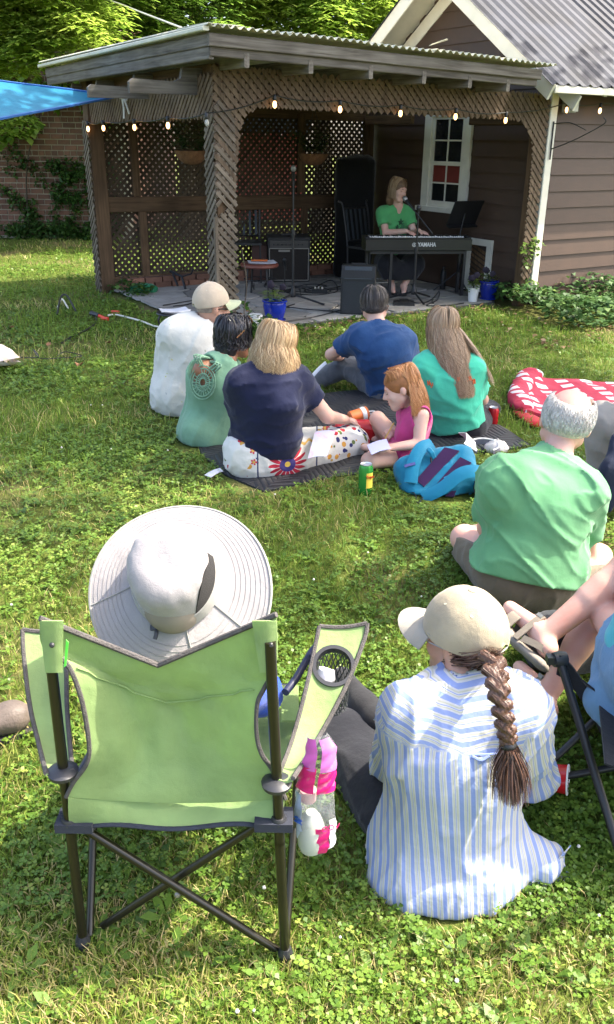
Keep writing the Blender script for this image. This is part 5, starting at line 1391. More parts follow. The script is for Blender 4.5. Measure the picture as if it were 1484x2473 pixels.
# ===== girl with red hair in pink, drawing
p = person('girl with long red hair in pink sleeveless outfit, profile, drawing on paper', gz(985, 1130))
H = Head(at(970, 936, 4.50), (-.93, .02, -.34), (-.25, .10, 1), .215)
B = Body(dict(pel=at(985, 1092, 4.56), chest=at(1002, 1022, 4.54), neck=at(996, 978, 4.54), shL=at(1018, 1003, 4.42), shR=at(985, 995, 4.68), elL=at(1012, 1072, 4.36), wrL=at(948, 1080, 4.30), elR=at(972, 1050, 4.78), wrR=at(955, 1045, 4.60),
              knL=at(893, 1113, 4.28), anL=at(935, 1095, 4.52), toL=at(900, 1098, 4.6), knR=at(912, 1012, 4.78), anR=at(930, 1072, 4.82), toR=at(905, 1062, 4.80)), (-.80, .55, 0), H, .80, .92)
B.J['anL'] = at(925, 1085, 4.50); B.J['toL'] = at(880, 1080, 4.5)
hL = d_hand(B.J['wrL'], at(920, 1083, 4.26) - B.J['wrL'], (0, -.35, .9), 1, .78, (.2, .35)); hR = d_hand(B.J['wrR'], at(938, 1042, 4.52) - B.J['wrR'], (.3, -.3, .8), -1, .78, (.7, .9))
solid('body', clip_floor(B.skin(hL + hR)), *B.box(.16), .0075, SK_PALE, p)
face_bits(p, H, (.55, .22, .20), (.30, .14, .06))
M_PK = mat_cloth('pink_cotton', (.52, .055, .21), .12, .8, .4)
fs = B.torso(.014); f = wrinkle(U(fs, .03), .005, 14, 3., B.up, 3); f = neckhole(cut(f, B.J['pel'] + B.up * .05, -B.up), B, .07, .02)
for S_, sg in (('L', -1), ('R', 1)):
    c = V(B.J['sh' + S_] + B.side * sg * .02 - B.up * .01); f = (lambda g, c: (lambda P: smax(g(P), .052 - np.linalg.norm(P - c, axis=1), .008)))(f, c)
solid('top', f, *B.box(), .0075, M_PK, p)
f = wrinkle(U([d_ecap(B.J['pel'] + B.up * .06, B.J['pel'], .12, .135, B.tf, .9)] + B.leg('L', .024, .50) + B.leg('R', .024, .45), .03), .006, 14, 6.); solid('shorts', clip_floor(cut(f, B.J['pel'] + B.up * .10, B.up)), *B.box(), .0075, mat_cloth('deep_pink_cotton', (.40, .03, .13), .12), p)
m = MB()
for k in range(26):
    a0 = k * 2 * math.pi / 26; q = B.J['pel'] + B.up * .065 + (B.tf * math.cos(a0) * .098 + B.side * math.sin(a0) * .118) + B.up * (.006 if k % 2 else -.004); m.lathe([(.004, -.006), (.012, 0), (.004, .006)], q, 6)
m.build('waist_ruffle', M_PK, p, smooth=True)
HR = mat_strand('red_hair', [(0, (.20, .07, .02)), (.5, (.40, .165, .055)), (.85, (.54, .27, .11)), (1, (.65, .38, .18))], .4); hb = mat_plain('red_hair_under', (.26, .10, .03), .6, .25, 40)
hair = hair_base('hair', H, hb, p, face=.052, extra=[d_ecap(H.w(0, -.05, -.01), H.w(0, -.075, -.11), .070, .060, H.f, .6)], h=.007)
hair_strands('hair_strands', H, HR, hair, 2200, lambda a: .20 if abs(a) < 60 else (.20 if a > 0 else .17), (-74, 100), 15, 1.06, .0022, 1.3, .034, .003, seed=12, end_jit=.012, down=(.14, -.06, -1))
hair_strands('hair_strands', H, HR, hair, 420, .015, (-150, -74), 10, 1.05, .002, 1.6, -.01, .003, seed=13, end_jit=.003, th1=66)

# ===== balding man in green shirt
p = person('balding white haired man in green shirt and khaki shorts sitting cross-legged', gz(1270, 1470))
H = Head(at(1368, 1020, 3.22), (.18, .97, -.16), (.16, 0, 1), .262)
B = Body(dict(pel=at(1270, 1395, 3.02), chest=at(1305, 1235, 3.06), neck=at(1340, 1108, 3.14), shL=at(1212, 1158, 3.02), shR=at(1412, 1185, 3.06), elL=at(1178, 1275, 3.20), wrL=at(1215, 1290, 3.42), elR=at(1418, 1335, 3.22), wrR=at(1360, 1330, 3.46),
              knL=at(1122, 1300, 3.34), anL=at(1230, 1290, 3.55), knR=at(1445, 1345, 3.34), anR=at(1330, 1300, 3.55), toL=at(1300, 1290, 3.56), toR=at(1260, 1290, 3.62)), (.02, 1, .05), H, 1.05, 1.02)
hh = d_hand(B.J['wrL'], (.6, .6, -.1), (0, 0, 1), -1) + d_hand(B.J['wrR'], (-.6, .6, -.1), (0, 0, 1), 1)
solid('body', clip_floor(B.skin(hh)), *B.box(), .0085, SK_PINK, p)
fs = B.torso(.018) + [d_ecap(B.J['chest'] - B.up * .02, B.J['pel'] + B.up * .03, .168, .190, B.tf, .84), d_ecap(B.J['pel'] - B.side * .07 + B.up * .05, B.J['pel'] + B.side * .07 + B.up * .05, .165, .165, B.tf, .86)]
f = wrinkle(U(fs + B.arm('L', .026, .68) + B.arm('R', .026, .68), .05), .015, 10, 2., B.up * .55 - B.side * .8, 5.0)
f = neckhole(cut(f, B.J['pel'] + B.up * .005, -B.up), B, .070, .03)
sh = solid('shirt', f, *B.box(.22), .0068, mat_cloth('soft_green_jersey', (.105, .285, .135), .07, .85, .25), p)
MB().tube([B.J['neck'] - B.up * .036 + (B.tf * math.cos(t) * .078 + B.side * math.sin(t) * .092) for t in np.linspace(0, 6.28, 25)], .008, 6, False).build('neckband', MATS['soft_green_jersey'], sh, smooth=True)
solid('shorts', pants_sdf(B, .022, .80, .010, 10, 4., B.J['pel'] + B.up * .08), *B.box(.22), .008, mat_cloth('khaki_grey_cotton', (.125, .100, .072), .12), p)
MB().tube([B.J['pel'] + B.up * .045 + (B.tf * math.cos(t) * .128 + B.side * math.sin(t) * .185) for t in np.linspace(1.2, 5.1, 25)], .009, 5).build('waistband', MATS['khaki_grey_cotton'], p, smooth=True)
HW = mat_strand('white_hair', [(0, (.48, .45, .41)), (.5, (.58, .55, .51)), (1, (.68, .66, .62))], .55)
R = np.random.default_rng(4); n = 2800; paths = []
hb_ = mat_plain('white_hair_under', (.50, .47, .42), .8, .2, 60)
cr = d_ell((0, -.014, .028), (.083, .103, .087)); top_ = d_ell((0, -.012, .118), (.066, .100, .080)); fc = d_ell((0, .085, -.03), (.075, .075, .10))
hair = solid('hair', lambda P: (lambda q: smax(smax(smax(cr(q), -.062 - q[:, 2], .02), -top_(q), .02), -fc(q), .02) * H.s)(H.loc(P)), *bounds([H.c], .18), .007, hb_, p)
for i in range(n):
    ph = math.radians(R.uniform(-125, 125)); th = math.radians(R.uniform(70 - 22 * min(1, abs(ph) / 1.6), 106)); d_th = .30 + .25 * R.random(); row = []; cur = R.uniform(-1, 1) * .5; ph0 = R.uniform(0, 6.28)
    for k in range(8):
        t = k / 7; tt = th + d_th * t; pp = ph + cur * .18 * math.sin(ph0 + t * 4.2); rr = 1.10 + .05 * math.sin(t * 3.1) + .03 * R.random() * t
        row.append(H.w(.078 * rr * math.sin(pp) * math.sin(tt), -.012 - .098 * rr * math.cos(pp) * math.sin(tt), .030 + .086 * rr * math.cos(tt)))
    paths.append([tuple(q) for q in row])
ribbons('hair_strands', paths, .0030, HW, hair, rnd=R.random(n))
glasses(p, H, name='glasses', mat=mat_plain('dark_red_frame', (.10, .03, .03), .4))

# ===== woman in striped shirt, cap and braid
p = person('woman in blue striped shirt with long brown braid and beige cap', gz(1080, 2200))
H = Head(at(1118, 1545, 1.98), (-.74, .66, -.06), (-.08, .10, 1), .225)
B = Body(dict(pel=at(1075, 2035, 1.87), chest=at(1110, 1830, 1.84), neck=at(1122, 1650, 1.90), shL=at(1000, 1722, 1.86), shR=at(1252, 1715, 1.84), elL=at(958, 1845, 2.06), wrL=at(1010, 1905, 2.22), elR=at(1275, 1870, 2.02), wrR=at(1215, 1905, 2.25),
              knL=at(835, 1800, 2.34), anL=at(905, 1770, 2.62), toL=at(845, 1712, 2.74), knR=at(1180, 1790, 2.38), anR=at(1080, 1795, 2.50), toR=at(1010, 1790, 2.52)), (-.18, .98, 0), H, .97, 1.06)
hh = d_hand(B.J['wrL'], (.5, .6, -.2), (0, 0, 1), -1, .9) + d_hand(B.J['wrR'], (-.5, .6, -.2), (0, 0, 1), 1, .9)
solid('body', clip_floor(B.skin(hh)), *B.box(), .008, SK_TAN, p)
def mat_stripe(name, period, rows):
    m, nt, b, out = nmat(name); a = nt.nodes.new('ShaderNodeAttribute'); a.attribute_name = 'rnd'
    d = nt.nodes.new('ShaderNodeMath'); d.operation = 'DIVIDE'; nt.links.new(a.outputs['Fac'], d.inputs[0]); d.inputs[1].default_value = period
    fr = nt.nodes.new('ShaderNodeMath'); fr.operation = 'FRACT'; nt.links.new(d.outputs[0], fr.inputs[0]); r = ramp(nt, rows); r.color_ramp.interpolation = 'CONSTANT'; nt.links.new(fr.outputs[0], r.inputs[0]); nt.links.new(r.outputs[0], b.inputs['Base Color'])
    b.inputs['Roughness'].default_value = .75; b.inputs['Specular IOR Level'].default_value = .25; v = coords(nt); bump(nt, b, noise(nt, v, 18, 4).outputs[0], .35, .015); return m
BL, WH, YE = (.21, .275, .50), (.48, .48, .48), (.42, .42, .32)
M_STR = mat_stripe('blue_white_stripe', .030, [(0, BL), (.30, WH), (.42, YE), (.50, WH), (.56, BL), (.62, WH), (.70, YE), (.80, WH), (.92, BL)])
fs = B.torso(.026) + [d_ecap(B.J['chest'] - B.up * .05, B.J['pel'] + B.up * .02, .165, .205, B.tf, .80), d_ecap(B.J['pel'] + B.up * .03, B.J['pel'] - B.up * .07 - B.tf * .03, .205, .235, B.tf, .80), d_cap(B.J['pel'] + B.side * .20 - B.up * .03, B.J['pel'] + B.side * .27 - B.up * .05 - B.tf * .03, .075, .055)]
for S_ in 'LR': fs += B.arm(S_, .030, 1.55)
f0 = U(fs, .04); f = wrinkle(f0, .016, 10, 1., B.up + B.side * .25, 5.0)
f = neckhole(f, B, .062)
yk = B.J['chest'].lerp(B.J['neck'], .52)
def stripe_attr(P):
    q = P - V(B.J['chest']); x = q @ V(B.side); z = q @ V(B.up); y = q @ V(-B.tf); zy = (V(yk - B.J['chest']) @ V(B.up))
    body = x * (1 + .35 * np.clip(-z, -.1, .3)) + .30 * np.sign(x) * np.clip(.11 - y, 0, .3); yoke = z * 1.0 - .25 * np.abs(x)
    r = np.where((z > zy - .01), yoke + 10, body + 10)
    for S_, sg in (('L', -1), ('R', 1)):
        a, e = V(B.J['sh' + S_]), V(B.J['el' + S_]); ax = (e - a) / np.linalg.norm(e - a); w = (P - a); along = w @ ax; rad = w - along[:, None] * ax; k = (np.abs(x) > .165) & (z < zy + .04); c1 = V(nv(-B.tf)); ang = np.arctan2(rad @ np.cross(ax, c1), rad @ c1); r = np.where(k & (along > -.02) & (np.linalg.norm(rad, axis=1) < .10), ang * .07 + 10, r)
    return r
shirt = solid('shirt', clip_floor(f), *B.box(.28), .0072, M_STR, p, attr=stripe_attr)
# yoke seam, locker loop and pleat, collar
zc = yk - B.tf * .125
m = MB(); m.tube([yk + B.side * x - B.tf * (.140 - 1.15 * x * x) - B.up * .004 for x in np.linspace(-.10, .09, 13)], .0028, 5); m.build('yoke_seam', mat_cloth('stripe_blue_plain', (.25, .32, .60)), shirt)
MB().tube(spline([zc + B.side * -.022 - B.tf * .018 - B.up * .006, zc - B.tf * .024 - B.up * .014, zc + B.side * .022 - B.tf * .018 - B.up * .006], 4), .004, 5).bar(zc - B.tf * .020 - B.up * .01, zc - B.tf * .024 - B.up * .16, .010, .004, -B.tf).build('locker_loop', MATS['stripe_blue_plain'], shirt)
rows = [[B.J['neck'] + B.up * (.005 + .038 * i / 3) + (B.tf * math.cos(t) * (.060 - .004 * i) + B.side * math.sin(t) * (.066 - .004 * i)) for t in np.linspace(.6, 5.7, 25)] for i in range(4)]
MB().grid(rows, .006).build('collar', MATS['stripe_blue_plain'], shirt, smooth=True)
# shirt tail corner lifting off to the right
q0 = gz(1330, 2150, .03); rows = []
for i in range(9):
    t = i / 8; row = []
    for j_ in range(7):
        s_ = j_ / 6; row.append(at(lerp(lerp(1285, 1345, s_), lerp(1378, 1384, s_) - 20 * math.sin(s_ * 3.1), t), lerp(lerp(2130, 2175, s_), lerp(2040, 2120, s_), t) + 5 * math.sin(t * 3 + s_ * 3), lerp(1.76, 1.80, t) + .02 * math.sin(s_ * 3.1)))
    rows.append(row)
g = MB().grid(rows, .003); me_o = g.build('shirt_tail', M_STR, shirt, smooth=True)
a_ = me_o.data.attributes.new('rnd', 'FLOAT', 'POINT'); a_.data.foreach_set('value', np.array([v.co.x * .8 + v.co.z * .6 + 10 for v in me_o.data.vertices], dtype=np.float32))
M_BPANT = mat_cloth('black_linen', (.014, .015, .020), .15, .85, .45)
f = wrinkle(U([d_ecap(B.J['pel'] - B.side * .05, B.J['pel'] + B.side * .05, .10, .10, B.tf, .85)] + B.leg('L', .030, 1.85, True, .055) + B.leg('R', .015, 1.85, True, .04), .04), .010, 8, 3., (1, -1, 0), 3.0)
solid('trousers', clip_floor(f), *B.box(.25), .009, M_BPANT, p)
# shoe: black with pale sole and lace
sdh = nv((-.45, .9, 0)); hp = gz(905, 1772) + Vector((0, 0, 0)); hp.z = ground_z(hp.y) + .065; tp = hp + sdh * .24; tp.z = ground_z(tp.y) + .045
shoe = solid('shoe', clip_floor(U([d_cap(hp, hp + sdh * .08, .05, .046), d_cap(hp + sdh * .07, tp, .046, .036)], .03)), *bounds([hp, tp], .09), .007, mat_cloth('black_canvas', (.018, .018, .02)), p)
sl = MB().prism([hp + Vector((-sdh.y, sdh.x, 0)) * (w_) + sdh * d_ - ZU * .058 for d_, w_ in ((-.055, -.03), (-.055, .03), (.06, .046), (.2, .046), (.275, .02), (.275, -.02), (.2, -.046), (.06, -.046))], (0, 0, .026)).build('sole', M_WHITE, shoe)
HBR = mat_strand('dark_braid_hair', [(0, (.045, .022, .014)), (.5, (.075, .036, .022)), (.85, (.11, .056, .034)), (1, (.16, .09, .058))], .35); hb = mat_plain('brown_hair_under', (.065, .032, .02), .45, .3, 50)
hair = hair_base('hair', H, hb, p, grow=.006, low=-.075, h=.007)
# the braid: three strands woven along the back
bp = spline([at(1185, 1575, 1.83), at(1200, 1640, 1.765), at(1210, 1700, 1.735), at(1222, 1760, 1.715), at(1229, 1800, 1.705)], 8); n = len(bp); tot = 5.2
R = np.random.default_rng(6); lobes = []; NL = 15
for k in range(NL):
    t = (k + .5) / NL; q = bp[min(n - 1, int(t * (n - 1)))]; q2 = bp[min(n - 1, int(min(1, t + 1.3 / NL) * (n - 1)))]; sg = 1 if k % 2 else -1; w_ = lerp(.0185, .0125, t); rr_ = lerp(.0175, .0115, t)
    o0 = q + B.side * sg * w_ - B.tf * .002; o1 = q2 - B.side * sg * w_ * .42 - B.tf * .009; lobes.append((o0, o1, rr_))
fl_ = U([d_cap(a_, b_, r_, r_ * .72) for a_, b_, r_ in lobes], .0025)
def strandy(P): return fl_(P) + .0012 * np.sin(((P - V(bp[0])) @ V(B.side + B.up * .55)) * 620 + 2 * vnoise(P, 60)) * np.sign(1)
braid = solid('braid', strandy, *bounds(bp, .05), .0036, mat_plain('plait_hair', (.085, .042, .026), .38, .45, 90, bmp=.25, bscale=260), p, relax=0)
paths = []
for a_, b_, r_ in lobes:
    d_ = (b_ - a_).normalized(); x_ = d_.cross(-B.tf).normalized(); y_ = x_.cross(d_)
    for q in range(16):
        an = R.uniform(-.2, 3.3); of = x_ * math.cos(an) + (y_ if y_.dot(-B.tf) > 0 else -y_) * math.sin(an); paths.append([tuple(a_.lerp(b_, t) + of * r_ * lerp(1.0, .74, t) * 1.01) for t in np.linspace(-.15, 1.05, 6)])
ribbons('hair_strands', paths, .0022, HBR, braid, rnd=R.random(len(paths)))
e = bp[-1]; MB().lathe([(.0175, -.009), (.0205, -.003), (.0205, .003), (.0175, .009)], e, 12, frame_from(bp[-1] - bp[-3])).build('hair_tie', M_BLACK, braid, smooth=True)
paths = []; dn = nv(at(1232, 1915, 1.66) - e)
for _ in range(1300):
    of = R.normal(size=2) * .0075; sp_ = np.clip(R.normal(size=2), -1.7, 1.7) * .023; L = R.uniform(.085, .150) * (1 - .10 * abs(sp_[0]) / .04); paths.append([tuple(e + B.side * (of[0] + sp_[0] * math.sin(min(1, t * 1.15) * 1.5)) - B.tf * (.004 + (of[1] + abs(sp_[1]) * .45 * t)) + dn * L * t) for t in np.linspace(0, 1, 8)])
ribbons('tassel', paths, .0024, HBR, braid, rnd=R.random(1300))
paths = []                                               # hair gathered under the cap at the nape
for _ in range(240):
    a0 = R.uniform(-1.9, 1.9); s0 = H.w(.080 * math.sin(a0), -.012 - .100 * math.cos(a0), R.uniform(-.045, .0)); e0 = bp[1] + Vector((R.normal() * .012, R.normal() * .008, R.normal() * .01)); md = s0.lerp(e0, .5) + (s0 - H.c).normalized() * .014; paths.append([tuple(q) for q in bez(s0, s0.lerp(md, .7), md, e0, 7)])
ribbons('hair_strands', paths, .004, HBR, hair, rnd=R.random(240))
glasses(p, H, mat=mat_plain('clear_frame', (.35, .36, .36), .2))
cap_ = thing('baseball_cap', 'beige cotton baseball cap on woman in striped shirt', 'cap', H.w(0, 0, .03))
baseball_cap(cap_, H, mat_cloth('beige_cotton_twill', (.36, .30, .205), .22, .85, .4), mat_cloth('beige_peak_twill', (.30, .275, .23), .12), tilt=.12, brim_az=.0, size=1.15)
# ---------------------------------------------------------------- on the patio
RS = Matrix((VA, UB, ZU)).transposed()
FL = .040                                             # top of the flagstones
M_BULB, nt, b, out = nmat('lit_filament_bulb'); b.inputs['Base Color'].default_value = (.9, .5, .2, 1); b.inputs['Emission Color'].default_value = (1, .55, .22, 1); b.inputs['Emission Strength'].default_value = 1.6; b.inputs['Roughness'].default_value = .1
M_CLEAR, nt, b, out = nmat('unlit_bulb_glass'); b.inputs['Base Color'].default_value = (.75, .72, .66, 1); b.inputs['Roughness'].default_value = .08; b.inputs['Transmission Weight'].default_value = .6
sl = thing('string_lights', 'string of amber filament bulbs hung along pergola front and shed eave', 'string lights', S(0, -.1, 1.9))
bul = [(213, 308), (250, 306), (325, 304), (406, 299), (500, 292), (664, 248), (822, 260), (968, 270), (1101, 278), (1222, 287)]
def on_left(x, y): 
    d = ray(x, y); o = Vector((0, 0, HC)); q = S(-.08, 0); t = (q - o).dot(VA) / d.dot(VA); return o + d * t
def on_front(x, y, bb=-.10):
    d = ray(x, y); o = Vector((0, 0, HC)); q = S(0, bb); t = (q - o).dot(UB) / d.dot(UB); return o + d * t
P = [on_left(x, y) if x < 480 else on_front(x, y) for x, y in bul] + [on_front(1370, 262, -.12), on_front(1450, 264, -.12)]
tops = [q + ZU * .055 for q in P]; path = []
for i in range(len(tops) - 1):
    a, b2 = tops[i], tops[i + 1]; path += bez(a, a.lerp(b2, .33) - ZU * .035, a.lerp(b2, .66) - ZU * .035, b2, 6)[:-1]
MB().tube(path + [tops[-1], tops[-1] + VA * 1.2 + ZU * .02], .0055, 5).build('cord', M_BLACK, sl, smooth=True)
for i, q in enumerate(P):
    MB().lathe([(.010, .062), (.016, .055), (.016, .02), (.013, .012)], q, 10).build('socket', M_BLACK, sl, smooth=True)
    MB().lathe([(.009, .014), (.015, -.002), (.017, -.017), (.013, -.033), (.004, -.041)], q, 12).build('bulb', M_CLEAR if i == 4 else M_BULB, sl, smooth=True)
# hanging fern baskets
L_FERN = mat_leaf('fern_fronds', [(0, (.018, .05, .014)), (1, (.05, .11, .03))], .25, .5); M_COIR = mat_plain('coconut_liner', (.16, .075, .035), .95, .3, 25, bmp=.6, bscale=120)
for (x, y, bb, tag_) in ((463, 372, 1.7, 'left'), (757, 378, 2.3, 'right')):
    d = ray(x, y); o = Vector((0, 0, HC)); q = S(0, bb); c = o + d * ((q - o).dot(UB) / d.dot(UB))
    t = thing('hanging_fern', 'hanging fern basket in front of the %s lattice panel' % tag_ if tag_ == 'left' else 'hanging fern basket near the middle post of the back lattice', 'hanging plant', c - ZU * .1)
    MB().lathe([(.02, -.10), (.09, -.085), (.15, -.03), (.175, .03), (.165, .03), (.05, .0)], c, 18).build('basket', M_COIR, t, smooth=True)
    m = MB()
    for k in range(3):
        a = k * 2.09; m.tube([c + Vector((.17 * math.cos(a), .17 * math.sin(a), .03)), c + ZU * .52], .003, 4)
    m.tube([c + ZU * .52, Vector((c.x, c.y, 2.10))], .004, 4); m.build('hanger', M_BLACK, t)
    V_, Q_ = [], []; base = 0; pts = []
    for k in range(46):
        a = random.uniform(0, 6.28); L = random.uniform(.22, .40); up_ = random.uniform(.10, .42); r0 = random.uniform(.02, .1)
        fr = bez(c + Vector((r0 * math.cos(a), r0 * math.sin(a), .03)), c + Vector((L * .5 * math.cos(a), L * .5 * math.sin(a), up_)), c + Vector((L * .9 * math.cos(a), L * .9 * math.sin(a), up_ * .9)), c + Vector((L * 1.1 * math.cos(a), L * 1.1 * math.sin(a), up_ * .35 - .08)), 12)
        for i, q in enumerate(fr[1:]): pts += [(q, a + 1.4, .055 * (1 - i / 14)), (q, a - 1.4, .055 * (1 - i / 14))]
    X = np.array([q.x for q, _, _ in pts]); Y = np.array([q.y for q, _, _ in pts]); Z = np.array([q.z for q, _, _ in pts]); A_ = np.array([a for _, a, _ in pts]); L_ = np.array([l for _, _, l in pts])
    v, q = leaflets(X, Y, Z, L_ * 1.3, L_ * .4, A_, RNG.normal(-.2, .2, len(X))); mesh = fast_mesh('fronds', v - V(c), [q], rnd=np.repeat(RNG.random(len(X)), 4)); place(mesh_obj('fronds', mesh, L_FERN, None, c), t)

# stool with papers
M_SEATW = mat_plain('dark_red_wood', (.16, .045, .028), .45, .2, 12); M_PAPER = mat_plain('white_paper', (.56, .56, .60), .8, .04)
st = gz(628, 722, 0); c = Vector((st.x, st.y, 0)); zt = at(628, 634, st.y).z
t = thing('stool', 'round dark red stool with black legs beside the corner post', 'stool', c)
MB().lathe([(.01, 0), (.205, 0), (.215, .012), (.213, .03), (.20, .042), (.01, .045)], c + ZU * (zt - .045), 28).build('seat', M_SEATW, t, smooth=True)
for k in range(4):
    a = .6 + k * math.pi / 2; MB().tube([c + Vector((.15 * math.cos(a), .15 * math.sin(a), zt - .045)), c + Vector((.19 * math.cos(a), .19 * math.sin(a), FL))], .011, 8).build('leg', M_BLACK, t, smooth=True)
MB().tube([c + Vector((.175 * math.cos(a), .175 * math.sin(a), .22)) for a in np.linspace(0, 6.28, 25)], .006, 6, False).build('stretcher', M_BLACK, t, smooth=True)
def papers(label, c, R, w, h, n=3, mat=None, group=None, name='papers', curl=.006):
    t = thing(name, label, 'papers' if n > 1 else 'paper', c, group)
    for k in range(n):
        Rk = R @ Matrix.Rotation((k - n / 2) * .09, 3, 'Z')
        rows = [[c + Rk @ Vector((w * (i / 6 - .5), h * (j / 6 - .5), .002 + k * .003 + curl * ((i / 6 - .5) ** 2 * 4 + math.sin(j + k) * .3))) for j in range(7)] for i in range(7)]
        MB().grid(rows, .0012).build('sheet', mat or M_PAPER, t, smooth=True)
    return t
t = papers('white song sheets with an orange pen case on the red stool', c + ZU * zt + Vector((.03, -.02, 0)), Matrix.Rotation(.2, 3, 'Z'), .30, .22, 3)
M_ORG = mat_plain('orange_plastic', (.55, .13, .03), .4)
pc = thing('pen_case', 'flat orange case lying on the papers on the stool', 'case', c + ZU * (zt + .02)); MB().bar(c + ZU * (zt + .022) + Vector((-.09, .02, 0)), c + ZU * (zt + .022) + Vector((.09, .02, 0)), .08, .014, ZU, .005).build('case', M_ORG, pc)
# metal bistro chair behind the stool
def bistro(base, face, label):
    t = thing('metal_chair', label, 'chair', base); f = nv(face); r = f.cross(ZU); B0 = Vector(base)
    for sx in (-1, 1):
        MB().tube(spline([B0 + r * sx * .19 - f * .19 + ZU * .0, B0 + r * sx * .19 - f * .20 + ZU * .45, B0 + r * sx * .20 - f * .26 + ZU * .80, B0 + r * sx * .20 - f * .30 + ZU * .93, B0 + r * sx * .24 - f * .33 + ZU * .96], 5), .011, 7).build('back_leg', M_BLACK, t, smooth=True)
        MB().tube([B0 + r * sx * .19 + f * .19, B0 + r * sx * .18 + f * .18 + ZU * .45], .011, 7).build('front_leg', M_BLACK, t, smooth=True)
    MB().box(B0 + ZU * .455, (.20, .20, .012), frame_from(ZU, f)).build('seat', M_BLACK, t)
    MB().tube([B0 + r * .2 - f * .285 + ZU * .88, B0 - r * .2 - f * .285 + ZU * .88], .009, 6).build('top_rail', M_BLACK, t); MB().tube([B0 + r * .19 - f * .21 + ZU * .52, B0 - r * .19 - f * .21 + ZU * .52], .009, 6).build('lower_rail', M_BLACK, t)
    for k in range(5):
        x = lerp(-.15, .15, k / 4); MB().bar(B0 + r * x - f * .212 + ZU * .53, B0 + r * x - f * .284 + ZU * .87, .03, .006, f).build('slat', mat_slat, t)
mat_slat = mat_plain('blue_grey_slat', (.018, .025, .032), .5)
q = gz(595, 690); bistro(Vector((q.x - .02, q.y + .15, FL)), (.1, -1, 0), 'dark metal slat back chair behind the red stool')
# guitar amplifier
q = gz(688, 690); ca = Vector((q.x + .05, q.y + .05, FL)); f = nv((.10, -1, 0)); r = Vector((-f.y, f.x, 0)); R = Matrix((r, -f, ZU)).transposed() @ Matrix.Rotation(.10, 3, 'X')
t = thing('guitar_amplifier', 'black guitar amplifier with silver trim leaning against the back lattice', 'amplifier', ca); M_TOLEX = mat_plain('black_vinyl', (.014, .013, .013), .6, .2, bmp=.3, bscale=200); M_GRILL = mat_plain('brown_grille_cloth', (.018, .013, .010), .9, .2, 80, bmp=.4, bscale=300); M_SILV = mat_plain('silver_trim', (.30, .28, .25), .4, .1, metal=.6)
def bx(name, x, y, z, hx, hy, hz, mat, par=None): return MB().box(ca + R @ Vector((x, y, z)), (hx, hy, hz), R).build(name, mat, par or t)
bx('cabinet', 0, .12, .27, .26, .12, .265, M_TOLEX); bx('grille', 0, -.003, .215, .235, .004, .19, M_GRILL); bx('control_panel', 0, -.006, .455, .235, .005, .045, mat_plain('amp_panel', (.06, .055, .05), .4))
for z_, x_, hx, hz in ((.407, 0, .24, .005), (.022, 0, .24, .005), (.215, -.24, .005, .195), (.215, .24, .005, .195)): bx('trim', x_, -.008, z_, hx, .004, hz, M_SILV)
for k in range(8): MB().lathe([(.010, 0), (.009, .014)], ca + R @ Vector((-.19 + k * .05, -.012, .455)), 8, R @ Matrix.Rotation(math.pi / 2, 3, 'X')).build('knob', M_BLACK, t)
bx('handle', 0, .12, .552, .09, .014, .010, M_TOLEX); bx('badge', -.06, -.010, .38, .07, .002, .012, M_SILV)
bc = thing('equipment_case', 'dark brown case standing behind the amplifier', 'case', ca + Vector((-.28, .1, 0))); MB().box(ca + R @ Vector((-.36, .16, .22)), (.09, .10, .21), R).build('case', mat_plain('dark_brown_case', (.05, .018, .012), .6), bc)

# microphone stands
M_MICG = mat_plain('mic_grille', (.28, .28, .28), .35, .2, metal=.7, bmp=.3, bscale=900)
def mic_stand(base, h, label, tip, tip_dir, boom=None, nleg=3, a0=.4, leg=.30):
    t = thing('microphone_stand', label, 'microphone stand', base); b0 = Vector(base)
    for k in range(nleg):
        a = a0 + k * 2 * math.pi / nleg; MB().tube([b0 + ZU * .10, b0 + Vector((leg * math.cos(a), leg * math.sin(a), .012))], .011, 7).build('leg', M_BLACK, t, smooth=True)
    MB().lathe([(.030, 0), (.034, .04), (.020, .08), (.018, .11)], b0 + ZU * .07, 12).build('hub', M_BLACK, t, smooth=True)
    MB().tube([b0 + ZU * .08, b0 + ZU * (h * .55)], .0125, 8).tube([b0 + ZU * (h * .55), b0 + ZU * h], .009, 8).build('pole', M_BLACK, t, smooth=True)
    MB().lathe([(.018, -.04), (.021, 0), (.018, .04)], b0 + ZU * (h * .55), 10).build('clutch', M_BLACK, t, smooth=True)
    top = b0 + ZU * h; tip = Vector(tip); td = nv(tip_dir)
    if boom: MB().lathe([(.022, -.025), (.028, 0), (.022, .025)], top, 10).build('boom_clamp', M_BLACK, t); MB().tube([tip, boom], .007, 7).build('boom', M_BLACK, t, smooth=True)
    else: MB().tube([top, tip], .008, 6).build('clip', M_BLACK, t)
    mic = thing('microphone', label.replace('stand', 'held on stand')[:0] + ('silver grilled vocal microphone at the singer mouth' if boom else 'silver ball microphone on the tall stand beside the amplifier'), 'microphone', tip)
    Rm = frame_from(td); MB().lathe([(.010, -.16), (.012, -.12), (.017, -.02), (.018, 0)], tip, 12, Rm).build('handle', M_BLACK, mic, smooth=True); MB().lathe([(.018, 0), (.026, .012), (.027, .03), (.020, .05), (.006, .058)], tip, 14, Rm).build('grille', M_MICG, mic, smooth=True)
    return t
q = gz(708, 742); b0 = Vector((q.x, q.y, FL)); tt = at(703, 400, q.y - .05)
mic_stand(b0, tt.z - .12, 'tall black microphone stand with three splayed legs in front of the amplifier', Vector((b0.x, b0.y - .03, tt.z - .05)), (0, -.35, .9), None, 3, -.35, .36)
q = gz(998, 735); b1 = Vector((q.x, q.y, FL)); tip = at(982, 484, q.y + .06); cl = at(1004, 512, q.y)
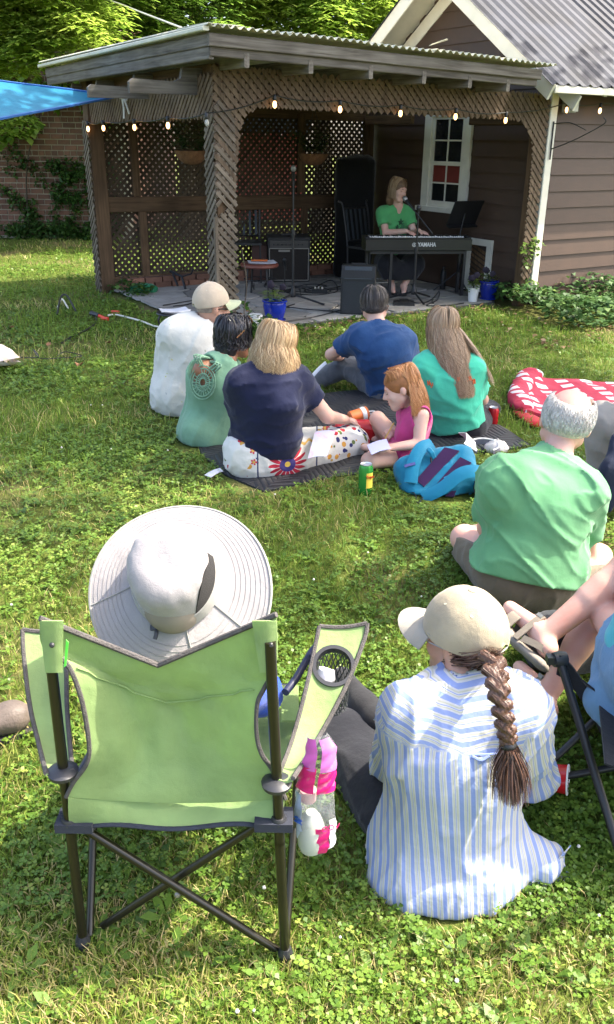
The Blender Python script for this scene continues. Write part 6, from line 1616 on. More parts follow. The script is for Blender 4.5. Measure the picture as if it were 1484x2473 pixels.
mic_stand(b1, cl.z, 'black boom microphone stand in front of the keyboard', tip, at(978, 480, q.y + .12) - cl, cl + nv(cl - tip) * .30 , 3, 2.9, .30)
# small instrument microphone in front of the amp
q = gz(700, 718); s2 = thing('small_microphone_stand', 'short microphone stand aimed at the guitar amplifier', 'microphone stand', Vector((q.x - .06, q.y + .15, FL))); b2 = Vector((q.x - .06, q.y + .15, FL)); tp = at(688, 632, b2.y)
MB().lathe([(.07, 0), (.07, .012), (.015, .02)], b2, 16).build('base', M_BLACK, s2); MB().tube([b2 + ZU * .01, tp - ZU * .02], .008, 6).build('pole', M_BLACK, s2); MB().lathe([(.013, -.10), (.016, 0), (.023, .012), (.022, .03), (.008, .045)], tp, 12, frame_from((-.1, -.2, 1))).build('microphone', M_BLKP, s2, smooth=True)
# floor monitor speaker
q0, q1 = gz(825, 772), gz(905, 766); f = nv((-.12, -1, 0)); cs = (q0 + q1) / 2 + Vector((0, .13, 0)); cs.z = FL; w = .17
t = thing('speaker', 'black wedge loudspeaker on the front edge of the patio', 'speaker', cs); r = Vector((-f.y, f.x, 0)); R = Matrix((r, -f, ZU)).transposed()
prof = [(-.13, 0), (.15, 0), (.15, .40), (.08, .47), (-.06, .47), (-.13, .36)]
MB().prism([cs + R @ Vector((-w, y, z)) for y, z in prof], R @ Vector((2 * w, 0, 0))).build('cabinet', M_BLKP, t); MB().box(cs + R @ Vector((0, -.134, .17)), (w * .88, .006, .155), R).build('grille', mat_plain('speaker_grille', (.012, .016, .02), .6, .2, 90, bmp=.5, bscale=500), t)
MB().prism([cs + R @ Vector((-w * .8, y, z)) for y, z in ((-.128, .352), (-.133, .352), (-.066, .462), (-.06, .462))], R @ Vector((1.6 * w, 0, 0))).build('horn', mat_plain('horn_plastic', (.035, .045, .055), .45), t); MB().bar(cs + R @ Vector((-.08, .04, .475)), cs + R @ Vector((.08, .04, .475)), .03, .02).build('handle', M_BLACK, t)

# ---- keyboard on its stand
k0, k1 = at(884, 604, 9.78), at(1140, 592, 9.92)
kz = .74; kd = nv((k1 - k0)); kd.z = 0; kd.normalize(); kf = Vector((kd.y, -kd.x, 0)); kc = (k0 + k1) / 2; kc.z = 0; KL = (k1 - k0).length; zt = at(1012, 578, kc.y).z
t = thing('digital_piano', 'black digital piano on a four legged stand in front of the singer', 'keyboard', Vector((kc.x, kc.y, FL))); R = Matrix((kd, -kf, ZU)).transposed(); M_KB = mat_plain('black_satin_case', (.010, .011, .013), .32, .15, spec=.5)
def kb(name, x, y, z, hx, hy, hz, mat): return MB().bar(kc + R @ Vector((x - hx, y, z)), kc + R @ Vector((x + hx, y, z)), 2 * hy, 2 * hz, ZU, min(hy, hz, .012) * .5).build(name, mat, t)
hz = .062; kb('case', 0, .14, zt - hz, KL / 2, .14, hz, M_KB); kb('back_ridge', 0, .035, zt + .004, KL / 2 - .01, .03, .010, M_KB)
kb('end_block', -KL / 2 + .02, .16, zt + .01, .022, .12, .014, M_KB); kb('end_block', KL / 2 - .02, .16, zt + .01, .022, .12, .014, M_KB)
M_KEYW = mat_plain('white_keys', (.75, .74, .70), .25, .03); n = 44
for i in range(n):
    x = lerp(-KL / 2 + .06, KL / 2 - .06, (i + .5) / n); o = kb('white_key', x, .20, zt + .008, (KL - .12) / n / 2 - .0012, .072, .010, M_KEYW)
for i in range(n - 1):
    if i % 7 in (2, 6): continue
    x = lerp(-KL / 2 + .06, KL / 2 - .06, (i + 1) / n); kb('black_key', x, .175, zt + .022, .0065, .045, .008, M_BLKP)
M_LET = mat_plain('silver_lettering', (.62, .63, .62), .4)
tx = at(1029, 590, kc.y - .03); face = lambda s: kc + kd * s + kf * .004
su = (at(1030, 590, kc.y) - kc).dot(kd); text_mesh('YAMAHA', .062, M_LET, 'lettering', t, kc + kd * (su + .01) + kf * .0015 + ZU * (zt - .058), kd, ZU, .0012, bold=True, squash=.80)
lg = kc + kd * (su - .135) + kf * .0015 + ZU * (zt - .058); m = MB(); m.tube([lg + kd * .020 * math.cos(a) + ZU * .020 * math.sin(a) for a in np.linspace(0, 6.28, 21)], .0028, 5, False)
for k in range(3):
    a = math.pi / 2 + k * 2.094; m.bar(lg, lg + kd * .019 * math.cos(a) + ZU * .019 * math.sin(a), .004, .003, kf); m.bar(lg + (kd * math.cos(a + 1.047) + ZU * math.sin(a + 1.047)) * .0, lg + (kd * math.cos(a + 1.047) + ZU * math.sin(a + 1.047)) * .012, .0025, .003, kf)
m.build('emblem', M_LET, t)
for sx in (-1, 1):
    for y in (.05, .25):
        x = sx * (KL / 2 - (.30 if y < .1 and sx < 0 else .06)); MB().bar(kc + R @ Vector((x, y, FL)), kc + R @ Vector((x, y, zt - .125)), .045, .03, kd).build('leg', M_BLACK, t)
MB().bar(kc + R @ Vector((-KL / 2 + .06, .25, zt - .15)), kc + R @ Vector((KL / 2 - .06, .25, zt - .15)), .03, .04).build('stand_rail', M_BLACK, t); MB().bar(kc + R @ Vector((-KL / 2 + .06, .05, zt - .145)), kc + R @ Vector((KL / 2 - .06, .05, zt - .145)), .03, .03).build('stand_rail', M_BLACK, t)
MB().bar(kc + R @ Vector((KL / 2 - .06, .25, .25)), kc + R @ Vector((KL / 2 - .06, .05, .55)), .02, .02).build('brace', M_BLACK, t)
# music stand at the right end
mb = gz(1100, 712); mb.z = FL; ms = thing('music_stand', 'black folding music stand with wide desk at the right end of the keyboard', 'music stand', mb); top = at(1122, 560, mb.y)
for k in range(3):
    a = 1.0 + k * 2.09; MB().tube([mb + ZU * .22, mb + Vector((.26 * math.cos(a), .26 * math.sin(a), .01))], .008, 6).build('leg', M_BLACK, ms)
MB().tube([mb + ZU * .06, Vector((mb.x, mb.y, top.z))], .010, 7).build('pole', M_BLACK, ms)
dc = at(1124, 515, mb.y); R = frame_from(nv((-.45, .75, .42)), ZU); MB().box(dc, (.21, .15, .006), R).box(dc + R @ Vector((0, -.145, -.025)), (.21, .006, .03), R).build('desk', M_BLACK, ms); MB().tube([Vector((mb.x, mb.y, top.z - .02)), dc], .010, 6).build('neck', M_BLACK, ms)
# singer's chair
q = gz(905, 700); bistro(Vector((.72, 10.55, FL)), (.55, -.62, 0), 'dark metal chair the singer sits on behind the keyboard')
# big dark cloth-covered rack behind the singer
dk = thing('covered_speaker', 'tall black cloth covered equipment stack behind the singer', 'equipment', Vector((.62, 11.3, FL)))
solid('cover', wrinkle(U([d_box((.55, 11.45, .75), (.24, .22, .72), None, .06), d_ecap((.50, 11.4, 1.25), (.58, 11.4, 1.32), .18, .18, (0, 1, 0), .8)], .08), .02, 5, 0., (0, 0, 1), 3), (.2, 11.1, FL), (1.0, 11.8, 1.65), .025, mat_cloth('black_cover_cloth', (.004, .004, .004)), dk)
# white framed lattice hatch against the shed wall
hc = thing('white_hatch', 'white framed panel with lattice insert leaning on the shed wall', 'panel', S(SA - .05, .85, FL))
def hb_(name, b0, b1, z0, z1, d, pr, mat): return MB().box(S(SA - .055 - pr + d / 2, (b0 + b1) / 2, (z0 + z1) / 2), (d / 2, abs(b1 - b0) / 2, (z1 - z0) / 2), RS).build(name, mat, hc)
hb_('frame', .98, 1.08, FL, .56, .03, .0, M_WHITE); hb_('frame', .64, .72, FL, .56, .03, .0, M_WHITE); hb_('frame', .64, 1.08, .56, .63, .032, .001, M_WHITE); hb_('frame', .72, .98, FL, .12, .028, -.001, M_WHITE)
for k in range(8):
    z_ = .12 + k * .055; MB().bar(S(SA - .05, .97, z_ + .06), S(SA - .05, .73, z_ - .03), .006, .035, ZU).build('slat', W_BROWN, hc)
hb_('backing', .72, .98, .12, .56, .006, -.012, M_CORE)
# water bottle, pots, plants
q = gz(1068, 706); bt = thing('bottle', 'black metal water bottle standing on the patio under the keyboard', 'bottle', Vector((q.x, q.y, FL))); MB().lathe([(.034, 0), (.036, .01), (.036, .19), (.030, .215), (.017, .23)], (q.x, q.y, FL), 16).build('body', M_BLKP, bt, smooth=True); MB().lathe([(.018, 0), (.018, .03), (.012, .034)], (q.x, q.y, FL + .23), 12).build('cap', M_BLACK, bt, smooth=True)
M_COB = mat_plain('cobalt_glaze', (.006, .022, .26), .12, .3, 8, spec=.8); M_POTW = mat_plain('white_pot', (.70, .70, .68), .45, .05); M_SOIL = mat_plain('potting_soil', (.03, .022, .015), .95, .3, 40)
L_LIME = mat_leaf('lime_foliage', [(0, (.10, .18, .03)), (1, (.26, .36, .07))], .35, .5); M_PETAL = mat_plain('black_purple_petal', (.012, .005, .018), .7)
def pot(x, y, label, kind, r, h):
    q = gz(x, y); q.z = FL - .006 if point_in_poly(np.array([q.x]), np.array([q.y]), PATIO)[0] else .0; t = thing('flower_pot', label, 'flower pot', q)
    if kind == 'blue':
        MB().lathe([(r * .70, 0), (r * .72, .012), (r * .92, h * .45), (r * 1.0, h * .75), (r * .96, h * .90), (r * 1.08, h * .94), (r * 1.08, h), (r * .9, h), (r * .88, h * .85), (.01, h * .84)], q, 28).build('pot', M_COB, t, smooth=True); MB().lathe([(r * .9, 0), (r * .95, .018), (r * .7, .02)], q, 24).build('saucer', M_COB, t, smooth=True)
    else: MB().lathe([(r * .78, 0), (r * .80, .006), (r, h * .97), (r * 1.03, h), (r * .93, h), (r * .9, h * .85), (.01, h * .84)], q, 24).build('pot', M_POTW, t, smooth=True)
    c = q + ZU * h * .9
    leaf_cloud('foliage', [c + Vector((random.uniform(-r, r) * .8, random.uniform(-r, r) * .8, random.uniform(.02, .09))) for _ in range(9)], (r * .45, r * .45, .05), 150, .045, L_LIME, t, droop=.2, wid=.5); MB().lathe([(.005, h * .86), (r * .88, h * .86)], q, 16, cap=False).build('soil', M_SOIL, t)
    for k in range(3):
        a = random.uniform(0, 6.28); p_ = c + Vector((r * .7 * math.cos(a), r * .5 * math.sin(a), random.uniform(.10, .17))); m = MB()
        m.tube([c, c.lerp(p_, .6) + ZU * .02, p_], .003, 5)
        for j in range(5):
            an = j * 1.257; pc_ = p_ + Vector((.018 * math.cos(an), -.006, .018 * math.sin(an))); m.lathe([(.003, -.006), (.017, -.003), (.018, .002), (.004, .006)], pc_, 8, frame_from((.2 * math.cos(an), -1, .2 * math.sin(an))))
        m.build('flower', M_PETAL, t, smooth=True)
    return t
pot(664, 783, 'glossy cobalt blue pot with lime foliage near the corner post', 'blue', .115, .20); pot(1178, 729, 'cobalt blue pot with pansies beside the ivy bed', 'blue', .105, .20); pot(1141, 735, 'small white pot with dark pansies beside the right blue pot', 'white', .062, .15)
q = gz(618, 792); jr = thing('white_canister', 'short white canister with wide band beside the left blue pot', 'canister', q); MB().lathe([(.06, 0), (.068, .006), (.068, .125), (.062, .13), (.01, .13)], q, 20).build('body', M_POTW, jr, smooth=True); MB().lathe([(.069, .085), (.071, .087), (.071, .098), (.069, .10)], q, 20, cap=False).build('band', mat_plain('pale_lime_band', (.55, .58, .35), .5), jr, smooth=True)
# ivy plant climbing the corner post
ip = thing('ivy_plant', 'green ivy clump climbing the foot of the corner post', 'ivy', S(.22, -.05)); leaf_cloud('foliage', [S(random.uniform(.0, .5), random.uniform(-.15, .1), random.uniform(.02, .42) * random.random() ** .5) for _ in range(22)], (.07, .07, .06), 420, .06, L_VINE, ip, droop=.7, wid=.8); MB().tube(spline([S(.2, -.07, 0), S(.19, -.075, .25), S(.22, -.075, .5), S(.18, -.07, .8)], 5), .005, 5).build('stem', BARK, ip)
ip = thing('ivy_plant', 'ivy tendrils climbing the right post beside white corner trim', 'ivy', S(3.66, -.08)); leaf_cloud('foliage', [S(random.uniform(3.52, 3.80), -.09, random.uniform(.05, .75)) for _ in range(16)], (.05, .03, .07), 130, .05, mat_leaf('sunny_ivy', [(0, (.05, .12, .02)), (1, (.2, .3, .06))], .35), ip, droop=.7, wid=.8); MB().tube(spline([S(3.7, -.08, 0), S(3.66, -.09, .3), S(3.72, -.09, .7)], 5), .005, 5).build('stem', BARK, ip)
ip = thing('ivy_plant', 'small ivy clump at the foot of the back left post', 'ivy', S(.12, 2.8)); leaf_cloud('foliage', [S(random.uniform(.05, .4), random.uniform(2.3, 2.9), random.uniform(.02, .16)) for _ in range(16)], (.09, .09, .06), 320, .06, L_VINE, ip, droop=.7, wid=.8); MB().tube([S(.12, 2.8, 0), S(.14, 2.82, .2)], .005, 5).build('stem', BARK, ip)
# green cloth bag, folded stand
q = gz(350, 712); gb = thing('cloth_bag', 'crumpled green cloth bag lying by the back left corner of the patio', 'bag', q); solid('bag', clip_floor(wrinkle(U([d_ell((q.x, q.y, .06), (.15, .10, .075)), d_ell((q.x - .06, q.y, .05), (.12, .08, .05))], .04), .012, 14)), (q.x - .3, q.y - .2, 0), (q.x + .3, q.y + .2, .2), .009, mat_cloth('green_nylon', (.01, .16, .07), .1, .5), gb)
q = gz(430, 690); fs_ = thing('folded_stand', 'black folded guitar stand lying against the back rail', 'stand', q); MB().tube([at(412, 655, 10.35), at(440, 668, 10.25), at(448, 698, 10.15)], .016, 6).tube([at(440, 668, 10.25), at(462, 662, 10.2), at(468, 648, 10.2)], .010, 6).tube([at(418, 660, 10.3), at(430, 690, 10.2)], .014, 6).build('frame', M_BLACK, fs_, smooth=True)
# cables on the patio
def cable(label, px, r=.006, mat=None, z=FL, name='cable'):
    pts = [];
    for (x, y, *h) in px: q = gz(x, y); q.z = z + r + (h[0] if h else 0); pts.append(q)
    t = thing(name, label, 'cable', pts[0]); MB().tube(spline(pts, 7), r, 6).build('cord', mat or M_BLACK, t, smooth=True); return t
cable('black cable looping from microphone stand to the speaker', [(712, 745), (690, 752), (668, 762), (690, 752), (735, 757), (800, 762), (830, 764), (870, 748, .1), (905, 728, .2)])
cable('black cable running along the patio front edge to the blue pot', [(655, 790), (700, 786), (760, 776), (815, 762), (840, 752)])
cable('tangle of black cables behind the tall microphone stand', [(640, 700), (655, 690, .05), (640, 702), (690, 700), (760, 704), (800, 712), (770, 718), (735, 712), (760, 704), (800, 696, .05), (815, 712), (770, 722), (720, 720), (690, 714), (720, 704), (760, 712), (830, 700), (870, 690)])
cable('black cables coiled beneath the amplifier', [(690, 700), (740, 705), (790, 700), (750, 695), (700, 708), (745, 716), (790, 710), (840, 705)], .005)
cable('dark green extension cable on the left of the patio', [(395, 748), (430, 742), (470, 735), (500, 728), (530, 722), (500, 730), (455, 745), (420, 750)])
cable('pale cable behind the speaker', [(835, 683), (865, 690), (920, 692), (960, 690)], .006, M_WHITE)
cable('black cable trailing from keyboard pedal', [(960, 735), (1010, 742), (1040, 735), (1060, 720, .03), (1055, 735), (1030, 748), (1080, 748), (1120, 742)])
q = gz(772, 716); ps = thing('pedal_board', 'small black pedal with silver knobs among the cables', 'pedal', Vector((q.x, q.y, FL))); MB().box((q.x, q.y, FL + .025), (.09, .06, .025)).build('box', M_BLACK, ps); MB().lathe([(.014, 0), (.012, .02)], (q.x - .05, q.y, FL + .05), 8).lathe([(.014, 0), (.012, .02)], (q.x + .03, q.y - .01, FL + .05), 8).lathe([(.014, 0), (.012, .02)], (q.x - .01, q.y + .02, FL + .05), 8).build('knobs', M_SILV, ps)
q = gz(975, 745); ps = thing('sustain_pedal', 'flat black foot pedal on the patio under the keyboard', 'pedal', Vector((q.x, q.y, FL))); MB().box((q.x, q.y, FL + .02), (.11, .07, .02)).build('box', M_BLACK, ps); MB().box((q.x, q.y - .02, FL + .045), (.05, .06, .006), Matrix.Rotation(.15, 3, 'X')).build('plate', M_BLKP, ps)

# ===== the singer
p = person('singer in green print shirt and long black skirt playing keyboard', (.95, 10.3, 0)); p.location.z = FL
H = Head(at(962, 458, 10.28), (.62, -.74, -.18), (.16, .02, 1), .235)
B = Body(dict(pel=at(945, 632, 10.52), chest=at(952, 545, 10.42), neck=at(962, 498, 10.36), shR=at(925, 515, 10.36), shL=at(985, 514, 10.42), elR=at(932, 562, 10.24), wrR=at(982, 558, 10.08), elL=at(1000, 562, 10.32), wrL=at(1012, 562, 10.14),
              knR=at(938, 640, 10.10), knL=at(1000, 638, 10.20), anR=at(945, 715, 10.12), anL=at(975, 712, 10.05), toR=at(950, 722, 9.95), toL=at(975, 722, 9.9)), (.45, -.88, 0), H, .98, .95)
for k_ in ('anR', 'anL'): B.J[k_].z = FL + .085
for k_ in ('toR', 'toL'): B.J[k_].z = FL + .03
kt = zt + .035
for k_, x_, y_ in (('wrR', 984, 556), ('wrL', 1013, 560)): B.J[k_].z = max(B.J[k_].z, kt + .03)
hR = d_hand(B.J['wrR'], kd * .75 + kf * .45 - ZU * .25, ZU + kf * .2, -1, .95, (.25, .6), .05); hL = d_hand(B.J['wrL'], kd * .8 + kf * .35 - ZU * .25, ZU + kf * .2, 1, .95, (.2, .5), .06)
solid('body', B.skin(hR + hL, smile=True), *B.box(), .0075, SK_PALE, p); face_bits(p, H, (.45, .13, .12), (.20, .12, .07))
MB().box(H.w(0, .083, -.0645), (.013 * H.s, .006, .0035), H.M).build('teeth', M_WHITE, p)
M = mat_cloth('green_tee', (.075, .33, .115), .06); fs = B.torso(.02) + [d_ecap(B.J['pel'] + B.up * .16, B.J['pel'], .148, .16, B.tf, .85)]
sh = solid('shirt', neckhole(cut(wrinkle(U(fs + B.arm('L', .028, .62) + B.arm('R', .028, .62), .03), .005, 11, 0., B.side), B.J['pel'] - B.up * .01, -B.up), B, .056, .0), *B.box(.22), .0085, M, p)
M_PRT = mat_plain('dark_green_print', (.012, .06, .025), .85); c0 = B.J['chest'] + B.tf * .112 + B.up * .02; m = MB(); Rp = frame_from(B.tf - B.up * .08, B.up)
def star(c, r, n, a0): 
    pts = [c + Rp @ Vector((rr * math.cos(a), rr * math.sin(a), 0)) for k in range(n) for rr, a in ((r, a0 + k * 2 * math.pi / n), (r * .42, a0 + (k + .5) * 2 * math.pi / n))]; return pts
for dx, dz, r_, n_ in ((.015, .03, .042, 5), (-.03, -.025, .032, 5)): m.prism(star(c0 + Rp @ Vector((-dx * 0 + dx, dz, .004)), r_, n_, 1.57), B.tf * .006)
m.build('print', M_PRT, sh); bw = [c0 + Rp @ Vector((x, y, .002)) for x, y in ((-.055, -.085), (-.02, -.06), (.02, -.02), (.04, .012), (.058, .02), (.068, .0), (.066, -.05), (.06, -.10), (-.02, -.11), (-.05, -.105))]; MB().prism(bw, B.tf * .004).build('print', mat_plain('mid_green_print', (.035, .16, .06), .85), sh)
f = wrinkle(U([d_ecap(B.J['pel'] + B.up * .04, B.J['pel'], .15, .165, B.tf, .95)] + B.leg('L', .04, 1.8, True, .06) + B.leg('R', .04, 1.8, True, .06) + [d_cap(B.J['knL'], B.J['anL'].lerp(B.J['anR'], .5) + ZU * .12, .10, .12), d_cap(B.J['knR'], B.J['anL'].lerp(B.J['anR'], .5) + ZU * .12, .10, .12)], .05), .008, 9, 1., ZU, 3); solid('skirt', cut(f, B.J['anL'] + ZU * .07, -ZU), *B.box(.22), .011, mat_cloth('black_skirt', (.011, .011, .013)), p)
for S_ in 'LR':
    a = B.J['an' + S_]; to = B.J['to' + S_]; d = nv(Vector((to.x - a.x, to.y - a.y, 0))); sb = solid('sandal', d_ecap(Vector((a.x, a.y, FL + .012)) - d * .05, Vector((to.x, to.y, FL + .012)) + d * .04, .042, .040, ZU, .28), *bounds([a, to], .12), .007, M_BLACK, p)
    m = MB(); x = d.cross(ZU)
    for o_, h_ in ((.0, .075), (.07, .055), (.11, .045)): m.tube([a - ZU * .06 + d * o_ - x * .042, Vector((a.x, a.y, FL)) + d * o_ + ZU * h_, a - ZU * .06 + d * o_ + x * .042], .006, 5)
    m.build('strap', M_BLACK, sb)
HS = mat_strand('honey_brown_hair', [(0, (.14, .08, .04)), (.5, (.30, .19, .10)), (.85, (.44, .30, .17)), (1, (.56, .42, .26))], .4); hair = hair_base('hair', H, mat_plain('honey_under', (.13, .075, .038), .6, .3, 40), p, face=.055, extra=[d_ecap(H.w(0, -.05, -.02), H.w(0, -.06, -.11), .082, .080, H.f, .6)])
hair_strands('hair_strands', H, HS, hair, 1600, .115, (-118, 118), 12, 1.08, .002, 1.5, .012, .0035, seed=15, end_jit=.006)
# ---------------------------------------------------------------- things on the lawn
# black quilted picnic blanket
qp = [gz(x, y) for x, y in ((490, 1105), (545, 1150), (640, 1190), (830, 1150), (935, 1140), (1010, 1110), (1180, 1096), (1282, 1078), (1225, 1040), (1170, 1010), (1130, 960), (1000, 940), (880, 945), (760, 955), (700, 985), (560, 1030), (470, 1062))]
NO_GRASS.append([(p_.x, p_.y) for p_ in qp])
M_QUILT, nt, b, out = nmat('black_quilted_nylon'); v = coords(nt, (1, 1, 1), (0, 0, .5)); sp = nt.nodes.new('ShaderNodeSeparateXYZ'); nt.links.new(v, sp.inputs[0])
def mnode(nt, op, a, bb=None):
    n = nt.nodes.new('ShaderNodeMath'); n.operation = op
    for i, q in enumerate((a, bb)):
        if q is None: continue
        if isinstance(q, (int, float)): n.inputs[i].default_value = q
        else: nt.links.new(q, n.inputs[i])
    return n.outputs[0]
zig = mnode(nt, 'ABSOLUTE', mnode(nt, 'SUBTRACT', mnode(nt, 'FRACT', mnode(nt, 'MULTIPLY', sp.outputs[0], 5)), .5)); hq = mnode(nt, 'ABSOLUTE', mnode(nt, 'SINE', mnode(nt, 'MULTIPLY', mnode(nt, 'ADD', sp.outputs[1], mnode(nt, 'MULTIPLY', zig, .2)), 70)))
bump(nt, b, mnode(nt, 'POWER', hq, .5), .8, .012); b.inputs['Base Color'].default_value = (.016, .017, .021, 1); b.inputs['Roughness'].default_value = .6
qc = sum(qp, Vector()) / len(qp); m = MB(); rings = []
for k in range(14):
    t_ = k / 13; rings.append([Vector((qc.x + (p_.x - qc.x) * t_, qc.y + (p_.y - qc.y) * t_, 0)) for p_ in qp])
fine = []
for rg in rings:
    pts = []
    for i in range(len(rg)):
        a, b_ = rg[i], rg[(i + 1) % len(rg)]
        for s in range(4): pts.append(a.lerp(b_, s / 4))
    fine.append(pts)
P_ = np.array([tuple(p_) for rg in fine for p_ in rg], dtype=np.float32); zz = .022 + .012 * vnoise(P_, 3.0) + .008 * vnoise(P_, 8.0); zz[-len(fine[0]):] *= .5
P_[:, 2] = zz; nn = len(fine[0]); vs = [Vector(q.tolist()) for q in P_]
rows = [vs[i * nn:(i + 1) * nn] + [vs[i * nn]] for i in range(len(fine))]
t = thing('picnic_blanket', 'black quilted picnic blanket under the seated group', 'blanket', Vector((qc.x, qc.y, 0))); MB().grid(rows, .012, ZU).build('quilt', M_QUILT, t, smooth=True)
# red and white checked blanket, folded at the left end
rp = [gz(x, y) for x, y in ((1245, 968), (1262, 940), (1290, 922), (1400, 921), (1484, 926), (1640, 935), (1660, 1010), (1484, 1040), (1330, 1032), (1295, 1018), (1262, 1000))]
NO_GRASS.append([(p_.x, p_.y) for p_ in rp])
M_CHK, nt, b, out = nmat('red_white_check'); v = coords(nt, (1, 1, 1), (0, 0, -.10)); sp = nt.nodes.new('ShaderNodeSeparateXYZ'); nt.links.new(v, sp.inputs[0])
fx = mnode(nt, 'FRACT', mnode(nt, 'MULTIPLY', sp.outputs[0], 5.2)); fy = mnode(nt, 'FRACT', mnode(nt, 'MULTIPLY', sp.outputs[1], 8.5)); nz_ = noise(nt, v, 9, 2)
msk = mnode(nt, 'MULTIPLY', mnode(nt, 'LESS_THAN', mnode(nt, 'ADD', fx, mnode(nt, 'MULTIPLY', nz_.outputs[0], .12)), .50), mnode(nt, 'LESS_THAN', mnode(nt, 'ADD', fy, mnode(nt, 'MULTIPLY', nz_.outputs[0], .2)), .66)); nt.links.new(mix(nt, (.42, .028, .06), (.58, .56, .58), msk), b.inputs['Base Color']); b.inputs['Roughness'].default_value = .9; bump(nt, b, noise(nt, v, 12, 3).outputs[0], .4, .02)
t = thing('checked_blanket', 'red and white checked blanket folded on the grass at the right', 'blanket', rp[1])
c0, c1, c2, c3 = gz(1262, 1010), gz(1285, 922), gz(1640, 935), gz(1640, 1040); rows = []
for i in range(15):
    u_ = i / 14; row = []
    for j in range(41):
        w_ = j / 40; q = c0.lerp(c1, u_).lerp(c3.lerp(c2, u_), w_); q.z = .026 + .03 * math.exp(-((w_ - .02) / .05) ** 2) + .018 * float(vnoise(np.array([[q.x, q.y, 0]], dtype=np.float32), 6)[0]); row.append(q)
    rows.append(row)
MB().grid(rows, .02, ZU).build('cloth', M_CHK, t, smooth=True)
fl_ = spline([gz(1262, 1000), gz(1250, 965), gz(1275, 925), gz(1288, 921)], 6); solid('folded_edge', clip_floor(wrinkle(U([d_ecap(fl_[i] + ZU * .05, fl_[i + 1] + ZU * .05, .065, .065, ZU, .62) for i in range(len(fl_) - 1)], .03), .012, 9)), *bounds(fl_, .14), .011, M_CHK, t)
rd = gz(1275, 1008); solid('red_lining', clip_floor(d_ecap(gz(1255, 1003) + ZU * .02, gz(1300, 1030) + ZU * .02, .05, .07, ZU, .35)), *bounds([gz(1255, 1003), gz(1300, 1030)], .12), .01, mat_cloth('plain_red_cloth', (.45, .015, .02)), t)
# cans, cup, purse, bottle
M_ALU = mat_plain('aluminium', (.72, .73, .74), .28, .05, metal=.9)
def can(x, y, r, h, c, label, band=None, tall=True, txt=None):
    q = gz(x, y); t = thing('drink_can', label, 'can', q); NO_DISC.append((q.x, q.y, r * .9)); m = mat_plain(label.split()[0] + '_can_paint', c, .25, .08, 20, metal=.35)
    MB().lathe([(r * .78, .0), (r * .98, .010), (r, .018), (r, h - .020), (r * .82, h - .004)], q, 24, cap=False).build('body', m, t, smooth=True); MB().lathe([(r * .82, h - .004), (r * .84, h), (r * .78, h), (r * .74, h - .005), (.002, h - .005)], q, 24).build('lid', M_ALU, t, smooth=True); MB().bar(q + ZU * (h - .003) + Vector((-.010, 0, 0)), q + ZU * (h - .003) + Vector((.012, 0, 0)), .014, .002).build('tab', M_ALU, t)
    if band:
        rows = [[q + Vector((r * 1.012 * math.sin(a), -r * 1.012 * math.cos(a), z)) for a in np.linspace(band[3], band[4], 9)] for z in (band[1], band[2])]; MB().grid(rows, .0008).build('label', mat_plain(label.split()[0] + '_can_label', band[0], .4), t, smooth=True)
    if txt:
        a = txt[1]; n_ = Vector((math.sin(a), -math.cos(a), 0)); text_mesh(txt[0], txt[2], mat_plain('can_lettering', txt[3], .4), 'lettering', t, q + n_ * r * 1.06 + ZU * txt[4], Vector((math.cos(a), math.sin(a), 0)), ZU, .0015, bold=True)
    return t
can(882, 1193, .036, .165, (.03, .26, .04), 'green tall drink can with yellow label on the grass', ((.75, .58, .08), .045, .125, .05, 1.15), txt=('Topo', .55, .022, (.45, .06, .02), .105))
can(1189, 1026, .034, .118, (.42, .012, .02), 'red drink can standing on the edge of the black quilt')
# orange tumbler lying on the quilt
q = gz(866, 1032); t = thing('tumbler', 'small orange tumbler with white ring handle lying on the quilt', 'tumbler', q); ax = nv((.85, .35, .12)); R = frame_from(ax); q.z = .075; MB().lathe([(.03, -.07), (.042, -.06), (.045, .0), (.05, .055), (.038, .06), (.036, .0)], q, 20, R).build('body', M_ORG, t, smooth=True); MB().lathe([(.0475, .012), (.0495, .016), (.0505, .034), (.0495, .040)], q, 20, R, cap=False).build('band', M_POTW, t, smooth=True)
MB().tube([q + ax * .085 + R @ Vector((.026 * math.cos(a), .0, .026 * math.sin(a))) for a in np.linspace(0, 6.28, 17)], .006, 6, False).build('handle', M_POTW, t, smooth=True)
q = gz(858, 1065); t = thing('purse', 'small bright red leather purse with zip on the quilt', 'purse', q); M_RPU = mat_plain('red_leather', (.48, .012, .016), .35, .12, 14, bmp=.2, bscale=80)
Rq = Matrix.Rotation(-.12, 3, 'Z'); solid('body', clip_floor(wrinkle(U([d_box((q.x, q.y + .02, .055), (.125, .045, .055), Rq, .03), d_box((q.x + .02, q.y + .03, .085), (.10, .03, .035), Rq, .02)], .03), .006, 14)), (q.x - .2, q.y - .12, 0), (q.x + .2, q.y + .15, .18), .007, M_RPU, t)
MB().tube(spline([at(838, 1035, q.y - .03), at(858, 1043, q.y - .04), at(885, 1058, q.y - .035)], 5), .004, 5).build('zip', M_BLACK, t); MB().tube([at(893, 1030, q.y), at(897, 1040, q.y), at(893, 1052, q.y)], .005, 5).build('clasp', M_SILV, t)
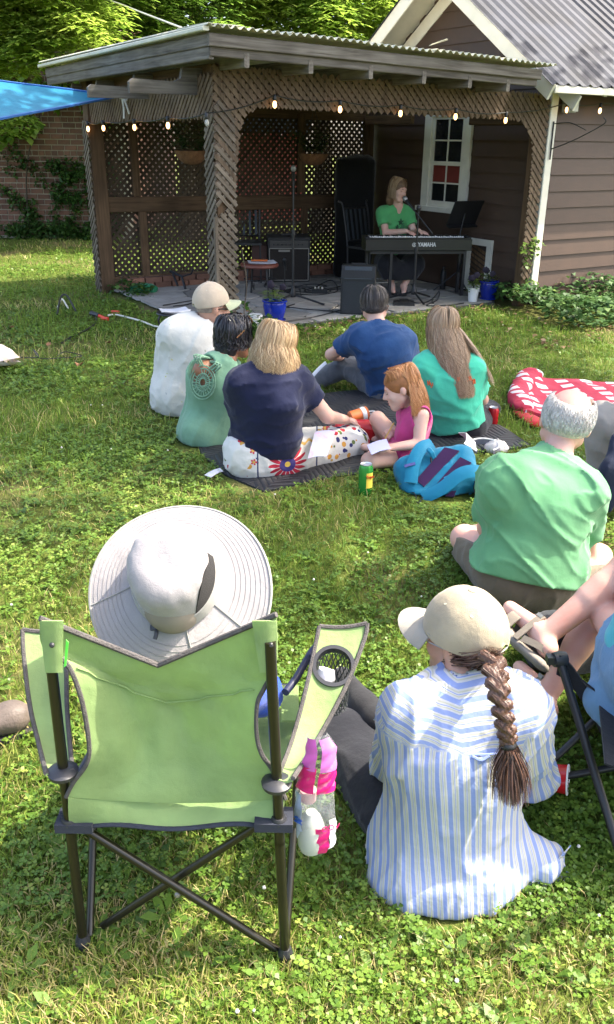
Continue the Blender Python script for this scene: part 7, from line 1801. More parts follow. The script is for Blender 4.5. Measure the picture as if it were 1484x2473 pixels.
# papers
def mat_doodle():
    m, nt, b, out = nmat('coloured_drawing'); v = coords(nt); n = noise(nt, v, 22, 5, .7); n2 = noise(nt, v, 9, 2); g = mnode(nt, 'GREATER_THAN', n.outputs[0], .55); r = ramp(nt, [(.3, (.25, .30, .65)), (.45, (.45, .5, .75)), (.55, (.65, .3, .45)), (.65, (.35, .55, .6))]); nt.links.new(n2.outputs[0], r.inputs[0])
    nt.links.new(mix(nt, (.46, .47, .58), r.outputs[0], mnode(nt, 'MULTIPLY', g, .75)), b.inputs['Base Color']); b.inputs['Roughness'].default_value = .8; return m
def sheet(label, corners, mat, th=.002, name='paper', bow=.006):
    t = thing(name, label, 'paper', corners[0]); rows = [[corners[0].lerp(corners[1], i / 6).lerp(corners[3].lerp(corners[2], i / 6), j / 6) + ZU * bow * math.sin(i / 6 * 3.14) for i in range(7)] for j in range(7)]; MB().grid(rows, th).build('sheet', mat, t, smooth=True); return t
yb = 4.28
sheet('coloured drawing on white paper lying on the embroidered trousers', [at(762, 1042, 4.36), at(811, 1040, 4.42), at(790, 1102, 4.14), at(744, 1107, 4.10)], mat_doodle())
M_PAPB = mat_plain('bluish_paper', (.36, .38, .58), .8, .03)
sheet('bluish folded paper in the lap of the girl', [at(887, 1075, 4.26), at(934, 1060, 4.34), at(944, 1084, 4.24), at(898, 1098, 4.16)], M_PAPB); sheet('white folded paper on the grass beside the quilt corner', [gz(494, 1147, .03), gz(532, 1130, .045), gz(540, 1138, .035), gz(510, 1153, .04)], M_PAPER); sheet('white paper leaning on the drawn up knee of the man', [at(752, 905, 5.96), at(786, 872, 5.98), at(790, 878, 5.93), at(757, 912, 5.93)], M_PAPER)
# pencil in the girl's hand
pn = thing('pencil', 'short pencil held in the hand of the red haired girl', 'pencil', at(945, 1030, 4.5)); MB().tube([at(952, 1021, 4.50), at(930, 1060, 4.46)], .004, 6).build('shaft', mat_plain('yellow_pencil', (.5, .3, .06), .5), pn)
# backpack
bpk = thing('backpack', 'bright blue backpack with purple mesh back panels lying on the grass', 'backpack', gz(1060, 1200)); M_BP = mat_cloth('cyan_blue_nylon', (.004, .18, .30), .10, .55, .25); M_BPP = mat_cloth('dark_purple_mesh', (.035, .010, .055), .1, .8, .1)
cen = at(1062, 1140, 4.06); nb = nv((-.12, -.70, .66)); lx = nv(at(1150, 1130, 4.2) - at(985, 1180, 4.2)); lx = (lx - nb * lx.dot(nb)).normalized(); ly = nb.cross(lx); R = Matrix((lx, ly, nb)).transposed()
NO_DISC.append((cen.x, cen.y - .05, .20))
def bpq(x, y, z=0): return cen + R @ Vector((x, y, z))
fb = U([d_box(bpq(0, 0, -.07), (.20, .135, .085), R, .06), d_box(bpq(-.06, 0, -.09), (.15, .15, .09), R, .06)], .05)
solid('body', clip_floor(wrinkle(fb, .008, 10)), *bounds([cen], .36), .009, M_BP, bpk)
def pad(name, pts, mat, z=.012, th=.016): return MB().prism([bpq(x, y, z) for x, y in pts], R @ Vector((0, 0, th))).build(name, mat, bpk)
pad('back_panel', [(-.13, -.02), (.06, .115), (.125, .075), (-.10, -.065)], M_BPP, .012); pad('back_panel', [(-.06, -.085), (.12, .04), (.165, -.005), (.10, -.045), (-.02, -.125)], M_BPP, .012); pad('pocket_panel', [(-.01, -.135), (.07, -.10), (.03, -.15)], M_BPP, -.01); pad('side_panel', [(-.165, -.02), (-.115, .09), (-.085, .10), (-.14, -.03)], M_BPP, .014)
def strap(name, pts, w, th, mat):
    P = spline([bpq(*q) for q in pts], 6); m = MB(); rows = []
    for i, q in enumerate(P):
        tdir = (P[min(i + 1, len(P) - 1)] - P[max(i - 1, 0)]).normalized(); s = tdir.cross(nb).normalized(); rows.append([q - s * w / 2 + nb * -.004, q - s * w / 4 + nb * .004, q + s * w / 4 + nb * .004, q + s * w / 2 - nb * .004])
    return m.grid(rows, th).build(name, mat, bpk, smooth=True)
strap('shoulder_strap', [(-.16, -.03, .03), (-.12, .06, .055), (-.06, .13, .05), (.0, .15, .02)], .055, .014, M_BP); strap('shoulder_strap', [(-.12, -.12, .01), (-.02, -.11, .05), (.10, -.07, .08), (.20, -.09, .06), (.26, -.14, .0)], .055, .014, M_BP)
strap('top_handle', [(-.04, .14, .03), (-.02, .10, .06), (-.01, .07, .03)], .02, .006, M_BP); pad('strap_band', [(.0, -.125), (.03, -.115), (.03, -.05), (.005, -.055)], mat_cloth('light_blue_band', (.02, .28, .46)), .052, .004)
MB().tube(spline([bpq(-.20, .06, -.06), bpq(-.21, -.06, -.06), bpq(-.14, -.16, -.07), bpq(.05, -.165, -.07), bpq(.18, -.10, -.06)], 6), .006, 5).build('zip', M_BP, bpk, smooth=True); MB().box(bpq(-.142, .05, .075), (.028, .007, .003), R).build('tag', mat_plain('navy_tag', (.05, .06, .22), .6), bpk); MB().tube([bpq(-.02, .09, .03), bpq(-.025, .07, .04), bpq(-.03, .05, .03)], .005, 5).build('buckle', M_BLACK, bpk)
MB().tube(spline([bpq(-.2, -.04, -.1), gz(1000, 1190, .03), gz(1010, 1215, .02), gz(1022, 1200, .02)], 5), .003, 4).build('cord', M_BLACK, bpk)
# sun visor and white bag behind the backpack
vz = thing('sun_visor', 'white sun visor with grey lining lying behind the backpack', 'visor', gz(1165, 1095)); vc = at(1168, 1088, 4.62); rows = [[vc + Vector((.085 * math.sin(a) * k, .05 * math.cos(a) * k + .0, .035 * (1 - i) + .02 * math.cos(a))) for a in np.linspace(-2.6, 2.6, 25)] for i, k in ((0, 1.0), (1, 1.08))]; MB().grid(rows, .004).build('band', mat_plain('grey_lining', (.14, .145, .18), .7), vz, smooth=True); rows = [[vc + Vector((-.055 - .08 * t_ + .03 * math.cos(a) * t_, .10 * math.sin(a) * (.75 + .25 * t_) + .04 * t_, .045 + .045 * t_ - .03 * abs(math.sin(a)))) for a in np.linspace(-1.4, 1.4, 13)] for t_ in np.linspace(0, 1, 6)]; MB().grid(rows, .006).build('peak', M_POTW, vz, smooth=True)
MB().tube([vc + Vector((.087 * math.sin(a), .052 * math.cos(a), .036 + .02 * math.cos(a))) for a in np.linspace(-2.6, 2.6, 25)], .005, 5).build('edge', M_POTW, vz, smooth=True)
wb_ = thing('white_bag', 'crumpled white bag behind the visor on the quilt', 'bag', gz(1195, 1088)); c = at(1200, 1083, 4.66); solid('bag', clip_floor(wrinkle(d_ell(c, (.07, .05, .05)), .015, 18)), *bounds([c], .14), .008, mat_cloth('white_bag_cloth', (.62, .60, .57)), wb_)
# brown shoe beside the green shirted man
q = gz(1158, 1205); sh_ = thing('shoe', 'dark brown leather shoe between backpack and green shirted man', 'shoe', q); solid('upper', clip_floor(U([d_cap(q + Vector((.01, .0, .05)), q + Vector((.02, .09, .05)), .042, .045), d_cap(q + Vector((.02, .08, .05)), q + Vector((.03, .2, .035)), .045, .035)], .02)), *bounds([q, q + Vector((.03, .2, 0))], .1), .007, mat_plain('dark_brown_leather', (.035, .022, .02), .4, .2, bmp=.2), sh_); MB().tube([q + Vector((.01 + .036 * math.cos(a), .0 + .045 * math.sin(a), .088)) for a in np.linspace(0, 6.28, 17)], .007, 6, False).build('collar', M_BLKP, sh_, smooth=True)
# small round black table with papers behind the man in white
q = gz(425, 838); tz = at(425, 755, q.y + .02).z; q.y += .05; tb = thing('side_table', 'small round black metal table with papers behind man in white shirt', 'table', q); MB().lathe([(.005, 0), (.155, 0), (.16, .006), (.155, .014), (.005, .014)], q + ZU * (tz - .014), 26).build('top', M_BLACK, tb, smooth=True)
for k in range(4):
    a = .5 + k * 1.571; o_ = Vector((math.cos(a), math.sin(a), 0)); MB().tube(spline([q + o_ * .13 + ZU * (tz - .015), q + o_ * .15 + ZU * (tz * .75), q + o_ * .10 + ZU * tz * .4, q + o_ * .15 + ZU * .0], 5), .009, 6).build('leg', M_BLACK, tb, smooth=True)
papers('white song sheets lying on the small black table', q + ZU * (tz + .002), Matrix.Rotation(.4, 3, 'Z'), .24, .17, 3, curl=.012)
# cords on the lawn
M_REDP = mat_plain('red_plug', (.60, .05, .02), .4)
def lawn_cable(label, px, r=.006, mat=None): return cable(label, px, r, mat, z=.025)
t = lawn_cable('black extension lead with red plug lying on the lawn at left', [(150, 838), (175, 822), (205, 808), (225, 795), (235, 782), (230, 768)], .008)
q0, q1 = at(222, 764, gz(222, 770).y), at(240, 768, gz(240, 774).y); MB().tube([q0 + ZU * .03, q1 + ZU * .025], [.028, .022], 8).build('socket', M_BLACK, t, smooth=True); MB().tube([q1 + ZU * .02, q1 + Vector((.06, -.03, .01))], [.018, .012], 8).build('plug', M_REDP, t, smooth=True)
t = lawn_cable('white extension cord with red end snaking over the grass', [(262, 770), (280, 768), (310, 775), (345, 785), (370, 795), (395, 800)], .009, M_WHITE); q0 = gz(262, 770, .035); MB().tube([q0, q0 + Vector((-.07, .02, .0))], .018, 8).build('plug', M_REDP, t); q0 = gz(288, 754, .035); MB().tube([q0, q0 + Vector((-.08, .02, .0))], .016, 8).build('plug', M_REDP, t)
lawn_cable('thin black cord looping from the cushion across the lawn', [(10, 872), (60, 872), (95, 880, .03), (85, 868, .05), (100, 874), (160, 872), (200, 868), (160, 864, .02), (140, 868)], .004); lawn_cable('short arched dark hose lying in the grass', [(140, 768), (150, 752, .10), (165, 750, .12), (185, 760)], .010); lawn_cable('short bent white hose end in the grass', [(140, 752), (152, 744, .06), (166, 752)], .009, M_WHITE)
# cushion at the left edge
q = gz(-35, 892); cu = thing('cushion', 'striped pastel cushion cut off by the left edge of the lawn', 'cushion', q); m_c, nt, b, out = nmat('pastel_stripe'); sp = nt.nodes.new('ShaderNodeSeparateXYZ'); nt.links.new(coords(nt, (1, 1, 1), (0, .6, 0)), sp.inputs[0]); r_ = ramp(nt, [(0, (.55, .42, .36)), (.35, (.66, .60, .52)), (.6, (.5, .45, .48)), (.8, (.62, .5, .36))]); nt.links.new(mnode(nt, 'FRACT', mnode(nt, 'MULTIPLY', sp.outputs[0], 14)), r_.inputs[0]); nt.links.new(r_.outputs[0], b.inputs['Base Color']); b.inputs['Roughness'].default_value = .9
rows = []
for i in range(13):
    row = []
    for j in range(13):
        u_, w_ = i / 12 * 2 - 1, j / 12 * 2 - 1; h = .075 * (max(0, (1 - u_ ** 4) * (1 - w_ ** 4))) ** .5; x_, y_ = u_ * .19 * (1 - .10 * (1 - abs(w_)) * u_ * u_), w_ * .19 * (1 - .10 * (1 - abs(u_)) * w_ * w_); row.append(q + Vector((.04 + x_ * .8 - y_ * .6, x_ * .5 + y_ * .8, .09 + h + x_ * .12)))
    rows.append(row)
g = MB().grid(rows); g.grid([[Vector((p_.x, p_.y, 2 * (q.z + .09 + (p_.z - p_.z)) - 0 + 0)) if False else Vector((p_.x, p_.y, q.z + .09 - max(0, (p_.z - q.z - .09)) * .6)) for p_ in rw] for rw in rows]); g.build('pad', m_c, cu, smooth=True)
# fallen leaves
M_FL = mat_leaf('fallen_leaf', [(0, (.30, .15, .08)), (1, (.42, .27, .18))], .1, .8, attr='none')
for i, (x, y, s) in enumerate(((192, 882, .07), (262, 828, .06), (30, 790, .06), (600, 752, .06), (118, 832, .045))):
    q = gz(x, y, .04); t = thing('fallen_leaf', ['large curled tan leaf on the lawn left of the man in white', 'pale curled leaf on the lawn beside black cord', 'brown leaf at the far left of the lawn', 'brown leaf at the foot of the corner post', 'small brown leaf on the shaded lawn at left'][i], 'leaf', q, 'fallen leaves on the lawn')
    rows = [[q + Vector((s * (u_ - .5) * (1 - abs(w_ - .5) * 1.5), s * 1.3 * (w_ - .5), s * .35 * abs(u_ - .5) + s * .2 * math.sin(w_ * 4 + i))) for w_ in np.linspace(0, 1, 7)] for u_ in np.linspace(0, 1, 5)]; MB().grid(rows, .001).build('blade', M_FL, t, smooth=True)
# ---------------------------------------------------------------- foreground: folding chair, sun hat, neighbours
M_LIME = mat_cloth('lime_green_canvas', (.32, .45, .18), .14, .75, .5, .38); M_LIMEIN = M_LIME
M_BIND = mat_plain('dark_grey_binding', (.075, .068, .065), .9, .25, 60, bmp=.5, bscale=260); M_TUBE = mat_plain('dark_bronze_tube', (.022, .020, .012), .28, .2, metal=.4, spec=.6); M_HUB = mat_plain('black_hub_plastic', (.025, .026, .03), .42, .15)
YR = 1.565                                                   # plane of the two back posts
LB, RB = gz(203, 2288), gz(690, 2318); LB.z = RB.z = ground_z(YR)
YL, YRr = LB.y, RB.y
def L_(y, dx=0.0, dy=0.0): return at(0, 0, 1) 
ZS = at(155, 1992, LB.y).z; ZSR = at(690, 1990, RB.y).z; ZTOP = at(115, 1505, LB.y).z
Lp = lambda z: Vector((lerp(LB.x, at(120, 1560, LB.y).x, (z - LB.z) / (ZTOP - LB.z)), LB.y, z)); Rp_ = lambda z: Vector((lerp(RB.x, at(652, 1560, RB.y).x, (z - RB.z) / (ZTOP - RB.z)), RB.y, z))
ch = thing('camping_chair', 'lime green folding camping chair with its back to the viewer', 'chair', Vector(((LB.x + RB.x) / 2, YR, ground_z(YR))))
tw = .0125
for f_, nm in ((Lp, 'post'), (Rp_, 'post')): MB().tube([f_(ZS - .02), f_(ZTOP - .02)], tw, 12).build('back_post', M_TUBE, ch, smooth=True)
for f_, y_ in ((Lp, LB), (Rp_, RB)):
    MB().tube([f_(LB.z + .012), f_(ZS - .01)], tw, 12).build('rear_leg', M_TUBE, ch, smooth=True); MB().lathe([(.018, 0), (.020, .03), (.014, .05)], f_(LB.z - .004), 10).build('foot', M_HUB, ch)
DF = .42                                                     # seat depth
FLf, FRf = Lp(LB.z) + Vector((-.03, DF, 0)), Rp_(LB.z) + Vector((.05, DF, 0)); FLf.z = FRf.z = ground_z(FLf.y)
sL, sR = Lp(ZS), Rp_(ZSR); sFL, sFR = sL + Vector((-.03, DF, .02)), sR + Vector((.05, DF, .02))
def strut(a, b_): MB().tube([a, b_], .0105, 10).build('crossed_leg', M_TUBE, ch, smooth=True)
strut(sL + Vector((.03, .006, -.015)), Rp_(LB.z + .02) + Vector((-.02, .012, 0))); strut(sR + Vector((-.03, .030, -.015)), Lp(LB.z + .02) + Vector((.04, .05, 0)))
strut(sFL, Lp(LB.z + .02) + Vector((.012, .02, 0))); strut(sL + Vector((0, .02, -.015)), FLf + ZU * .02); strut(sFR, Rp_(LB.z + .02) + Vector((.0, .02, 0))); strut(sR + Vector((0, .02, -.015)), FRf + ZU * .02); strut(sFL, FRf + ZU * .02); strut(sFR, FLf + ZU * .02)
cx = at(432, 2148, YR + .01); MB().lathe([(.007, -.004), (.008, 0), (.004, .004)], at(429, 2162, LB.y - .006), 10, frame_from((0, -1, .2))).build('rivet', M_SILV, ch); MB().lathe([(.007, -.004), (.008, 0), (.004, .004)], at(178, 1994, LB.y - .01), 10, frame_from((0, -1, .2))).build('rivet', M_SILV, ch)
# canvas back: sags away from the posts; outline from the photo, pushed back along the depth
left_edge = [(96, 1493), (103, 1560), (160, 1600), (195, 1680), (214, 1780), (212, 1840), (178, 1890), (160, 1925)]; right_edge = [(668, 1484), (668, 1600), (640, 1660), (622, 1700), (620, 1770), (632, 1820), (660, 1862), (690, 1930)]
def edge(pts, v_):
    n_ = len(pts) - 1; k = min(int(v_ * n_), n_ - 1); f_ = v_ * n_ - k; return lerp(pts[k][0], pts[k + 1][0], f_), lerp(pts[k][1], pts[k + 1][1], f_)
le, re_ = spline([Vector((x, y, 0)) for x, y in left_edge], 6), spline([Vector((x, y, 0)) for x, y in right_edge], 6)
rows = []; NV, NU = 40, 34
for i in range(NV + 1):
    v_ = i / NV; a, b_ = le[int(v_ * (len(le) - 1))], re_[int(v_ * (len(re_) - 1))]; row = []
    for j in range(NU + 1):
        u_ = j / NU; x = lerp(a.x, b_.x, u_); y = lerp(a.y, b_.y, u_)
        dip = 118 * max(0, 1 - abs(u_ - .50) / .50) ** 1.0 * (1 - v_) ** 2.2 if v_ < 1 else 0
        bot = 12 * math.sin(u_ * 3.14) * v_ ** 6
        sag = .085 * math.sin(math.pi * min(1, max(0, u_))) * (.35 + .65 * math.sin(math.pi * min(1, v_ * .9 + .1))); fold = .007 * math.sin(u_ * 15 + v_ * 5) * math.sin(math.pi * u_) * v_ + .010 * math.sin((u_ - .5) * 24 * (.4 + v_)) * math.sin(math.pi * u_) * max(0, 1 - abs(v_ - .45) * 2.2) + .006 * math.sin(v_ * 20 - abs(u_ - .5) * 22) * math.sin(math.pi * u_) * (1 - v_)
        fl = .010 if (u_ < .10 or u_ > .90) and v_ < .22 else 0.0
        row.append(at(x, y + dip + bot, LB.y - .016 + sag + fold - fl * .6))
    rows.append(row)
back = MB().grid(rows, .003).build('back_canvas', M_LIME, ch, smooth=True)
MB().tube(rows[0], .0065, 6).build('binding', M_BIND, back, smooth=True); MB().tube([r[0] for r in rows[7:]], .0055, 6).build('binding', M_BIND, back, smooth=True); MB().tube([r[-1] for r in rows[7:]], .0055, 6).build('binding', M_BIND, back, smooth=True)
# corner pockets over the posts with snaps and a small bright tag; a seam across
for x0, x1, x2, x3, sx in ((95, 154, 152, 110, 126), (609, 668, 670, 628, 655)):
    yv = LB.y - .026; rows_ = [[at(lerp(lerp(x0, x1, u_), lerp(x3, x2, u_), v_), lerp(1500, 1625, v_), yv - .008 * math.sin(u_ * 3.14)) for u_ in np.linspace(0, 1, 7)] for v_ in np.linspace(0, 1, 7)]; MB().grid(rows_, .004).build('corner_pocket', M_LIME, back, smooth=True); q = at(sx, 1558, yv - .012); MB().lathe([(.0055, -.002), (.006, .001), (.003, .004)], q, 10, frame_from((0, -1, .3))).build('snap', M_HUB, back, smooth=True)
MB().prism([at(160, 1545, LB.y - .034), at(166, 1552, LB.y - .034), at(160, 1608, LB.y - .034), at(155, 1612, LB.y - .034)], (0, .002, 0)).build('tag', mat_plain('neon_green_tag', (.12, .75, .08), .5), back)
MB().tube([rows[int(NV * (.30 + .06 * math.sin(math.pi * j / NU)))][j] - Vector((0, .005, 0)) for j in range(2, NU - 1)], .0022, 4).build('seam', M_LIME, back)
# seat: canvas strip at the rear, sagging to the front
r0 = [at(x, y, LB.y - .004) for x, y in zip(np.linspace(150, 700, 25), [1985 - 6 * math.sin(i / 24 * 3.14 * 3) for i in range(25)])]
rows = []
for i in range(11):
    t_ = i / 10; row = []
    for j in range(25):
        u_ = j / 24; a = sL.lerp(sR, u_) + Vector((0, 0, -.012 + .010 * math.sin(u_ * 9.4) * (1 - t_))); b_ = sFL.lerp(sFR, u_); p_ = a.lerp(b_, t_); p_.z -= .085 * math.sin(math.pi * u_) * math.sin(math.pi * min(1, t_ * .9 + .05)); p_.z += .025 * math.sin(u_ * 3.14) * (1 - t_) ** 3; row.append(p_)
    rows.append(row)
seat = MB().grid(rows, .004).build('seat_canvas', M_LIME, ch, smooth=True); MB().tube([q + Vector((0, -.004, 0)) for q in rows[0]], .006, 6).build('binding', mat_plain('navy_binding', (.025, .03, .045), .9, .2, 60), seat, smooth=True)
rows = [[rows[0][j].lerp(back.location * 0 + at(lerp(165, 690, j / 24), 1925 + 12 * math.sin(j / 24 * 3.14), LB.y - .016 + .085 * math.sin(math.pi * j / 24) * .6), k_) + Vector((0, -.006 * math.sin(k_ * 3.1), 0)) for j in range(25)] for k_ in (0, .25, .5, .75, 1)]; MB().grid(rows, .003).build('lower_flap', M_LIME, seat, smooth=True)
for q, dx in ((sL, .035), (sR, -.03)):
    MB().box(q + Vector((dx * .4, .01, .004)), (.045, .03, .012)).build('corner_patch', mat_cloth('navy_patch', (.022, .026, .038)), seat); MB().lathe([(.019, -.01), (.021, 0), (.016, .012)], q + ZU * .012, 12).build('post_collar', M_HUB, ch, smooth=True)
# armrests
def armrest(nm, rear, out_pts, lo_pts, holder):
    """out_pts / lo_pts: outer and inner outline (pixels + depth) from the front end to the post"""
    A = spline([at(*q) for q in out_pts], 6); Bp = spline([at(*q) for q in lo_pts], 6); n_ = min(len(A), len(Bp)); rows = [[A[i].lerp(Bp[i], k / 6) - ZU * .008 * math.sin(k / 6 * 3.14) for k in range(7)] for i in range(n_)]
    fine_ = [[A[i].lerp(Bp[i], k / 24) - ZU * .008 * math.sin(k / 24 * 3.14) for k in range(25)] for i in range(n_)]; fine_ = [[fine_[i][k].lerp(fine_[i + 1][k], s_ / 4) for k in range(25)] for i in range(n_ - 1) for s_ in range(4)] + [fine_[-1]]
    o = MB().grid(fine_, .005).build('armrest', M_LIME, ch, smooth=True); MB().tube([r[0] for r in rows], .006, 6).tube([r[-1] for r in rows], .006, 6).tube(rows[0], .006, 6).build('binding', M_BIND, o, smooth=True); return o, rows
yF = LB.y + .40
oR, rowsR = armrest('R', None, [(772, 1512, yF), (762, 1560, yF - .04), (738, 1670, yF - .14), (705, 1790, yF - .25), (670, 1880, RB.y - .01)], [(888, 1505, yF + .0), (880, 1545, yF - .03), (835, 1660, yF - .13), (765, 1790, yF - .25), (708, 1880, RB.y - .02)], None)
oL, rowsL = armrest('L', None, [(55, 1520, yF), (58, 1580, yF - .05), (72, 1700, yF - .16), (95, 1800, yF - .26), (112, 1868, LB.y - .02)], [(152, 1518, yF), (160, 1580, yF - .05), (162, 1700, yF - .16), (170, 1800, yF - .26), (175, 1862, LB.y - .01)], None)
for q in (Lp(at(145, 1858, LB.y).z), Rp_(at(675, 1885, RB.y).z)): MB().lathe([(.010, -.012), (.034, -.010), (.036, .0), (.028, .006), (.014, .010)], q + Vector((0, -.004, 0)), 18).build('arm_hub', M_HUB, ch, smooth=True)
# cup holder ring with mesh pouch set into the right armrest
kk = min(range(len(rowsR)), key=lambda i: (rowsR[i][3] - at(800, 1600, rowsR[i][3].y)).length)
c = rowsR[kk][3].copy(); ax1 = nv(rowsR[kk][6] - rowsR[kk][0]); ax2 = rowsR[kk - 3][3] - rowsR[kk + 3][3]; ax2 = (ax2 - ax1 * ax2.dot(ax1)).normalized(); nrm = ax1.cross(ax2).normalized()
if nrm.z < 0: nrm = -nrm
rr = (rowsR[kk][6] - rowsR[kk][0]).length * .47
bmh = bmesh.new(); bmh.from_mesh(oR.data); oc = c - oR.location
bmesh.ops.delete(bmh, geom=[f_ for f_ in bmh.faces if (f_.calc_center_median() - oc).length < rr * .93], context='FACES'); bmh.to_mesh(oR.data); bmh.free()
rows_ = [[c + nrm * h_ + (ax1 * math.cos(a) + ax2 * math.sin(a)) * rr * k_ for a in np.linspace(0, 2 * math.pi, 33)] for k_, h_ in ((1.0, -.006), (1.0, .010), (.82, .010), (.80, -.02))]
cuph = MB().grid(rows_).build('cup_holder', M_HUB, ch, smooth=40)
m = MB()                                                      # net: crossing threads
for k in range(22):
    a = k * 2 * math.pi / 22; m.tube([c + (ax1 * math.cos(a + s_ * .9) + ax2 * math.sin(a + s_ * .9)) * rr * .80 * (1 - .12 * t_) - nrm * .01 - ZU * .10 * t_ for t_, s_ in ((0, 0), (.33, .33), (.66, .66), (1, 1))], .0016, 4); m.tube([c + (ax1 * math.cos(a - s_ * .9) + ax2 * math.sin(a - s_ * .9)) * rr * .80 * (1 - .12 * t_) - nrm * .01 - ZU * .10 * t_ for t_, s_ in ((0, 0), (.33, .33), (.66, .66), (1, 1))], .0016, 4)
for k in range(-5, 6):
    h_ = math.sqrt(max(0, 1 - (k / 5.5) ** 2)) * rr * .70; q = c - ZU * .11 - nrm * .01; m.tube([q + ax1 * k * rr * .13 - ax2 * h_, q + ax1 * k * rr * .13 + ax2 * h_], .0016, 4); m.tube([q + ax2 * k * rr * .13 - ax1 * h_, q + ax2 * k * rr * .13 + ax1 * h_], .0016, 4)
m.build('mesh_pouch', mat_plain('black_netting', (.035, .04, .04), .8), cuph)
np_ = thing('tissue', 'white crumpled tissue in the cup holder of the lime chair', 'tissue', c - ZU * .05); solid('tissue', wrinkle(d_ell(c - ax1 * rr * .42 - ZU * .03, (.028, .02, .03)), .008, 30), *bounds([c - ax1 * rr * .42 - ZU * .03], .06), .005, M_PAPER, np_)
MB().tube([at(690, 1672, yF - .12), at(715, 1640, yF - .06), at(752, 1575, yF + .01), at(800, 1520, yF + .03)], .0105, 10).build('arm_tube', mat_plain('navy_tube', (.012, .014, .04), .4), ch, smooth=True); MB().tube([at(178, 1890, LB.y + .2), at(205, 1845, LB.y + .3), at(230, 1800, LB.y + .38)], .0105, 10).build('arm_tube', MATS['navy_tube'], ch, smooth=True)
# front-right corner of the seat peeking beside the armrest
rows_ = [[at(lerp(680, 722, u_), lerp(1655, 1740, v_), lerp(1.98, 1.85, v_)) for u_ in (0, .5, 1)] for v_ in (0, .5, 1)]; MB().grid(rows_, .004).build('side_canvas', M_LIME, ch); MB().box(at(697, 1665, 1.99), (.022, .01, .012)).build('front_clip', M_HUB, ch)
# plastic bag hanging from the arm
bgc = at(770, 1915, 1.60); pb = thing('plastic_bag', 'clear plastic bag with magenta print hanging from the lime chair arm', 'bag', bgc - ZU * .2)
M_FILM, nt, b, out = nmat('clear_plastic_film'); b.inputs['Base Color'].default_value = (.55, .57, .60, 1); b.inputs['Roughness'].default_value = .22; tr = nt.nodes.new('ShaderNodeBsdfTransparent'); ms_ = nt.nodes.new('ShaderNodeMixShader'); nz_ = noise(nt, coords(nt), 11, 4); r_ = ramp(nt, [(.38, (.07, .07, .07)), (.68, (.34, .34, .34))]); nt.links.new(nz_.outputs[0], r_.inputs[0]); nt.links.new(r_.outputs[0], ms_.inputs[0]); nt.links.new(tr.outputs[0], ms_.inputs[1]); nt.links.new(b.outputs[0], ms_.inputs[2]); nt.links.new(ms_.outputs[0], out.inputs[0]); bump(nt, b, noise(nt, coords(nt), 24, 3).outputs[0], .7, .02)
M_MAG = mat_plain('magenta_print_film', (.62, .01, .16), .3, .15, 14, bmp=.3, bscale=25)
prof = [(1770, 742, 790), (1800, 738, 812), (1850, 726, 812), (1880, 720, 808), (1920, 714, 808), (1980, 714, 810), (2030, 722, 808), (2055, 738, 795), (2062, 755, 780)]
def bag_rows(y0, y1, g=0.0, a0=0, a1=2 * math.pi, n_=25):
    out_ = []
    for k in range(13):
        y = lerp(y0, y1, k / 12); i = next(i for i in range(len(prof) - 1) if prof[i + 1][0] >= y - 1e-6); f_ = (y - prof[i][0]) / (prof[i + 1][0] - prof[i][0]); x0, x1 = lerp(prof[i][1], prof[i + 1][1], f_), lerp(prof[i][2], prof[i + 1][2], f_); cc, rx = at((x0 + x1) / 2, y, 1.60), (at(x1, y, 1.6) - at(x0, y, 1.6)).length / 2 + g
        out_.append([cc + Vector((rx * math.sin(a) * (1 + .05 * math.sin(a * 7 + k)), -rx * .62 * math.cos(a) * (1 + .06 * math.sin(a * 5 + k * 1.3)), 0)) for a in np.linspace(a0, a1, n_)])
    return out_
film = MB().grid(bag_rows(1770, 2062)).build('film', M_FILM, pb, smooth=True); MB().grid(bag_rows(1840, 1897, .0015, -1.5, -.12)).build('print', M_MAG, film, smooth=True); MB().grid(bag_rows(1850, 1900, .0015, .05, 1.5)).build('print', M_MAG, film, smooth=True)
MB().grid(bag_rows(1776, 1846, .001, -1.2, -.2)).build('print', mat_plain('pink_violet_film', (.55, .10, .42), .3, .2, 20), film, smooth=True); MB().grid(bag_rows(1776, 1850, .001, .1, 1.4)).build('print', mat_plain('pink_film', (.62, .16, .50), .3, .2, 20), film, smooth=True)
MB().grid(bag_rows(1980, 2046, .0015, .0, .75)).build('print', M_MAG, film, smooth=True); MB().grid(bag_rows(1965, 2036, .002, .75, 1.5)).build('print', M_PAPER, film, smooth=True); MB().grid(bag_rows(1905, 2020, .0015, -1.45, -.75)).build('print', mat_plain('pale_blue_print', (.36, .42, .58), .4, .2, 60), film, smooth=True); MB().grid(bag_rows(1962, 1978, .0025, -1.35, -.72)).build('print', mat_plain('blue_patch', (.03, .12, .55), .4), film, smooth=True)
qx = at(799, 2000, 1.555); text_mesh('COV', .022, M_MAG, 'lettering', film, qx, Vector((1, .35, 0)), ZU, .0006)
bo = thing('plastic_bottle', 'small clear bottle with pink cap inside the hanging bag', 'bottle', bgc - ZU * .15); qb = at(752, 2010, 1.60); MB().lathe([(.028, -.05), (.034, -.03), (.034, .02), (.024, .05), (.014, .065)], qb, 18).build('body', mat_plain('clear_bottle', (.40, .42, .38), .15), bo, smooth=True); MB().lathe([(.019, 0), (.020, .03), (.014, .034)], at(745, 1930, 1.60), 16).build('cap', mat_plain('pink_cap', (.65, .38, .36), .5), bo, smooth=True)
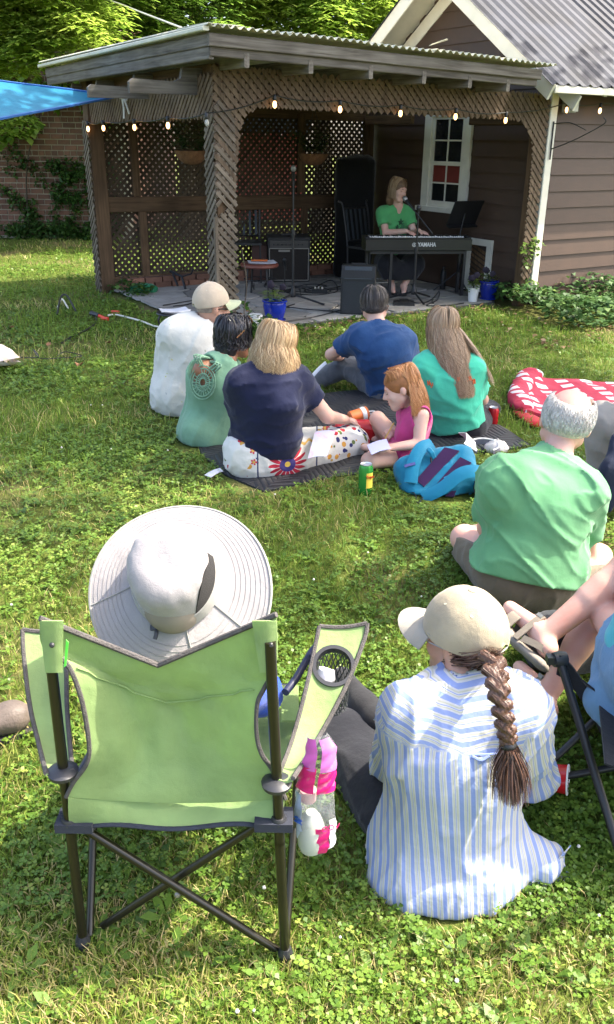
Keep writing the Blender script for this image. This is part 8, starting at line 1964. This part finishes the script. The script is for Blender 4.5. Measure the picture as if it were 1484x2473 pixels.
# ---- person under the sun hat, mostly hidden by the chair back
HY = 1.80
H = Head(at(428, 1455, HY + .02), (.10, .98, .10), (.05, -.30, 1), .225)
cxm = (sL + sR) / 2
p = person('person in blue clothes sitting in the lime chair under a wide sun hat', cxm); pe = cxm + Vector((.0, .27, .04)); chs = cxm + Vector((.01, .27, .28)); nk = H.w(0, -.05, -.13)
B = Body(dict(pel=pe, chest=chs, neck=nk, shL=nk + Vector((-.17, .01, -.09)), shR=nk + Vector((.17, .01, -.09)), elL=pe + Vector((-.20, .06, .10)), elR=pe + Vector((.19, .06, .10)), wrL=pe + Vector((-.08, .26, .06)), wrR=pe + Vector((.08, .26, .06)), knL=pe + Vector((-.10, .42, -.02)), knR=pe + Vector((.10, .42, -.02)), anL=pe + Vector((-.09, .62, -.36)), anR=pe + Vector((.09, .62, -.36)), toL=pe + Vector((-.10, .78, -.40)), toR=pe + Vector((.10, .78, -.40))), (0, 1, .0), H, .86, .86)
solid('body', B.skin(d_hand(B.J['wrL'], (.5, .8, 0), (0, 0, 1), -1, .9) + d_hand(B.J['wrR'], (-.5, .8, 0), (0, 0, 1), 1, .9)), *B.box(), .011, SK_PALE, p); M = mat_cloth('royal_blue_cotton', (.012, .06, .42), .1, .7, .4); solid('shirt', neckhole(cut(wrinkle(U(B.torso(.008) + B.arm('L', .02, 1.2) + B.arm('R', .02, 1.2), .03), .006, 10), B.J['pel'], -B.up), B), *B.box(), .010, M, p); solid('shorts', wrinkle(U([d_ecap(pe - B.side * .05, pe + B.side * .05, .12, .12, B.tf, .85)] + B.leg('L', .02, .8) + B.leg('R', .02, .8), .03), .006, 10), *B.box(), .010, MATS['royal_blue_cotton'], p)
hair_base('hair', H, mat_plain('grey_hair_plain', (.2, .17, .14), .7), p, grow=.005, h=.009)
# sun hat: crown with band, vent mesh, stitched wide brim, cord lock
hat = thing('sun_hat', 'wide brimmed pale stone sun hat with dark mesh vent above the lime chair', 'hat', at(430, 1420, HY)); M_HAT = mat_cloth('pale_stone_nylon', (.30, .283, .285), .06, .6, .4, .05); M_HATB = mat_cloth('stone_band', (.26, .255, .24), .05, .6, .3)
hc_ = at(432, 1425, HY); e1 = nv(at(652, 1405, HY + .0) - at(206, 1430, HY)); e2 = nv(at(470, 1242, HY + .14) - at(400, 1605, HY - .10)); e2 = (e2 - e1 * e2.dot(e1)).normalized(); en = e1.cross(e2); RX = (at(652, 1420, HY) - at(206, 1420, HY)).length / 2; RH = Matrix((e1, e2, en)).transposed()
def hp_(x, y, z): return hc_ + RH @ Vector((x, y, z))
rx0, ry0 = .098, .112; off = Vector((-.008, .035, 0)); RYb = RX * 1.02
rows = []
for i in range(23):
    t_ = i / 22; row = []
    for j in range(65):
        a = 2 * math.pi * j / 64; r_x, r_y = lerp(rx0, RX, t_), lerp(ry0, RYb, t_); st_ = 0.0
        z = -.012 - .020 * t_ + .030 * t_ * t_ * math.cos(2 * a + .4) * .5 + .006 * math.sin(3 * a) * t_ + st_; row.append(hp_(off.x * (1 - t_) + r_x * math.cos(a), off.y * (1 - t_) + r_y * math.sin(a), z))
    rows.append(row)
brim = MB().grid(rows, .004).build('brim', M_HAT, hat, smooth=True); MB().tube(rows[-1], .0035, 6, False).build('piping', M_HATB, brim, smooth=True)
m = MB()
for k in (8, 10, 12, 14, 16, 18, 20): m.tube([q + en * .0012 for q in rows[k]], .0006, 4, False)
m.build('stitching', M_HAT, brim)
for a_j in (33, 58, 50): MB().tube([r[a_j] + en * .002 for r in rows[2:]], .0018, 4).build('seam', M_HATB, brim)
rows = []
for i in range(17):
    t_ = i / 16; row = []
    if t_ < .55: k_ = 1.08 - .17 * t_ / .55; z = -.012 + .115 * t_ / .55
    else: th = (t_ - .55) / .45 * math.pi / 2; k_ = .91 * max(.0, math.cos(th)) ** .55; z = .103 + .050 * math.sin(th)
    for j in range(65):
        a = 2 * math.pi * j / 64; cr_ = 1 + .018 * math.sin(a * 13 + 1) * (1 - abs(t_ - .62) * 4 if abs(t_ - .62) < .25 else 0) + .004 * math.sin(a * 5) * t_; row.append(hp_(off.x + rx0 * k_ * cr_ * math.cos(a), off.y + ry0 * k_ * cr_ * math.sin(a), z + .006 * math.sin(2 * a) * t_ * k_))
    rows.append(row)
crown = MB().grid(rows, .003).build('crown', M_HAT, hat, smooth=True)
bandr = [[hp_(off.x + rx0 * k_ * math.cos(a), off.y + ry0 * k_ * math.sin(a), z) for a in np.linspace(0, 2 * math.pi, 65)] for k_, z in ((1.16, -.010), (1.12, .010), (1.075, .030), (1.03, .032))]; MB().grid(bandr).build('band', M_HATB, hat, smooth=True); MB().tube([q + (q - hc_).normalized() * .001 for q in rows[9]], .0022, 5, False).build('crown_seam', M_HATB, crown)
vent = [[hp_(off.x + rx0 * (1.10 - .15 * zz_ / .115) * math.cos(a), off.y + ry0 * (1.10 - .15 * zz_ / .115) * math.sin(a), zz_) for zz_ in (lerp(.026 + .010 * s_, .028 + .088 * math.sin(min(1, s_ * 1.15) * 2.6) ** .8, k_) for k_ in (0, .33, .66, 1))] for s_, a in ((s_, lerp(-1.02, .30, s_)) for s_ in np.linspace(0, 1, 13))]
MB().grid(vent, .003).build('vent_mesh', mat_plain('black_mesh', (.018, .016, .016), .7, .3, 300, bmp=.8, bscale=900), crown, smooth=True)
cl = hp_(-.035, -.128, .012); cl = hp_(off.x + rx0 * 1.2 * math.cos(-1.98), off.y + ry0 * 1.2 * math.sin(-1.98), .0); MB().box(cl, (.013, .006, .006), RH).tube(spline([cl, cl + RH @ Vector((.002, -.014, .004)), cl + RH @ Vector((-.002, -.028, .002))], 4), .005, 6).tube([cl, hp_(off.x + rx0 * 1.08 * math.cos(-1.9), off.y + ry0 * 1.08 * math.sin(-1.9), .03)], .003, 5).build('cord_lock', M_HUB, hat)
# ---- right neighbour: crossed legs in sandals, second folding chair
p = person('person in blue shorts with crossed bare legs and taupe sandals at right edge', gz(1480, 1700))
Bq = dict(hipL=at(1600, 1560, 2.20), hipR=at(1600, 1640, 2.00), knL=at(1520, 1370, 2.52), anL=at(1318, 1535, 2.46), toL=at(1232, 1468, 2.62), knR=at(1455, 1465, 2.56), anR=at(1318, 1690, 2.43), toR=at(1252, 1640, 2.62), pel=at(1620, 1640, 2.05), chest=at(1680, 1400, 2.0), neck=at(1700, 1200, 2.02), shL=at(1600, 1260, 2.15), shR=at(1800, 1270, 1.9), elL=at(1560, 1480, 2.25), elR=at(1850, 1500, 1.95), wrL=at(1580, 1560, 2.4), wrR=at(1700, 1560, 2.3))
Bq['anR'].z = ground_z(2.45) + .09; Bq['toR'].z = ground_z(2.6) + .05
H = Head(at(1710, 1080, 2.05), (-.5, .85, 0), (0, 0, 1), .23); B = Body(Bq, (-.5, .85, 0), H, 1.0, 1.0)
hh = d_hand(B.J['wrL'], (-.3, .8, 0), (0, 0, 1), -1) + d_hand(B.J['wrR'], (-.5, .8, 0), (0, 0, 1), 1)
solid('body', B.skin(hh), *B.box(.18), .0085, SK_PINK, p)
f = wrinkle(U([d_ecap(B.J['pel'] - B.side * .06, B.J['pel'] + B.side * .06, .15, .15, B.tf, .9)] + B.leg('L', .035, .22, True, .05) + B.leg('R', .025, .42, True, .05) + [d_cap(at(1480, 1620, 2.22), at(1465, 1690, 2.14), .06, .055), d_cap(at(1465, 1690, 2.14), at(1520, 1760, 2.08), .055, .07)], .04), .008, 10, 2.); solid('shorts', f, *B.box(.2), .010, mat_cloth('light_blue_cotton', (.13, .25, .40), .1, .8, .4), p)
solid('shirt', neckhole(cut(wrinkle(U(B.torso(.03) + B.arm('L', .03, .9) + B.arm('R', .03, .9) + [d_cap(at(1510, 1540, 2.16), at(1570, 1470, 2.16), .06, .09)], .04), .008, 9), B.J['pel'] - B.up * .05, -B.up), B), *B.box(.2), .011, mat_cloth('aqua_jersey', (.09, .40, .46), .08), p)
hair_base('hair', H, MATS['dark_hair_under'], p, h=.01)
M_SOLE = mat_plain('taupe_rubber', (.23, .20, .165), .8, .12, 20); M_STRP = mat_cloth('taupe_webbing', (.20, .17, .135), .12, .85, .2)
for S_ in 'LR':
    a, to, kn = B.J['an' + S_], B.J['to' + S_], B.J['kn' + S_]; d = (to - a).normalized(); dn = (a - kn).normalized(); dn = (dn - d * dn.dot(d)).normalized(); x = d.cross(dn)
    heel = a - d * .055 + dn * .085; toe = to + d * .035 + dn * .045
    so = solid('sandal', U([d_ecap(heel, a + d * .06 + dn * .082, .040, .036, dn, .45), d_ecap(a + d * .06 + dn * .082, toe, .036, .046, dn, .42)], .02), *bounds([heel, toe], .09), .007, M_SOLE, p)
    def strp(pts, w_): 
        P_ = spline(pts, 5); rows_ = []
        for i, q in enumerate(P_):
            t_ = (P_[min(i + 1, len(P_) - 1)] - P_[max(i - 1, 0)]).normalized(); rows_.append([q - d * w_ / 2, q, q + d * w_ / 2])
        MB().grid(rows_, .005).build('strap', M_STRP, so, smooth=True)
    strp([a + dn * .075 + x * .050 + d * .05, a - dn * .035 + x * .030 + d * .045, a - dn * .045 + d * .05, a - dn * .035 - x * .030 + d * .045, a + dn * .075 - x * .050 + d * .05], .024)
    strp([a + dn * .070 + x * .048 + d * .12, a + dn * .01 + x * .034 + d * .12, a - dn * .002 + d * .12, a + dn * .01 - x * .034 + d * .12, a + dn * .07 - x * .048 + d * .12], .045)
    P_ = [a + dn * .06 + x * .046 + d * .03, a + dn * .045 + x * .040 - d * .035, a + dn * .04 - d * .066, a + dn * .045 - x * .040 - d * .035, a + dn * .06 - x * .046 + d * .03]; rows_ = [[q + dn * .012, q, q - dn * .012] for q in spline(P_, 5)]; MB().grid(rows_, .005).build('strap', M_STRP, so, smooth=True); MB().box(a - dn * .040 + x * .022 + d * .05, (.010, .012, .006), Matrix((x, d, -dn)).transposed()).build('buckle', M_GREYP, so)
# second chair: only its near corner shows
c2 = thing('camping_chair', 'black folding camping chair at the right edge under person in blue shorts', 'chair', gz(1500, 1990)); hub = at(1352, 1592, 2.18); f1 = gz(1500, 2120); f1 = gz(1530, 2180)
MB().tube([hub, f1 + ZU * .01], .0125, 10).build('leg', M_BLACK, c2, smooth=True); g0 = gz(1290, 1880, .03); MB().tube([g0, at(1455, 1722, 2.25), at(1600, 1560, 2.35)], .0115, 10).build('crossed_leg', M_BLACK, c2, smooth=True); MB().tube([g0 + Vector((0, -.015, 0)), gz(1500, 1850, .08), gz(1650, 1835, .12)], .0115, 10).build('crossed_leg', M_BLACK, c2, smooth=True)
MB().lathe([(.022, -.02), (.026, 0), (.022, .02)], hub, 12, frame_from((1, .2, 0))).box(hub + Vector((-.022, 0, .0)), (.018, .014, .012)).build('hub', M_HUB, c2, smooth=40)
rows_ = [[at(lerp(1352, 1490, t_) - 8 * s_, lerp(1580, 1800, t_ ** 1.4) + 46 * s_ * (1 - .4 * t_), 2.17 - .02 * t_ + .015 * s_) for s_ in (0, .5, 1)] for t_ in np.linspace(0, 1.3, 12)]; MB().grid(rows_, .006).build('side_panel', mat_cloth('black_canvas_panel', (.014, .015, .02)), c2, smooth=True)
rows_ = [[at(lerp(1400, 1640, s_), lerp(1640, 1800, s_) + 60 * math.sin(s_ * 3) * .2, lerp(2.16, 1.9, s_) + t_ * .5) - ZU * .06 * math.sin(t_ * 3.14) for s_ in np.linspace(0, 1, 7)] for t_ in np.linspace(0, 1, 7)]; MB().grid(rows_, .006).build('seat', MATS['black_canvas_panel'], c2, smooth=True)
# the rest of that chair stands outside the view
pz = at(1620, 1640, 2.05); cc2 = Vector((pz.x, pz.y, ground_z(pz.y)))
for dx, dy in ((-.02, .30), (.30, .12), (.12, -.22)): MB().tube([cc2 + Vector((dx, dy, .012)), cc2 + Vector((dx * .8, dy * .8, .42))], .0115, 10).build('leg', M_BLACK, c2, smooth=True)
rows_ = [[cc2 + Vector((lerp(-.24, .24, u_) + .10 * v_, lerp(-.24, .20, v_) * .9 - .12 * u_, .36 - .05 * math.sin(3.14 * u_))) for u_ in np.linspace(0, 1, 7)] for v_ in np.linspace(0, 1, 7)]; MB().grid(rows_, .006).build('seat', MATS['black_canvas_panel'], c2, smooth=True)
bq = nv((.5, -.85, 0)); br = Vector((-bq.y, bq.x, 0)); rows_ = [[cc2 + bq * (.24 + .10 * v_) + br * lerp(-.25, .25, u_) + ZU * lerp(.36, .88, v_) + bq * .06 * math.sin(3.14 * u_) for u_ in np.linspace(0, 1, 9)] for v_ in np.linspace(0, 1, 6)]; MB().grid(rows_, .006).build('back', MATS['black_canvas_panel'], c2, smooth=True)
for sx in (-1, 1): MB().tube([cc2 + bq * .22 + br * sx * .26 + ZU * .0, cc2 + bq * .34 + br * sx * .26 + ZU * .90], .0115, 10).build('back_post', M_BLACK, c2, smooth=True)
# dark bag lying between the legs
c = at(1340, 1590, 2.66); c.z = ground_z(2.66) + .12; t = thing('dark_bag', 'soft black bag on the grass behind the sandals', 'bag', Vector((c.x, c.y, ground_z(c.y)))); solid('bag', clip_floor(wrinkle(U([d_ell(c, (.13, .11, .13)), d_ell(c + Vector((.16, .03, -.02)), (.14, .10, .11))], .06), .012, 9)), *bounds([c, c + Vector((.16, 0, 0))], .26), .010, mat_cloth('black_bag_nylon', (.011, .012, .018), .15, .6), t); MB().box(c + Vector((-.02, -.11, -.10)), (.018, .006, .022)).build('tag', mat_plain('tan_tag', (.5, .42, .32), .7), t); MB().tube(spline([c + Vector((-.1, -.05, .09)), c + Vector((-.0, -.08, .15)), c + Vector((.1, -.05, .1))], 5), .008, 6).build('handle', M_BLACK, t)
# red cup lying by the chair leg
q = at(1330, 1806, 2.12); q.z = ground_z(q.y) + .060; ax = nv((.80, -.30, .10)); R = frame_from(ax); t = thing('plastic_cup', 'red plastic party cup lying on the grass beside striped shirt', 'cup', q); MB().lathe([(.003, -.075), (.031, -.075), (.034, -.03), (.036, -.03), (.040, .015), (.042, .015), (.046, .065), (.041, .065), (.028, -.07), (.002, -.07)], q, 24, R).build('body', mat_plain('glossy_red_plastic', (.50, .010, .015), .2, .06, 10), t, smooth=30); MB().tube([q + ax * .066 + R @ Vector((.0455 * math.cos(a), .0455 * math.sin(a), 0)) for a in np.linspace(0, 6.28, 25)], .0032, 6, False).build('rim', M_POTW, t, smooth=True)
# ---- far right person: grey trousers, knee drawn up
p = person('person in light grey trousers with raised knee at the right edge', gz(1560, 1150)); Bq = dict(pel=at(1640, 1085, 3.95), chest=at(1680, 930, 3.95), neck=at(1690, 830, 4.0), shL=at(1610, 870, 4.0), shR=at(1760, 880, 3.9), elL=at(1600, 990, 4.1), elR=at(1780, 1000, 4.0), wrL=at(1540, 1040, 4.15), wrR=at(1690, 1040, 4.2), knL=at(1452, 1015, 4.05), anL=at(1448, 1190, 4.02), toL=at(1405, 1200, 4.12), knR=at(1560, 1000, 4.4), anR=at(1530, 1130, 4.4), toR=at(1490, 1140, 4.45))
Bq['anL'].z = .09; Bq['toL'].z = .05; Bq['anR'].z = .09; Bq['toR'].z = .05; H = Head(at(1690, 760, 4.0), (-.5, .85, 0), (0, 0, 1), .235); B = Body(Bq, (-.6, .8, 0), H, 1.03, 1.0); solid('body', clip_floor(B.skin(d_hand(B.J['wrL'], (-.5, .8, 0), (0, 0, 1), -1))), *B.box(.18), .012, SK_PALE, p); solid('trousers', pants_sdf(B, .03, 1.85, .008, 10, 3.), *B.box(.22), .010, mat_cloth('light_grey_cotton', (.25, .235, .215), .08, .85, .35), p); solid('shirt', neckhole(cut(wrinkle(U(B.torso(.02) + B.arm('L', .03, 1.7) + B.arm('R', .03, 1.7), .03), .006, 9), B.J['pel'], -B.up), B), *B.box(.2), .012, mat_cloth('navy_jacket', (.012, .018, .04)), p)
for S_ in 'LR': solid('shoe', clip_floor(U(B.foot(S_, .014), .03)), *bounds([B.J['an' + S_], B.J['to' + S_]], .12), .010, mat_plain('dark_sneaker', (.03, .03, .035), .6) if S_ == 'L' else MATS['dark_sneaker'], p)
hair_base('hair', H, MATS['dark_hair_under'], p, h=.012)
jk = thing('navy_jacket', 'dark navy jacket hanging beside grey trousers at the right edge', 'jacket', at(1478, 1230, 3.72)); c_ = [at(1492, 1060, 3.80), at(1480, 1140, 3.74), at(1474, 1235, 3.70)]; solid('cloth', clip_floor(wrinkle(U([d_ecap(c_[0], c_[1], .03, .06, (0, 1, 0), .6), d_ecap(c_[1], c_[2], .06, .015, (0, 1, 0), .6), d_ecap(at(1540, 1080, 3.8), at(1530, 1200, 3.72), .1, .08, (0, 1, 0), .5)], .04), .01, 9, 0., ZU)), *bounds(c_ + [at(1540, 1080, 3.8), at(1530, 1200, 3.72)], .16), .011, MATS['navy_jacket'], jk)
# ---- boot of a person left of the frame
p = person('brown leather boot and trouser leg of a person beyond the left edge', gz(-40, 1790)); an = gz(-75, 1800); an.z += .12; to = gz(35, 1762); to.z += .055; heel = gz(-95, 1815); heel.z += .05
M_BOOT = mat_plain('worn_brown_leather', (.105, .082, .068), .6, .22, 9, bmp=.35, bscale=60)
leg_ = U([d_cap(an, an + Vector((-.25, .02, .32)), .05, .07), d_cap(an + Vector((-.25, .02, .32)), an + Vector((-.75, -.05, .32)), .085, .1)], .03); solid('trouser_leg', wrinkle(leg_, .006, 10), *bounds([an, an + Vector((-.75, 0, .4))], .16), .012, mat_cloth('brown_trouser', (.09, .075, .06)), p)
bt = solid('boot', clip_floor(wrinkle(U([d_cap(an + ZU * .05, an - ZU * .03, .052, .050), d_cap(heel, an - ZU * .05, .05, .05), d_ecap(an - ZU * .05, to, .055, .052, ZU, .9), d_ell(to, (.055, .052, .050))], .03), .003, 20)), *bounds([an + ZU * .06, to, heel], .1), .007, M_BOOT, p)
d = nv(Vector((to.x - heel.x, to.y - heel.y, 0))); x = d.cross(ZU); zg = ground_z(an.y); MB().prism([Vector((heel.x, heel.y, zg + .002)) + d * l_ + x * w_ for l_, w_ in ((-.05, -.03), (-.05, .03), (.1, .05), (.26, .055), ((to - heel).length + .045, .03), ((to - heel).length + .05, -.03), (.24, -.056), (.1, -.05))], (0, 0, .022)).build('sole', mat_plain('dark_rubber', (.03, .027, .025), .8), bt)
# seats press the grass flat
for x, y, r in ((640, 1165, .24), (500, 1085, .20), (430, 1000, .18), (985, 1130, .12), (1270, 1460, .22), (1060, 2170, .16), (1060, 2080, .2), (345, 712, .14)): q = gz(x, y); NO_DISC.append((q.x, q.y + .05, r))
grow_lawn()
bpy.context.view_layer.update()
